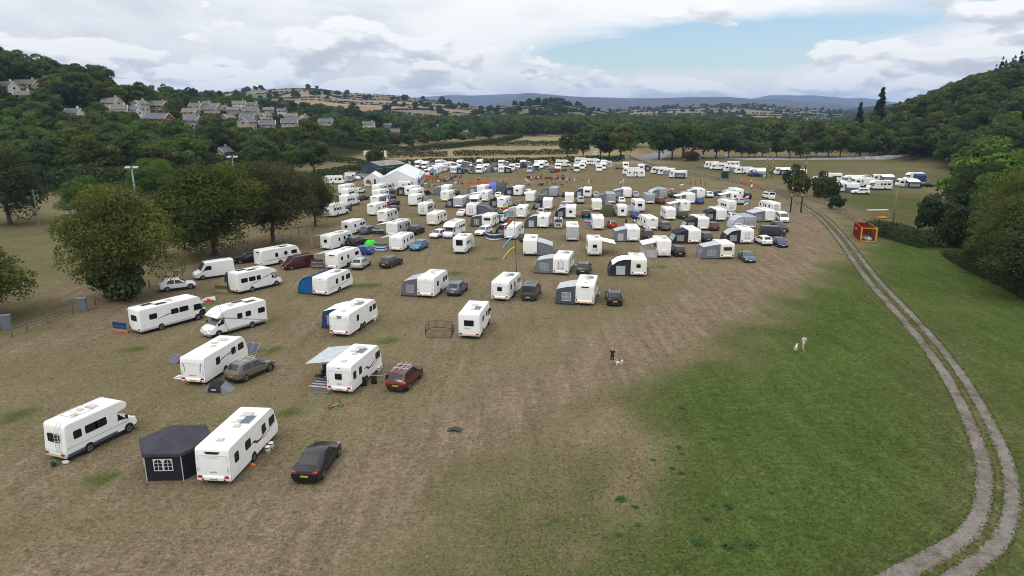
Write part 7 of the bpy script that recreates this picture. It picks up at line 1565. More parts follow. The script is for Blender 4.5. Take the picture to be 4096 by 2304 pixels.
lettering(byl['white motorhome with rear window beside the black dog pen'], 'PILOTE', .2, (-.2, -3.115, 1.2), (R(90), 0, 0), GRYP)
# ------------------------------------------------------------------ marquee, shed and the things round them
PVC, t, b = newmat('marquee_pvc'); b.inputs['Base Color'].default_value = (.80, .80, .80, 1); b.inputs['Roughness'].default_value = .5
tr_ = t.nodes.new('ShaderNodeBsdfTranslucent'); tr_.inputs[0].default_value = (.75, .75, .76, 1); mx = t.nodes.new('ShaderNodeMixShader'); mx.inputs[0].default_value = .2
t.links.new(b.outputs[0], mx.inputs[1]); t.links.new(tr_.outputs[0], mx.inputs[2]); t.links.new(mx.outputs[0], t.nodes['Material Output'].inputs[0])
def marquee(x, y, rz, Wd, Ln, eave, ridge_, bays, label, arch=True):
 """frame tent: near gable at local y=0, runs +y"""
 o = thing('marquee', label, 'marquee', (x, y, 0), rz); a = Wd / 2; bl = Ln / bays
 for k in range(bays):
  y0, y1 = k * bl, (k + 1) * bl
  for s in (-1, 1):
   rows = []
   for j in range(5):
    yy = y0 + (y1 - y0) * j / 4; sag = -.10 * math.sin(math.pi * j / 4)
    rows.append([(s * a * (1 + .012), yy, eave - .12), (s * a, yy, eave)] + [(s * a * (1 - f), yy, eave + (ridge_ - eave) * f ** .94 + sag * (.4 + .6 * math.sin(math.pi * f))) for f in (.25, .5, .75, 1.0)])
   link('roof_panel', MB().loft(rows if s > 0 else [r_[::-1] for r_ in rows], False, closed=False).mesh('roof', PVC, 50), o)
   link('side_wall', MB().box(s * a - .01, s * a + .01, y0 + .05, y1 - .05, 0, eave).mesh('wall', PVC), o)
   if s > 0 and arch:
    for q in range(3):
     yc = y0 + bl * (q + .5) / 3; link('window', MB().box(a + .012, a + .025, yc - bl * .11, yc + bl * .11, .5, eave - .5).mesh('w', mat('marquee_window', (.10, .11, .12), .2)), o)
 for k in range(bays + 1):
  yy = k * bl
  link('rafter', MB().path([(-a, yy, 0), (-a, yy, eave), (0, yy, ridge_ + .02), (a, yy, eave), (a, yy, 0)], .06, 5).mesh('rf', LGRY), o)
 for yy, nm in ((0.0, 'gable'), (Ln, 'gable')):
  link('gable', MB().poly([(-a, yy, 0), (a, yy, 0), (a, yy, eave), (0, yy, ridge_ - .06), (-a, yy, eave)], (0, .02, 0)).mesh('g', PVC), o)
 link('door_seam', MB().box(-.04, .04, -.03, 0, 0, eave).box(-1.2, -1.14, -.03, 0, 0, eave - .2).box(1.14, 1.2, -.03, 0, 0, eave - .2).mesh('d', LGRY), o)
 if not arch:
  link('arched_window', MB().poly([(-1.9, -.04, .7), (-.5, -.04, .7), (-.5, -.04, 1.5), (-.8, -.04, 1.9), (-1.2, -.04, 2.0), (-1.6, -.04, 1.9), (-1.9, -.04, 1.5)], (0, .03, 0)).mesh('aw', mat('marquee_window', (.10, .11, .12), .2)), o)
  link('doorway', MB().box(.6, 1.2, -.04, 0, 0, 2.1).mesh('dw', mat('dark_inside', (.05, .05, .055), .9)), o)
 return o
marquee(-35.4, 212.6, R(2.5), 12.2, 29.0, 2.6, 5.4, 6, 'long white marquee with ribbed roof in the middle of the camp')
marquee(-44.9, 220.5, R(3), 5.2, 9.0, 2.4, 4.0, 2, 'small white party tent with an arched window left of the marquee', False)
def gazebo(x, y, r, n, eave, peak, walls, roof, wall, label, rz=0):
 o = thing('gazebo', label, 'gazebo', (x, y, 0), rz); P = [(r * math.cos(2 * math.pi * k / n), r * math.sin(2 * math.pi * k / n)) for k in range(n)]
 for k in range(n):
  p, q = P[k], P[(k + 1) % n]; e = 1.05
  link('roof_panel', MB().add([(p[0] * e, p[1] * e, eave - .22), (q[0] * e, q[1] * e, eave - .22), (q[0] * e, q[1] * e, eave), (p[0] * e, p[1] * e, eave), (q[0] * .5, q[1] * .5, eave + (peak - eave) * .42), (p[0] * .5, p[1] * .5, eave + (peak - eave) * .42), (0, 0, peak)], [(0, 1, 2, 3), (3, 2, 4, 5), (5, 4, 6)]).mesh('roof', roof), o)
  link('leg', MB().tube((*p, 0), (*p, eave), .03, n=6).mesh('leg', LGRY), o)
  if k in walls:
   i_ = .985
   link('wall_panel', MB().add([(p[0] * i_, p[1] * i_, .02), (q[0] * i_, q[1] * i_, .02), (q[0] * i_, q[1] * i_, eave - .1), (p[0] * i_, p[1] * i_, eave - .1)], [(0, 1, 2, 3)]).mesh('wall', wall), o)
 return o, P
GZ = mat('gazebo_cloth', (.055, .054, .066), .9, spec=.05, noise=.2, nscale=1.2)
GZW = mat('gazebo_wall', (.024, .024, .03), .9, spec=.05, noise=.2)
gz, GP = gazebo(-22.75, 42.1, 2.35, 6, 2.0, 2.9, range(6), GZ, GZW, 'dark grey hexagonal gazebo with a white arched window left of the nearest caravan', R(2))
# the white lattice window set into its right front wall
p, q = Vector((*GP[4], 0)), Vector((*GP[5], 0)); d = (q - p).normalized(); nrm = Vector((d.y, -d.x, 0)); c0 = p.lerp(q, .5) + nrm * -.01
if nrm.dot(c0) < 0: nrm = -nrm
c0 = p.lerp(q, .5) + nrm * .03
win = link('window', MB().poly([c0 + d * a_ + Vector((0, 0, z_)) for a_, z_ in ((-.62, .75), (.62, .75), (.62, 1.62), (-.62, 1.62))], nrm * .006).mesh('w', LGRY), gz)
for half in (-.31, .31):
 for i_ in range(2):
  for j_ in range(2):
   link('pane', MB().poly([c0 + d * (half + (i_ - .5) * .27 + u) + Vector((0, 0, v)) + nrm * .007 for u, v in ((-.11, .82 + j_ * .26), (.11, .82 + j_ * .26), (.11, 1.04 + j_ * .26), (-.11, 1.04 + j_ * .26))], nrm * .004).mesh('p', GLASS), win)
 for i_ in (-1, 1): link('pane', MB().poly([c0 + d * (half + u * i_) + Vector((0, 0, v)) + nrm * .007 for u, v in ((.02, 1.34), (.24, 1.34), (.20, 1.46), (.10, 1.55), (.02, 1.57))], nrm * .004).mesh('p', GLASS), win)
gazebo(-40.6, 244, 1.9, 4, 2.2, 3.2, (), FAB['dark'], FAB['dark'], 'black topped gazebo behind the marquee', R(45))
# blue shed
BLUE = mat('shed_blue', (.055, .085, .12), .7, noise=.25, nscale=.8); ROOFG, t, b = newmat('shed_roof'); b.inputs['Roughness'].default_value = .8
pos = t.nodes.new('ShaderNodeTexCoord').outputs['Object']; t.links.new(gramp(t, gnoise(t, pos, .5, 5, .6), [(.35, (.12, .105, .09)), (.5, (.20, .18, .155)), (.65, (.27, .25, .22))]), b.inputs['Base Color'])
sh = thing('shed', 'blue steel farm shed with a brown-grey pitched roof behind the marquee', 'shed', (-53.9, 263.2, 0), R(-30))
Wd, Ln, ev, rg = 9.5, 15, 3.1, 4.5; a = Wd / 2
link('wall', MB().loft([[(-a, yy, 0), (a, yy, 0), (a, yy, ev), (0, yy, rg), (-a, yy, ev)] for yy in (0, Ln)]).mesh('w', BLUE), sh)
for s in (-1, 1):
 for k in range(6):
  y0, y1 = -.3 + (Ln + .6) * k / 6, -.3 + (Ln + .6) * (k + 1) / 6 - .05
  link('roof_sheet', MB().poly([(0, y0, rg + .05), (s * (a + .35), y0, ev - .08), (s * (a + .35), y1, ev - .08), (0, y1, rg + .05)], (0, 0, .06)).mesh('r', ROOFG), sh)
link('door', MB().box(-1.6, 1.6, -.06, 0, 0, 2.6).mesh('d', mat('shed_door', (.04, .06, .08), .7)), sh)
CONT = mat('container_green', (.018, .045, .035), .7, noise=.3)
def container(x, y, rz, label, m, Ln=6.0, name='shipping_container', hgt=2.5):
 o = thing(name, label, 'container', (x, y, 0), rz); mb = MB(); n = 30; W2 = 1.2
 link('frame', MB().box(-W2, W2, -Ln / 2, Ln / 2, 0, .12).box(-W2, W2, -Ln / 2, Ln / 2, hgt - .08, hgt).mesh('f', m), o)
 for s in (-1, 1):
  pts = [(s * (W2 - (.05 if (k // 2) % 2 else 0)), -Ln / 2 + Ln * k / n) for k in range(n + 1)]
  link('side_wall', MB().loft([[(p[0], p[1], .1) for p in pts], [(p[0], p[1], hgt - .06) for p in pts]], False, closed=False).mesh('sw', m), o)
 for s in (-1, 1):
  dr = link('door', MB().box(*( (-W2 + .03, -.01) if s < 0 else (.01, W2 - .03)), -Ln / 2 - .03, -Ln / 2 + .03, .1, hgt - .08).mesh('d', m), o)
  for q in (.35, .75): link('lock_bar', MB().tube((s * q, -Ln / 2 - .06, .15), (s * q, -Ln / 2 - .06, hgt - .15), .03, n=6).mesh('lb', GRYP), dr)
 return o
container(-49.2, 259.5, R(-6), 'dark green shipping container in front of the blue shed', CONT)
container(-46.3, 263.5, R(-6), 'dark green shipping container nearer the marquee', CONT)
def toilet(x, y, label, m):
 o = thing('portable_toilet', label, 'toilet', (x, y, 0), R(8)); link('cabin', MB().box(-.55, .55, -.55, .55, 0, 2.1).mesh('c', m), o)
 link('roof', MB().loft([[(-.58, -.58, 2.1), (.58, -.58, 2.1), (.58, .58, 2.1), (-.58, .58, 2.1)], [(-.35, -.4, 2.32), (.35, -.4, 2.32), (.35, .4, 2.32), (-.35, .4, 2.32)]]).mesh('r', LGRY), o)
 link('door', MB().box(-.38, .38, -.585, -.55, .1, 1.95).mesh('d', LGRY), o); return o
toilet(*PT['toilet'], 'grey portable toilet by the hedge', mat('toilet_grey', (.16, .17, .17), .7)); toilet(*PT['toilet2'], 'teal portable toilet between the green containers', mat('toilet_teal', (.05, .16, .15), .7))
SKR = mat('skip_red', (.22, .014, .018), .6, noise=.35, nscale=1.5)
def skip_small(x, y, rz, label):
 o = thing('skip', label, 'skip', (x, y, 0), rz)
 rings = [[(-.85, -1.2, .05), (.85, -1.2, .05), (.85, 1.2, .05), (-.85, 1.2, .05)], [(-.95, -2.6, 1.5), (.95, -2.6, 1.5), (.95, 2.6, 1.5), (-.95, 2.6, 1.5)]]
 link('hull', MB().loft(rings).mesh('h', SKR), o); link('rim', MB().path([(-.97, -2.62, 1.5), (.97, -2.62, 1.5), (.97, 2.62, 1.5), (-.97, 2.62, 1.5), (-.97, -2.62, 1.5)], .06, 5).mesh('r', SKR), o); return o
skip_small(-59.0, 257.0, R(70), 'red builder skip left of the blue shed')
# open roll-on container by the track
def big_skip():
 o = thing('roll_on_skip', 'red roll-on skip with yellow open end and rubbish bags beside the track', 'skip', (66.6, 127.4, 0), math.atan2(-(64.25 - 66.48), 123.93 - 131.48) + math.pi)
 Ln, W2, hg = 7.4, 1.22, 2.5; IN = mat('rusty_inside', (.14, .075, .035), .85, noise=.5, nscale=1.2); YF = mat('skip_yellow', (.60, .30, .02), .6, noise=.2)
 link('floor', MB().box(-W2, W2, -Ln / 2, Ln / 2, .12, .22).mesh('fl', IN), o)
 for s in (-1, 1):
  link('side_wall', MB().box(s * W2 - .03, s * W2 + .03, -Ln / 2, Ln / 2, .2, hg).mesh('sw', SKR), o)
  link('inner_skin', MB().box(s * (W2 - .045) - .008, s * (W2 - .045) + .008, -Ln / 2 + .05, Ln / 2 - .05, .23, hg - .05).mesh('is', IN), o)
  for k in range(11):
   yy = -Ln / 2 + .35 + k * (Ln - .7) / 10; link('rib', MB().box(s * W2 + (.03 if s > 0 else -.13), s * W2 + (.13 if s > 0 else -.03), yy - .07, yy + .07, .15, hg - .1).mesh('rb', SKR), o)
  link('top_rail', MB().box(s * W2 - .09, s * W2 + .09, -Ln / 2, Ln / 2, hg, hg + .1).mesh('tr', SKR), o)
 link('head_wall', MB().box(-W2, W2, Ln / 2 - .06, Ln / 2, .2, hg).mesh('hw', SKR), o)
 e = -Ln / 2
 for s in (-1, 1): link('end_post', MB().box(s * (W2 + .03) - .10, s * (W2 + .03) + .10, e - .12, e + .08, .05, hg + .1).mesh('ep', YF), o)
 link('end_sill', MB().box(-W2, W2, e - .12, e + .06, .05, .22).mesh('es', YF), o); link('end_lintel', MB().box(-W2 + .06, W2 - .06, e - .10, e + .06, hg + .0, hg + .1).mesh('el', YF), o)
 g_ = link('tail_gate', MB().box(-.05, .05, -2.3, 0, .2, hg).mesh('tg', YF), o, (W2 + .16, e - .02, 0), (0, 0, R(176)))
 link('painted_mark', MB().box(-W2 - .15, -W2 - .135, .2, 1.7, 1.72, 1.9).box(-W2 - .15, -W2 - .135, .4, 1.5, 1.45, 1.6).mesh('pm', YF), o)
 rr_ = random.Random(4)
 for k in range(16):
  c_ = rr_.choice((.03, .65, .5, .12)); s_ = rr_.uniform(.18, .34); yy = e + .4 + rr_.uniform(0, 1.9)
  bag = tag(link('rubbish_bag', MB().ball((0, 0, 0), s_, s_ * rr_.uniform(.7, 1.1), s_ * .75, 9, 6).mesh('b', mat('bag_%d' % int(c_ * 100), (c_, c_, c_), .5, noise=.4, nscale=4), 'all'), None, (0, 0, 0)), 'rubbish bag lying in the open end of the red skip', 'rubbish bag', 'rubbish bags in the skip')
  M_ = Matrix.Translation(o.location) @ Matrix.Rotation(o.rotation_euler.z, 4, 'Z'); bag.location = M_ @ Vector((rr_.uniform(-.9, .9), yy, .22 + s_ * .6 + rr_.choice((0, 0, .25)))); bag.rotation_euler = (rr_.uniform(0, 3), rr_.uniform(0, 3), rr_.uniform(0, 3))
big_skip()

# ------------------------------------------------------------------ poles, wires, fences
WOODP = mat('pole_wood', (.075, .048, .034), .9, noise=.4, nscale=4); GREYW = mat('weathered_wood', (.20, .175, .14), .95, noise=.4, nscale=5); BRNW = mat('fence_wood', (.15, .115, .08), .95, noise=.4, nscale=5)
def pole(x, y, hgt, label, m, arm=1.6, armdir=0, collar=False, group=None, two=False):
 o = thing('power_pole', label, 'pole', (x, y, 0), armdir, group)
 link('shaft', MB().tube((0, 0, -.3), (0, 0, hgt), .17, .12, 10).mesh('s', m, 'all'), o)
 if arm: link('crossarm', MB().box(-arm / 2, arm / 2, -.06, .06, hgt - .28, hgt - .14).mesh('a', m), o)
 for k in (-.42, 0, .42):
  if arm: link('insulator', MB().lathe([(.05, 0), (.08, .05), (.04, .1), (.07, .15), (.02, .2)], 8, (arm * k, 0, hgt - .14)).mesh('i', GRYP), o)
 if collar:
  link('warning_band', MB().lathe([(.19, 0), (.19, .3)], 10, (0, 0, 4.0)).mesh('w', PLY), o); link('warning_band', MB().lathe([(.185, 0), (.185, .25)], 10, (0, 0, 5.6)).mesh('w', PLY), o)
 return o
(p1x, p1y), (p2x, p2y) = PT['poles']
pole(p1x, p1y, 10.4, 'shorter brown power pole, left of the pair beside the track', WOODP, 1.2, R(8), True, 'pair of power poles')
pp = pole(p2x, p2y, 14.0, 'taller brown power pole with transformer, right of the pair beside the track', WOODP, 1.8, R(8), True, 'pair of power poles')
link('transformer', MB().lathe([(.3, 0), (.32, .1), (.32, .75), (.25, .85)], 10, (0, -.35, 11.2)).mesh('t', GRYP), pp)
(h1x, h1y), (h2x, h2y) = PT['hpole']
pole(h1x, h1y, 8.9, 'left leg of the H-shaped grey power pole in the upper field', GREYW, 0, 0, True, 'H-pole in the upper field'); q_ = pole(h2x, h2y, 8.9, 'right leg of the H-shaped grey power pole with its crossarm', GREYW, 0, 0, True, 'H-pole in the upper field')
link('crossarm', MB().box(h1x - h2x - .6, .6, -.08, .08, 8.6, 8.78).mesh('a', GREYW), q_)
pole(*PT['pole3'], 8.7, 'grey power pole standing in the thicket behind the skip', GREYW, 1.5, R(-28))
def wire(a, b_, label, sag=.8, r=.018):
 a = Vector(a); b_ = Vector(b_); pts = []
 for k in range(13):
  f = k / 12; p_ = a.lerp(b_, f); p_.z -= sag * 4 * f * (1 - f); pts.append(p_ - a)
 tag(link('power_line', MB().path([tuple(v) for v in pts], r, 4).mesh('w', mat('wire', (.10, .12, .11), .6)), None, tuple(a)), label, 'wire', 'overhead wires')
p3x, p3y = PT['pole3']
for k, dx in enumerate((-.6, 0, .6)):
 wire((p3x + dx * .9, p3y - dx * .4, 8.75), (56 + dx * 1.6, 40 - dx * .8, 10.2), '%s of the three wires running right from the thicket pole' % ('leftmost', 'middle', 'rightmost')[k], .8)
 wire((p2x + dx * 1.1, p2y, 14.05), (p3x + dx * .9, p3y - dx * .4, 8.75), '%s wire between the tall pole and the thicket pole' % ('left', 'middle', 'right')[k], .5)
def flood(x, y, hgt, label):
 o = thing('floodlight_mast', label, 'floodlight', (x, y, 0), R(15)); link('mast', MB().tube((0, 0, -.3), (0, 0, hgt), .22, .16, 12).mesh('m', mat('mast_blue', (.22, .29, .33), .5), 'all'), o)
 link('head_bar', MB().box(-1.3, 1.3, -.07, .07, hgt - .05, hgt + .07).mesh('b', GRYP), o)
 for s in (-.75, .75): link('lamp', MB().poly([(s - .55, -.5, hgt + .1), (s + .55, -.5, hgt + .1), (s + .55, .45, hgt + .42), (s - .55, .45, hgt + .42)], (0, -.04, .16)).mesh('l', mat('lamp_grey', (.26, .28, .29), .4)), o)
flood(*PT['flood'][0], 'blue-grey floodlight mast in front of the bright ash tree'); flood(*PT['flood'][1], 'blue-grey floodlight mast farther away behind the beech tree')
gx_, gy_, gh_ = PT['goal']; o = thing('rugby_post', 'white rugby post standing before the yellow-green tree', 'goal post', (gx_, gy_, 0)); link('upright', MB().tube((0, 0, 0), (0, 0, gh_), .09, n=8).mesh('u', CVW), o); link('ground_sleeve', MB().tube((0, 0, 0), (0, 0, .35), .13, n=8).mesh('s', GRYP), o)
o = thing('flood_pole', 'plain grey pole near the left tree on the playing field', 'pole', (*PT['grey_pole'], 0)); link('shaft', MB().tube((0, 0, -.2), (0, 0, PT['grey_pole_top']), .14, .10, 8).mesh('u', mat('mast_grey', (.18, .19, .19), .6)), o); link('crossarm', MB().box(-.9, .9, -.05, .05, PT['grey_pole_top'] - .4, PT['grey_pole_top'] - .3).mesh('a', GRYP), o)
for k, (x, y) in enumerate(PT['cabinet']):
 o = thing('utility_cabinet', ('grey utility cabinet on the left fence line', 'grey utility cabinet in the left corner under the tree')[k], 'cabinet', (x, y, 0), R(20)); link('box', MB().box(-.45, .45, -.3, .3, 0, 1.6).mesh('b', mat('cabinet_grey', (.15, .17, .19), .6)), o); link('lid', MB().box(-.5, .5, -.35, .35, 1.6, 1.68).mesh('l', GRYP), o); link('door', MB().box(-.38, .38, -.325, -.3, .1, 1.5).mesh('d', mat('cabinet_door', (.13, .15, .17), .6)), o)
o = thing('utility_cabinet', 'dark green cabinet between the rail fence and the upper field', 'cabinet', (*PT['green_cab'], 0), R(-20)); link('box', MB().box(-1.2, 1.2, -1, 1, 0, 2.2).mesh('b', CONT), o); link('lid', MB().box(-1.3, 1.3, -1.1, 1.1, 2.2, 2.3).mesh('l', CONT), o)
def fence(pts, label, step, hgt, rails, m, wires=False, pr_=.06):
 o = thing('fence', label, 'fence', (*pts[0], 0)); O = Vector((*pts[0], 0)); P = [Vector((*p, 0)) - O for p in pts]; acc = [P[0]]
 for a_, b_ in zip(P[:-1], P[1:]):
  n_ = max(1, round((b_ - a_).length / step)); acc += [a_.lerp(b_, k / n_) for k in range(1, n_ + 1)]
 pm_ = cached(('post', hgt, m.name, pr_), lambda: MB().box(-pr_, pr_, -pr_, pr_, -.2, hgt).mesh('post', m))
 rr_ = random.Random(len(pts))
 for p_ in acc: link('post', pm_, o, p_, (rr_.uniform(-.05, .05), rr_.uniform(-.05, .05), rr_.uniform(0, 1)), (1, 1, rr_.uniform(.9, 1.08)))
 for a_, b_ in zip(acc[:-1], acc[1:]):
  for z_ in rails:
   if wires: link('wire', MB().tube(a_ + Vector((0, 0, z_)), b_ + Vector((0, 0, z_)), .012, n=4).mesh('wire', STEEL), o)
   else:
    d_ = (b_ - a_).normalized(); nn = Vector((-d_.y, d_.x, 0)) * .03
    link('rail', MB().poly([a_ + Vector((0, 0, z_)) - nn, b_ + Vector((0, 0, z_)) - nn, b_ + Vector((0, 0, z_ + .11)) - nn, a_ + Vector((0, 0, z_ + .11)) - nn], nn * 2).mesh('rail', m), o)
 return o
fence(PT['left_fence'], 'wire fence on wooden posts between the trees and the caravans', 3.2, 1.15, (.35, .7, 1.05), BRNW, True)
fence(PT['railA'], 'post and rail fence on the near side of the farm track', 2.6, 1.2, (.35, .7, 1.05), GREYW); fence(PT['railB'], 'post and rail fence along the far side of the farm track', 2.6, 1.2, (.35, .7, 1.05), GREYW); fence(PT['railC'], 'post and rail fence beside the hawthorns and the track', 2.4, 1.2, (.35, .7, 1.05), GREYW)
for k, p_ in enumerate(PT['posts']): tag(link('wooden_post', MB().box(-.12, .12, -.12, .12, 0, 1.5).box(-.09, .09, -.09, .09, 1.5, 1.6).mesh('p', BRNW), None, (*p_, 0)), 'short wooden post, %s from left in the row of four on the grass' % ORD[k], 'post', 'four wooden posts')
# ------------------------------------------------------------------ flags and banners
RED = mat('flag_red', (.50, .02, .03), .8); GRN = mat('flag_green', (.03, .28, .08), .8); WHT = mat('flag_white', (.75, .75, .75), .8); BLF = mat('flag_blue', (.02, .08, .35), .8); LBL = mat('flag_light_blue', (.15, .45, .75), .8); YLF = mat('flag_yellow', (.65, .50, .05), .8)
DRAGON = [(.10, .40), (.20, .52), (.14, .60), (.24, .66), (.30, .58), (.38, .64), (.34, .86), (.46, .74), (.58, .90), (.60, .70), (.72, .66), (.80, .74), (.92, .62), (.84, .56), (.76, .58), (.72, .46), (.80, .30), (.90, .28), (.82, .20), (.70, .26), (.62, .42), (.52, .40), (.56, .22), (.64, .16), (.50, .14), (.46, .34), (.36, .40), (.30, .24), (.36, .16), (.22, .16), (.24, .32), (.16, .30)]
def flag(key, label, w_, h_, kind, yaw, lean=0.0, extra=.25):
 bx, by, tz, dx = PT[key]; hgt = max(tz + extra, 2.2)
 o = thing('flag', label, 'flag', (bx, by, 0), 0, 'flags'); tip = Vector((dx, 0, hgt)); link('pole', MB().tube((0, 0, 0), tip, .03, .016, 6).mesh('p', BLK), o)
 ca, sa = math.cos(yaw), math.sin(yaw)
 def W(u, v, out=0.0):   # cloth coordinates -> space, with a slow ripple and a droop
  rp = .10 * w_ * math.sin(u * 5.5 + v * 1.5) * u; dr = -.35 * h_ * u * u * .6
  return (tip.x + ca * u * w_ - sa * (rp + out), sa * u * w_ + ca * (rp + out), tip.z - (1 - v) * h_ - .05 + dr)
 def cloth(nm, m, u0, u1, v0, v1, n=8, out=0.0):
  rows = [[W(u0 + (u1 - u0) * k / n, v0 + (v1 - v0) * j / 3, out) for j in range(4)] for k in range(n + 1)]
  return link(nm, MB().loft(rows, False, closed=False).mesh('c', m, 'all'), o)
 if kind == 'welsh':
  cloth('white_half', WHT, 0, 1, .5, 1); cloth('green_half', GRN, 0, 1, 0, .5)
  for s in (-.012, .012): link('dragon', MB().add([W(u, v, s) for u, v in DRAGON], [tuple(range(len(DRAGON)))]).mesh('d', RED), o)
 elif kind == 'scot':
  cloth('field', BLF, 0, 1, 0, 1)
  for s in (-.012, .012):
   for a_, b_ in ((0, 1), (1, 0)):
    link('saltire', MB().loft([[W(u, a_ + (b_ - a_) * u - .10, s), W(u, a_ + (b_ - a_) * u + .10, s)] for u in np.linspace(.08, .92, 8)], False, closed=False).mesh('s', WHT), o)
 else:
  for q, m in enumerate(kind): cloth('stripe', m, 0, 1, q / len(kind), (q + 1) / len(kind))
 return o
flag('welsh1', 'large Welsh flag with red dragon above the white motorhome on the left', 1.35, .9, 'welsh', R(205), 0, .1)
flag('welsh2', 'Welsh flag on a bent pole beside the green tent', 1.5, .95, 'welsh', R(200)); flag('bigflag', 'tall colourful banner with a dragon panel beside the white four-wheel-drive', 1.2, 2.4, [GRN, WHT, RED, YLF, LBL], R(185), 0, 1.2)
flag('scot', 'blue flag with white saltire before the grey covered caravan', 1.6, 1.0, 'scot', R(170)); flag('blueflag', 'small blue and white flag high above the back row', 1.2, 1.0, [LBL, WHT, BLF], R(165)); flag('wflag3', 'white and green flag over the black SUV', 1.4, .9, 'welsh', R(175)); flag('welsh3', 'Welsh flag beside the pale covered caravan', 1.2, 2.0, [WHT, GRN, LBL, RED, WHT], R(195), 0, .8)
flag('fl5', 'blue flag at the left end of the upper field', 1.5, 1.0, [BLF, LBL, BLF], R(190), 0, 2.2); flag('fl6', 'blue and white flag above the cream caravan in the upper field', 1.5, 1.0, 'scot', R(190), 0, 2.4); flag('farflag', 'pale flag above the far hedge', 2.2, 1.3, [WHT, LBL, WHT], R(170), 0, 2)
def feather(x, y, hgt, cols, label, rz=0):
 o = thing('feather_banner', label, 'banner', (x, y, 0), rz, 'feather banners'); n = 12; link('pole', MB().tube((0, 0, 0), (0, 0, hgt), .03, .015, 6).mesh('p', GRYP), o)
 def wd(f): return .62 * math.sin(math.pi * min(1, f * .62 + .40)) ** .7
 for q, m in enumerate(cols):
  rows = [[(.03, 0, z), (wd((z - .5) / (hgt - .5)) + .03, .06 * math.sin(z * 3), z)] for z in np.linspace(.5 + (hgt - .5) * q / len(cols), .5 + (hgt - .5) * (q + 1) / len(cols), 5)]
  link('cloth', MB().loft(rows, False, closed=False).mesh('c', m), o)
 return o
feather(*PT['banner'], 3.9, [RED, WHT, LBL, WHT], 'tall white feather banner with blue letters among the left caravans')
for k, ((x, y), c_) in enumerate(zip(PT['mflags'], ([RED, WHT, RED, WHT], [LBL, BLF, BLF], [WHT, RED, BLF], [BLF, WHT, RED]))): feather(x, y, 3.6, c_, '%s feather banner along the right side of the marquee' % ('red and white', 'blue', 'white topped', 'red topped')[k])
feather(PT['feather'][0], PT['feather'][1], 3.6, [GRN, WHT, RED, WHT], 'white and green feather banner near the track end')
bx, by, tz, dx = PT['windsock']; o = thing('windsock_pole', 'black pole with three streaming windsocks in the centre of the camp', 'windsocks', (bx, by, 0)); link('pole', MB().tube((0, 0, 0), (dx, 0, 8.4), .045, .02, 6).mesh('p', BLK), o)
for k, (z, cols) in enumerate(((8.2, (RED, GRN, WHT)), (5.6, (LBL, BLF)), (3.9, (YLF, BLF)))):
 for q, m in enumerate(cols): link('windsock', MB().path([(dx * z / 8.4 - .1, 0, z), (-.5 + dx, .1 * q, z - .3 - .2 * q), (-1.1 + dx, .15 * q - .1, z - 1.0 - .1 * q), (-1.6 + dx + .3 * q, 0, z - 1.7)], .10 - .02 * q, 6).mesh('w', m), o)

# ------------------------------------------------------------------ windbreaks and tents
windbreak(PT['wb_m'], 1.2, 'blue windbreak with yellow and red stripes behind the long motorhome', ['orange', 'tan', 'navy', 'blue', 'navy', 'navy'])
windbreak(PT['wb_23'] , 1.4, 'blue windbreak with tan and red stripes beside the twin-axle caravan', ['navy', 'tan', 'blue', 'red', 'tan', 'blue', 'navy']); windbreak(PT['wb_25'], 1.3, 'curved blue and white striped windbreak before the canopy', ['sky', 'white', 'navy', 'white', 'sky', 'navy'])
windbreak(PT['wb_39'], 1.4, 'deep blue curved windbreak with white edging', ['white', 'navy', 'navy', 'navy', 'white', 'navy']); windbreak(PT['wb_27'], 1.1, 'black windbreak with clear upper half', ['dark', 'dark', 'lgrey']); windbreak(PT['wb_37'], 1.4, 'lilac-grey crossed-panel windbreak beside the spare wheel motorhome', ['lilac', 'lilac']); windbreak(PT['wb_41'], 1.4, 'blue, orange and white striped windbreak beside the tall caravan', ['sky', 'orange', 'navy', 'white', 'sky', 'cyan'])
windbreak(PT['wb_62'], 1.5, 'pale grey solid windscreen beside the motorhome with rear window', ['lgrey']); windbreak(PT['wb_81'], 1.5, 'woven brown screen beside the badge panel caravan', ['lilac', 'brown', 'lilac', 'brown']); windbreak(PT['wb_f1'], 1.4, 'light blue checked windbreak in the hedge row', ['sky', 'lgrey', 'sky']); windbreak(PT['wb_f2'], 1.2, 'pale blue windbreak by the side-on caravan', ['sky', 'white', 'sky']); windbreak(PT['wb_19'], 1.5, 'camouflage patterned windbreak beside the white motorhome', ['tan', 'brown', 'tan'])
dome_tent(*PT['green_dome'], 2.1, 2.2, 'green dome tent beside the Welsh flag', ['green', 'grey', 'green', 'grey']); dome_tent(PT['big_dome'][0], PT['big_dome'][1] + 2.6, 3.4, 3.0, 'big grey and violet dome shelter near the orange netting', ['purple', 'slate', 'purple', 'slate']); dome_tent(PT['green_tent'][0], PT['green_tent'][1] + 1.6, 1.9, 2.2, 'olive green domed day shelter beside the small caravan', ['green', 'green', 'green', 'green'])
dome_tent(PT['grey_tent'][0], PT['grey_tent'][1] + 1.4, 1.7, 2.3, 'grey dome tent in front of the far row', ['grey', 'slate', 'grey', 'slate']); dome_tent(PT['blue_tent'][0], PT['blue_tent'][1] + 1.6, 2.0, 2.4, 'blue-grey dome tent beside the marquee caravans', ['slate', 'slate', 'slate', 'slate']); dome_tent(PT['grey_tent2'][0], PT['grey_tent2'][1] + 1.4, 2.0, 2.3, 'dark grey dome tent beside the white van in the far row', ['slate', 'dark', 'slate', 'dark'])
dome_tent(PT['lime_tent'][0], PT['lime_tent'][1] + .8, 1.25, 1.5, 'lime green dome tent beside the blue hatchback', ['lime', 'lime', 'lime', 'lime'])
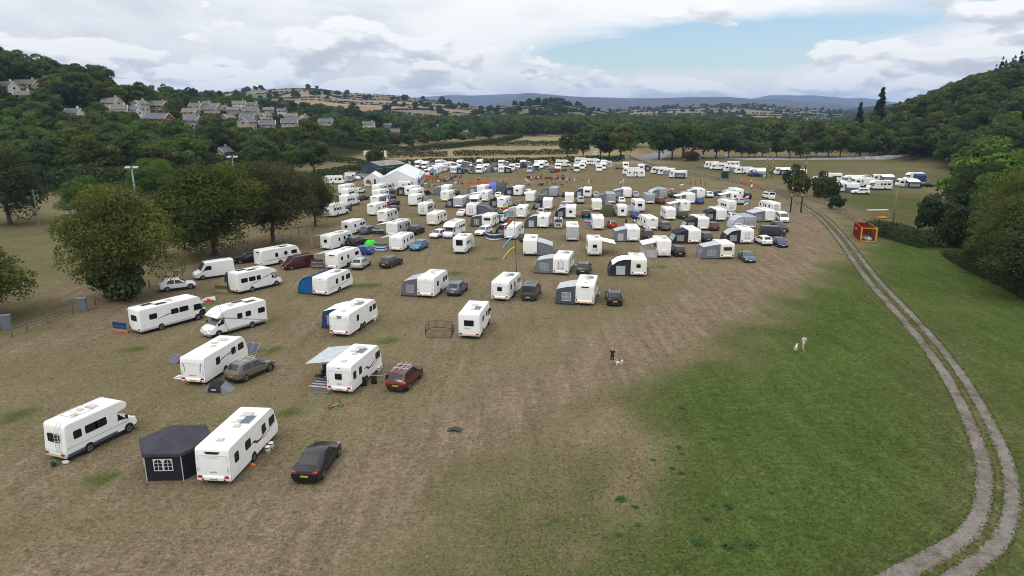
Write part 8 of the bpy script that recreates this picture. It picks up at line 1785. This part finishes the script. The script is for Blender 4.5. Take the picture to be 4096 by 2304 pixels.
x, y = PT['red_tent']; o = thing('windbreak', 'red and white side tent of the maroon camper', 'tent', (x, y, 0)); link('wall', MB().box(-1.2, 1.2, 0, .04, 0, 1.4).mesh('w', FAB['red']), o); link('roof', MB().poly([(-1.2, 0, 1.4), (1.2, 0, 1.4), (1.2, .6, 2.1), (-1.2, .6, 2.1)], (0, 0, .03)).mesh('r', FAB['white']), o)
# pop-up tent behind the PEGASUS caravan
x, y = PT['popup']; o = thing('popup_tent', 'small dark pop-up tent with grey wings and PRO lettering behind the PEGASUS caravan', 'tent', (x, y + .55, 0), R(-8))
arc = [(math.cos(a_) * .62, math.sin(a_) * 1.15) for a_ in np.linspace(0, math.pi, 11)]
link('front_panel', MB().loft([[(p, -.62, max(q, 0) * .55) for p, q in arc], [(p, -.30, q) for p, q in arc]], False, closed=False).add([(p, -.62, q * .55) for p, q in arc], [tuple(range(11))]).mesh('f', FAB['dark'], 50), o); link('rear_panel', MB().loft([[(p, -.30, q) for p, q in arc], [(p * 1.1, .75, q * .5) for p, q in arc]], False, closed=False).mesh('r', FAB['dark'], 50), o)
for s in (-1, 1): link('wing', MB().add([(s * .55, -.45, .55), (s * .5, .5, .7), (s * 1.35, .55, .02), (s * 1.35, -.45, .02), (s * .62, -.62, .0)], [(0, 1, 2, 3), (0, 3, 4)]).mesh('w', FAB['grey']), o)
lettering(o, 'PRO', .22, (0, -.66, .28), (R(72), 0, 0), WHT)

# ------------------------------------------------------------------ small things round the near pitches
def barrel(x, y, label, m=None):
 o = thing('water_barrel', label, 'barrel', (x, y, 0), 0, 'water barrels'); link('drum', MB().lathe([(.17, 0), (.19, .03), (.19, .48), (.12, .54), (.05, .55)], 12).mesh('d', m or CVC, 40), o)
 for z in (.10, .40): link('band', MB().lathe([(.197, z), (.197, z + .05)], 12).mesh('b', BLK), o)
for k, (key, lab) in enumerate((('barrels1', 'nearest caravan'), ('barrels2', 'caravan by the washing line'), ('barrels3', 'badge panel caravan'))):
 for q, (x, y) in enumerate(PT[key]): barrel(x, y, '%s of two cream water barrels in front of the %s' % (('nearer', 'farther')[q], lab))
for k, (x, y) in enumerate(PT['barrels4']): barrel(x, y, ('grey water barrel between the bike rack caravan and dark SUV', 'grey water barrel right of the red-lighted caravan', 'blue water barrel beside the curved awning caravan')[k], (LGRY, LGRY, FAB['cyan'])[k])
x, y = PT['bucket']; o = thing('bucket', 'dark green bucket behind the old camper van', 'bucket', (x, y, 0)); link('pail', MB().lathe([(.14, 0), (.19, .36), (.205, .36), (.18, .33), (.01, .30)], 12).mesh('p', mat('bucket_green', (.015, .07, .04), .5), 40), o); link('handle', MB().path([(-.2, 0, .36), (-.14, .05, .46), (.14, .05, .46), (.2, 0, .36)], .01, 4).mesh('h', STEEL), o)
x, y = PT['bag']; tag(link('carrier_bag', MB().ball((0, 0, .12), .26, .18, .14, 9, 6).mesh('b', mat('bag_white', (.55, .54, .55), .6, noise=.4, nscale=6), 'all'), None, (x, y, 0)), 'crumpled white bag under the old camper van', 'bag')
x, y = PT['chock']; tag(link('levelling_ramp', MB().loft([[(-.12, -.3, 0), (.12, -.3, 0), (.12, -.3, .02), (-.12, -.3, .02)], [(-.12, .3, 0), (.12, .3, 0), (.12, .3, .12), (-.12, .3, .12)]]).mesh('c', ORANGE), None, (x, y, 0), (0, 0, R(60))), 'orange levelling ramp beside the nearest caravan wheel', 'ramp')
x, y = PT['ramp']; o = thing('folded_board', 'dark folded board lying alone on the trodden grass', 'board', (x, y, 0), R(-8))
for s in (-1, 1): link('panel', MB().poly([(0, -.28, .20), (s * .55, -.28, .01), (s * .55, .28, .01), (0, .28, .20)], (0, 0, .03)).mesh('p', mat('board_dark', (.035, .04, .04), .7)), o)
x, y = PT['bike']; o = thing('bicycle', 'small lime green and black bicycle lying on the grass', 'bicycle', (x, y, .08), R(15)); o.scale = (.85, .85, .85)
for s in (-.48, .48): link('wheel', MB().path([(s + .26 * math.cos(a_), .26 * math.sin(a_), .02 + .04 * math.sin(a_)) for a_ in np.linspace(0, 2 * math.pi, 15)], .028, 5).mesh('w', RUB), o)
link('frame', MB().path([(-.48, 0, .04), (-.12, .04, .06), (.30, .34, .10), (-.2, .34, .10), (-.12, .04, .06)], .03, 5).path([(.48, 0, .04), (.34, .40, .12)], .025, 5).path([(-.48, 0, .04), (-.2, .34, .1)], .02, 5).mesh('f', mat('bike_lime', (.12, .40, .05), .5)), o); link('handlebar', MB().path([(.30, .42, -.06), (.36, .46, .12), (.28, .44, .34)], .02, 5).mesh('h', BLK), o); link('saddle', MB().ball((-.24, .44, .11), .12, .05, .05, 8, 5).mesh('s', BLK), o)
def solar_set(pts, tilt, label, m2, rz):
 (x, y) = pts; o = thing('solar_panel', label, 'solar panel', (x, y, 0), rz)
 for s in (-.36, .36):
  p_ = link('panel', MB().box(s - .34, s + .34, -.01, .02, 0, .95).mesh('p', SOLAR), o, (0, 0, .05), (R(tilt), 0, 0)); link('frame', MB().box(s - .36, s + .36, .0, .03, -.02, .97).mesh('f', m2), p_)
 for s in (-.6, .6): link('stand_leg', MB().tube((s, .52, .60), (s, 1.0, 0), .02, n=5).mesh('l', m2), o)
solar_set((PT['solar1'][0][0] + .1, PT['solar1'][0][1]), -38 - 0, 'folding silver-framed solar panel on the grass behind the PEGASUS caravan', LGRY, R(-20)); solar_set(PT['solar2'], -50, 'black folding solar panel with orange edges left of the PEGASUS caravan', ORANGE, R(-30))
def mat_sheet(pts, label, ma, mb_, n):
 o = thing('ground_mat', label, 'mat', (0, 0, 0)); P = [Vector((*p, .012)) for p in pts]
 for k in range(n):
  a0, a1 = k / n, (k + 1) / n; q = [P[0].lerp(P[3], a0), P[1].lerp(P[2], a0), P[1].lerp(P[2], a1), P[0].lerp(P[3], a1)]
  link('stripe', MB().poly(q, (0, 0, .012)).mesh('s', ma if k % 2 else mb_), o)
mat_sheet([(-17.9, 55.9), (-16.0, 55.5), (-15.1, 59.8), (-16.9, 60.2)], 'grey tartan ground mat under the pale canopy', FAB['slate'], FAB['lgrey'], 16); mat_sheet(PT['mat1'], 'white and grey zigzag mat beside the PEGASUS caravan', FAB['white'], FAB['grey'], 6)
CHAIRF = [FAB['slate'], FAB['navy'], FAB['red'], FAB['dark'], FAB['grey']]
def camp_chair(x, y, rz, m, label, group='camp chairs'):
 o = thing('camp_chair', label, 'chair', (x, y, 0), rz, group)
 link('seat', cached(('ccs', m.name), lambda: MB().poly([(-.25, -.22, .40), (.25, -.22, .40), (.25, .24, .44), (-.25, .24, .44)], (0, 0, .03)).mesh('s', m)), o); link('backrest', cached(('ccb', m.name), lambda: MB().poly([(-.25, -.22, .42), (.25, -.22, .42), (.25, -.40, .95), (-.25, -.40, .95)], (0, .03, 0)).mesh('b', m)), o)
 for s in (-1, 1): link('leg', cached(('ccl', s), lambda: MB().tube((s * .27, -.30, 0), (s * .27, .24, .62), .015, n=4).tube((s * .27, .28, 0), (s * .27, -.42, .95), .015, n=4).mesh('l', BLK)), o)
 return o
for k, (x, y) in enumerate(PT['chairs']): camp_chair(x + .1 * k, y, R(100 + 40 * k), FAB['dark'], 'black folding chair, %s from left under the pale canopy' % ORD[k])
o = thing('washing_line', 'low washing line from the dark red SUV to the caravan', 'washing line', (-13.3, 56.2, 0)); link('cord', MB().path([(0, 0, .95), (1.6, .2, .80), (2.9, .5, .95)], .012, 4).mesh('c', WEB), o)
for s, yy in ((0, 0), (2.9, .5)): link('pole', MB().tube((s, yy, 0), (s, yy, 1.0), .02, n=5).mesh('p', STEEL), o)
for k, (x, y, w_) in enumerate(((-13.15, 55.9, .8), (-12.2, 56.35, .5), (-11.0, 56.65, .45))): tag(link('towel', MB().loft([[(-w_ / 2, .02, 0), (w_ / 2, .05, 0)], [(-w_ / 2 * .95, -.05, .45), (w_ / 2 * .95, 0, .45)], [(-w_ / 2, 0, .85), (w_ / 2, .02, .85)], [(-w_ / 2, .05, .87), (w_ / 2, .06, .87)]], False, closed=False).mesh('t', mat('towel_brown', (.030, .022, .020), .95, noise=.2)), None, (x, y, .02)), '%s dark brown towel hanging on the low washing line' % ('left', 'middle', 'right')[k], 'towel', 'towels on the line')
for k, (x, y) in enumerate(PT['shoes']): tag(link('shoe', MB().ball((0, 0, .05), .09, .16, .06, 8, 5).ball((.2, .04, .05), .08, .15, .06, 8, 5).mesh('s', FAB['cyan'], 'all'), None, (x, y, 0)), '%s pair of blue shoes on the grass behind the canopy' % ('left', 'right')[k], 'shoes')
o = thing('dog_pen', 'black wire dog pen of folding panels on the grass', 'dog pen', (*PT['dogpen'][0], 0)); P = [(a_ - PT['dogpen'][0][0], b_ - PT['dogpen'][0][1]) for a_, b_ in PT['dogpen']]
for a_, b_ in zip(P, P[1:] + P[:1]):
 mb = MB().path([(*a_, .03), (*a_, .82), (*b_, .82), (*b_, .03), (*a_, .03)], .022, 4)
 for f in np.linspace(.1, .9, 9): mb.tube((a_[0] + (b_[0] - a_[0]) * f, a_[1] + (b_[1] - a_[1]) * f, .03), (a_[0] + (b_[0] - a_[0]) * f, a_[1] + (b_[1] - a_[1]) * f, .82), .006, n=3)
 link('panel', mb.mesh('p', BLK), o)
# play area
def net(pts, label, h=.75):
 o = thing('barrier_net', label, 'netting', (*pts[0], 0)); P = [Vector((*p, 0)) - Vector((*pts[0], 0)) for p in pts]
 for a_, b_ in zip(P[:-1], P[1:]): link('mesh_panel', MB().poly([a_ + Vector((0, 0, .1)), b_ + Vector((0, 0, .1)), b_ + Vector((0, 0, h)), a_ + Vector((0, 0, h - .1))], (0, .02, 0)).mesh('n', FAB['orange']), o)
 for p in P: link('stake', MB().tube(p, p + Vector((0, 0, h + .15)), .025, n=5).mesh('s', BLK), o)
net(PT['ofence'], 'orange barrier net along the near side of the play enclosure'); net(PT['ofence_b'], 'orange barrier net along the back of the play enclosure'); net(PT['ofence2'], 'orange barrier net round the striped hut', .9); net(PT['onet'], 'orange barrier net beside the farm track')
x, y = PT['hut']; o = thing('beach_hut', 'striped wooden booth with a blue gable roof beside the marquee', 'hut', (x, y + 1, 0))
for k in range(8): link('board', MB().box(-1 + k * .25, -.76 + k * .25, -.9, -.84, 0, 2.6).mesh('b', (FAB['sky'], FAB['red'], FAB['white'], FAB['tan'])[k % 4]), o)
link('body', MB().box(-1, 1, -.84, .9, 0, 2.6).mesh('b', BRNW), o); link('roof', MB().loft([[(-1.15, yy, 2.6), (1.15, yy, 2.6), (0, yy, 3.6)] for yy in (-1, 1)]).mesh('r', FAB['sky']), o); link('window', MB().box(-.5, .5, -.93, -.9, 1.0, 1.9).mesh('w', PANE), o)
for k, (x, y) in enumerate(PT['tables']):
 o = thing('plastic_table', 'white plastic garden table, %s from the marquee' % ORD[k], 'table', (x, y, 0), k * .4, 'white tables'); link('top', MB().lathe([(.55, .70), (.57, .72), (.57, .74), (.01, .74)], 14).mesh('t', CVW), o)
 for q in range(4): link('leg', MB().tube((.38 * math.cos(q * 1.57 + .78), .38 * math.sin(q * 1.57 + .78), 0), (.3 * math.cos(q * 1.57 + .78), .3 * math.sin(q * 1.57 + .78), .72), .04, n=5).mesh('l', CVW), o)
for k, (x, y) in enumerate(PT['goals']):
 o = thing('football_goal', ('white football goal at the left end of the pitch', 'white football goal at the right end of the pitch')[k], 'goal', (x, y, 0), R(-80 + 160 * k)); link('frame', MB().path([(-1.2, 0, 0), (-1.2, 0, 1.7), (1.2, 0, 1.7), (1.2, 0, 0)], .06, 5).path([(-1.2, 0, 1.7), (-1.2, 1.3, 0), (1.2, 1.3, 0), (1.2, 0, 1.7)], .03, 4).mesh('f', CVW), o)
 mb = MB()
 for f in np.linspace(0, 1, 9): mb.tube((-1.2 + 2.4 * f, 0, 1.7), (-1.2 + 2.4 * f, 1.3, 0), .012, n=3)
 for f in np.linspace(.15, .9, 6): mb.tube((-1.2, 1.3 * f, 1.7 * (1 - f)), (1.2, 1.3 * f, 1.7 * (1 - f)), .012, n=3)
 link('net', mb.mesh('n', WEB), o)
x, y = PT['trailer']; o = thing('lorry_trailer', 'cream box trailer parked by the hedge above the blue shed', 'trailer', (-68, 345, 0), R(2)); link('box', MB().box(-5.5, 5.5, -1.2, 1.2, 1.0, 4.2).mesh('b', CVC), o); link('roof', MB().box(-5.55, 5.55, -1.25, 1.25, 4.2, 4.35).mesh('r', mat('trailer_red', (.16, .03, .03), .7)), o); link('chassis', MB().box(-5, 5, -.9, .9, .6, 1.0).mesh('c', BLK), o)
for s in (-1, 1):
 for q in (-3.4, -2.4): wl = link('wheel', wheel_mesh(.5, .3)[0], o, (q, s * 1.05, .5), (0, 0, R(90))); link('rim', wheel_mesh(.5, .3)[1], wl)
x, y = PT['cage']; o = thing('pallet_cage', 'orange stillage cage standing in the upper field', 'cage', (x, y, 0), R(20)); link('base', MB().box(-1.1, 1.1, -.7, .7, .1, .25).mesh('b', ORANGE), o); link('frame', MB().path([(-1.1, -.7, .2), (-1.1, -.7, 1.3), (1.1, -.7, 1.3), (1.1, -.7, .2)], .04, 4).path([(-1.1, .7, .2), (-1.1, .7, 1.3), (1.1, .7, 1.3), (1.1, .7, .2)], .04, 4).mesh('f', ORANGE), o)
tag(link('white_boards', MB().box(-2.6, 2.6, -.4, .4, .02, .10).mesh('p', CVW), None, (*PT['planks'][0], 0), (0, 0, R(4))), 'flat white boards lying in the upper field', 'boards')
# dock plants in the lawn
DOCK = leafmat('leaf_dock', (.045, .095, .032), (.075, .145, .05), (.11, .19, .075), .1)
def dock_mesh(seed):
 rr_ = random.Random(seed); mb = MB()
 for k in range(15):
  a_ = k * 2.4 + rr_.uniform(-.3, .3); l_ = rr_.uniform(.28, .5); w_ = rr_.uniform(.05, .085); c_, s_ = math.cos(a_), math.sin(a_); up = rr_.uniform(.05, .2)
  P = [(0, 0, .02), (l_ * .45, -w_, up), (l_ * .5, 0, up + .015), (l_ * .45, w_, up), (l_, 0, up * .5)]
  mb.add([(p[0] * c_ - p[1] * s_, p[0] * s_ + p[1] * c_, p[2]) for p in P], [(0, 1, 2), (0, 2, 3), (1, 4, 2), (2, 4, 3)])
 return mb.mesh('dock', DOCK)
DM = [dock_mesh(k) for k in range(4)]
for k, (x, y) in enumerate(PT['docks']): tag(link('dock_plant', DM[k % 4], None, (x, y, .01), (0, 0, k), 1.0 if k < 5 else .6), 'broad-leaved dock plant growing in the green lawn', 'plant', 'dock plants in the lawn')

# ------------------------------------------------------------------ people and dogs
def skinned(name, joints, edges, regions, mats, sub=1):
 """one continuous body: skin over a skeleton, then a material for each face by region(x,y,z)"""
 me = bpy.data.meshes.new(name); me.from_pydata([j[0] for j in joints], edges, []); ob = bpy.data.objects.new(name, me); COL.objects.link(ob)
 md = ob.modifiers.new('skin', 'SKIN'); md.use_smooth_shade = True
 for v, j in zip(me.skin_vertices[0].data, joints): v.radius = j[1] if isinstance(j[1], tuple) else (j[1], j[1])
 me.skin_vertices[0].data[0].use_root = True
 ob.modifiers.new('sub', 'SUBSURF').levels = sub
 out = bpy.data.meshes.new_from_object(ob.evaluated_get(bpy.context.evaluated_depsgraph_get())); bpy.data.objects.remove(ob)
 out.materials.clear()
 for m in mats: out.materials.append(m)
 for p in out.polygons: p.material_index = regions(*p.center); p.use_smooth = True
 return out
def human(pose):
 H_ = {'stand': (0, .0, .0), 'walk': (.28, .22, .3), 'sit': None}.get(pose)
 if pose != 'sit':
  st, arm, bend = H_
  J = [((0, 0, .95), (.155, .105)), ((0, .01, 1.15), (.145, .10)), ((0, .0, 1.36), (.185, .105)), ((0, 0, 1.48), (.065, .065)), ((0, .015, 1.56), (.075, .085)), ((0, .02, 1.66), (.085, .10)), ((0, .015, 1.73), (.05, .06)),
             ((.10, 0, .88), .09), ((.10, st * .5 + .02, .48), .065), ((.10, st - bend * .1, .09), .045), ((.10, st + .13, .04), .042), ((-.10, 0, .88), .09), ((-.10, -st * .35 + .02, .48), .065), ((-.10, -st, .10), .045), ((-.10, -st + .13, .04), .042),
             ((.20, 0, 1.42), .062), ((.26, -arm * .3, 1.16), .046), ((.25, arm * .2 + .06, .92), .034), ((.25, arm * .3 + .09, .82), (.028, .042)), ((-.20, 0, 1.42), .062), ((-.26, arm * .4, 1.16), .046), ((-.25, arm * .6 + .06, .94), .034), ((-.25, arm * .7 + .09, .84), (.028, .042))]
  def reg(x, y, z):
   if z > 1.68 or (z > 1.58 and y < -.01): return 3
   if z > 1.47: return 2
   if abs(x) > .19 and z < 1.22: return 2
   if z > .93: return 0
   if z > .46: return 1
   return 4 if z < .10 else 5
 else:
  J = [((0, 0, .52), (.16, .11)), ((0, -.06, .72), (.145, .10)), ((0, -.10, .92), (.18, .10)), ((0, -.09, 1.04), (.06, .06)), ((0, -.06, 1.12), (.075, .085)), ((0, -.05, 1.21), (.085, .10)), ((0, -.05, 1.28), (.05, .06)),
             ((.10, .06, .52), .09), ((.11, .46, .50), .068), ((.11, .48, .10), .045), ((.11, .60, .04), .042), ((-.10, .06, .52), .09), ((-.11, .46, .50), .068), ((-.11, .48, .10), .045), ((-.11, .60, .04), .042),
             ((.20, -.09, .98), .06), ((.25, .02, .74), .045), ((.18, .26, .62), .034), ((.16, .34, .60), (.028, .04)), ((-.20, -.09, .98), .06), ((-.25, .02, .74), .045), ((-.18, .26, .62), .034), ((-.16, .34, .60), (.028, .04))]
  def reg(x, y, z):
   if z > 1.23 or (z > 1.13 and y < -.08): return 3
   if z > 1.03: return 2
   if y > .10 and z > .585: return 2
   if z > .60 or (z > .5 and y < -.02): return 0
   if z > .38: return 1
   return 4 if z < .10 else 5
 Ed = [(0, 1), (1, 2), (2, 3), (3, 4), (4, 5), (5, 6), (0, 7), (7, 8), (8, 9), (9, 10), (0, 11), (11, 12), (12, 13), (13, 14), (2, 15), (15, 16), (16, 17), (17, 18), (2, 19), (19, 20), (20, 21), (21, 22)]
 return skinned('body', J, Ed, reg, [BLK] * 6)
HUM = {k: human(k) for k in ('stand', 'walk', 'sit')}
SKIN = mat('skin', (.42, .24, .17), .6); CL = {k: mat('cloth_' + k, v, .9) for k, v in dict(white=(.68, .68, .68), red=(.48, .02, .03), dark=(.02, .02, .025), grey=(.24, .25, .27), navy=(.02, .03, .09), pink=(.55, .20, .28), orange=(.62, .16, .04), yellow=(.62, .50, .04), cyan=(.16, .42, .55), lilac=(.60, .50, .62), stone=(.42, .39, .33)).items()}; CL['skin'] = SKIN
HAIR = [mat('hair_dark', (.025, .018, .014), .7), mat('hair_grey', (.34, .33, .32), .7), mat('hair_brown', (.10, .06, .035), .7)]
def face_and_hands(o, zh, yh, hands):
 """ears, nose, eyes and five-fingered hands for the two people near the camera"""
 link('nose', MB().loft([[(-.016, .0, -.03), (.016, 0, -.03), (0, 0, .03)], [(-.006, .03, -.025), (.006, .03, -.025), (0, .012, 0)]]).mesh('n', SKIN), o, (0, yh + .085, zh)); link('mouth', MB().box(-.025, .025, 0, .012, -.006, .006).mesh('m', CL['pink']), o, (0, yh + .082, zh - .055))
 for s in (-1, 1):
  link('ear', MB().ball((0, 0, 0), .014, .03, .035, 6, 5).mesh('e', SKIN), o, (s * .088, yh, zh)); link('eye', MB().ball((0, 0, 0), .014, .008, .010, 6, 5).mesh('e', BLK), o, (s * .033, yh + .088, zh + .028))
 for (hx, hy, hz) in hands:
  mb = MB()
  for k, l_ in enumerate((.075, .088, .082, .065)): mb.path([(0, -.03 + k * .02, 0), (0.004, -.03 + k * .02, -l_ * .5), (-.012, -.026 + k * .02, -l_)], .009, 5)
  mb.path([(.0, .035, .03), (-.01, .06, .0), (-.012, .062, -.03)], .010, 5); link('fingers', mb.mesh('f', SKIN), o, (hx, hy, hz))
def person(pose, x, y, rz, shirt, legs, label, hair=0, calf=None, shoes='dark', s=1.0, group=None):
 o = tag(link('person', HUM[pose], None, (x, y, 0), (0, 0, rz), s), label, 'person', group)
 for sl, m in zip(o.material_slots, (CL[shirt], CL[legs], SKIN, HAIR[hair], CL[shoes], CL[calf or legs])): sl.link = 'OBJECT'; sl.material = m
 return o
wx, wy = PT['walker']; ww = person('stand', wx, wy, R(-8), 'dark', 'navy', 'grey-haired person in black shirt and dark shorts holding a dog lead on the brown grass', 1, 'skin'); face_and_hands(ww, 1.63, .02, [(.25, .10, .80), (-.25, .10, .82)])
lx, ly = PT['woman']; lw = person('walk', lx, ly, R(20), 'lilac', 'stone', 'person in pale lilac shirt and light shorts walking a white dog on the green lawn', 2, 'skin', 'dark'); face_and_hands(lw, 1.63, .02, [(.25, .19, .80), (-.25, .31, .82)])
DOGW = mat('dog_white', (.62, .58, .52), .9, noise=.1); DOGB = mat('dog_brown', (.16, .06, .025), .9)
def dog(x, y, rz, s, patch, label, hm):
 J = [((0, -.22, .40), (.115, .125)), ((0, 0, .40), (.115, .125)), ((0, .20, .42), (.125, .14)), ((0, .34, .52), (.075, .085)), ((0, .42, .60), (.075, .075)), ((0, .53, .57), (.04, .04)), ((0, -.36, .44), .03), ((0, -.50, .52), .018)]
 E_ = [(0, 1), (1, 2), (2, 3), (3, 4), (4, 5), (0, 6), (6, 7)]
 for sx in (-1, 1):
  n_ = len(J); J += [((sx * .085, .24, .28), .05), ((sx * .085, .22, .14), .030), ((sx * .085, .24, .02), .032)]; E_ += [(2, n_), (n_, n_ + 1), (n_ + 1, n_ + 2)]
  n_ = len(J); J += [((sx * .085, -.20, .28), .062), ((sx * .085, -.30, .17), .032), ((sx * .085, -.26, .02), .032)]; E_ += [(0, n_), (n_, n_ + 1), (n_ + 1, n_ + 2)]
 me = skinned('dog', J, E_, patch, [DOGW, DOGB]); o = tag(link('dog', me, None, (x, y, 0), (0, 0, rz), s), label, 'dog')
 for sx in (-1, 1): link('ear', MB().ball((0, 0, 0), .018, .04, .07, 7, 5).mesh('e', hm, 'all'), o, (sx * .078, .41, .59), (0, R(12 * sx), 0))
 link('nose', MB().ball((0, .57, .575), .02, .015, .016, 6, 5).mesh('n', BLK), o); return o
dx_, dy_ = PT['walkdog']; dog(dx_, dy_, R(-80), 1.0, lambda x, y, z: 1 if (y > .36 and z > .53) or (-.12 < y < .12 and z > .42) else 0, 'white and brown spaniel-like dog on a lead on the brown grass', DOGB)
tag(link('dog_lead', MB().path([(wx + .25, wy + .10, .85), (wx + .6, wy + .2, .62), (dx_ + .30, dy_ + .02, .55)], .012, 4).mesh('l', BLK)), 'dark lead between the person in black and the spaniel-like dog', 'lead')
dx_, dy_ = PT['womandog']; dog(dx_, dy_, R(-35), 1.0, lambda x, y, z: 0, 'plain white dog beside the person in lilac on the lawn', DOGW)
cnt = {}
for k, (pose, x, y, sh_, lg) in sorted(enumerate(PT['people']), key=lambda q: q[1][1] / q[1][2]):
 rz = rng.uniform(0, 6.28); pl = 'on the play area' if y > 200 else 'among the caravans'; key = (pose, sh_, pl); cnt[key] = cnt.get(key, -1) + 1
 child = rng.random() < .15 and pose != 'sit'
 person('walk' if pose == 'stand' and rng.random() < .35 else pose, x, y, rz, sh_, lg if lg != 'skin' else 'dark', 'person in %s top %s, %s from left %s' % ({'skin': 'no'}.get(sh_, sh_), {'stand': 'standing', 'sit': 'seated'}[pose], ordinal(cnt[key]), pl), rng.randrange(3), 'skin' if lg == 'skin' or rng.random() < .4 else None, s=rng.uniform(.93, 1.06) * (.72 if child else 1), group='people of the camp')
 if pose == 'sit': camp_chair(x, y, rz, CHAIRF[k % 5], 'folding chair under a seated person in the camp', 'chairs of seated people')

# ------------------------------------------------------------------ grass tufts: dry and fresh turf near the camera, and the fringe of the ruts
gr = np.random.RandomState(9)
def tufts(name, X, Y, size, kind, label):
 n = len(X); P = np.stack([X, Y, .02 + gr.uniform(0, .05, n)], 1); V, Fq, ti = leaf_quads(P, np.tile([0., -.3, 1.], (n, 1)), size, gr, np.clip(gr.normal(.5, .22, n), 0, 1), .35)
 o = link(name, npmesh(name, V, Fq, kind, {'tint': ('POINT', ti)})); o['kind'] = 'stuff'; o['label'] = label; o['category'] = 'grass'
DRY = leafmat('blade_dry', (.11, .09, .05), (.20, .165, .10), (.31, .26, .17), 0); FRESH = leafmat('blade_fresh', (.045, .068, .018), (.085, .118, .034), (.15, .175, .06), 0)
n = 60000; Y = 26 * (95 / 26) ** gr.rand(n); X = gr.uniform(-.82, .82, n) * Y
lx_ = np.interp(Y, [20, 30, 40, 50, 58, 70, 85, 100], [3, 5, 8, 12, 16, 25, 37, 49]); ok = np.abs(dist_poly(X, Y, tr)) > 1.5
prob = np.clip((X - lx_ + 12 + 5 * vnoise(X, Y, 3.5, 6)) / 20, .04, .97); fresh = gr.rand(n) < prob
tufts('turf_tufts', X[ok & ~fresh], Y[ok & ~fresh], .055, DRY, 'short dry straw-coloured grass of the camp field'); tufts('turf_tufts', X[ok & fresh], Y[ok & fresh], .06, FRESH, 'short green grass of the foreground lawn')
cx = np.array([(p.x, p.y) for p in cl]); i_ = gr.randint(1, len(cl) - 1, 26000); d_ = cx[i_ + 1] - cx[i_ - 1]; d_ /= np.linalg.norm(d_, axis=1)[:, None]
fl = 1 + .55 * np.maximum(0, 1 - (cx[i_, 1] - 22) / 14); e_ = gr.randint(0, 4, 26000); of = np.array([-.74, -.74, .70, .70])[e_] * (1 + .35 * (fl - 1)) + np.array([-.51, .51, -.46, .46])[e_] * fl + gr.normal(0, .09, 26000)
q_ = cx[i_] + np.stack([d_[:, 1], -d_[:, 0]], 1) * of[:, None] + gr.normal(0, .2, (26000, 1)) * d_; nr_ = q_[:, 1] > 24
tufts('verge_grass', q_[nr_, 0], q_[nr_, 1], .085, FRESH, 'grass creeping over the edges of the wheel ruts')
# ------------------------------------------------------------------ the air
hz = MB().box(-9000, 9000, -200, 13500, -12, 245).mesh('haze', [])
hm, t, b = newmat('haze'); t.nodes.remove(b)
pv = t.nodes.new('ShaderNodeVolumePrincipled'); pv.inputs['Color'].default_value = (.42, .62, 1.0, 1); pv.inputs['Density'].default_value = .00008; pv.inputs['Anisotropy'].default_value = .2
t.links.new(pv.outputs[0], t.nodes['Material Output'].inputs['Volume'])
hz.materials.append(hm); ho = link('haze', hz); ho['kind'] = 'stuff'; ho['label'] = 'thin blue haze over the valley'; ho['category'] = 'haze'
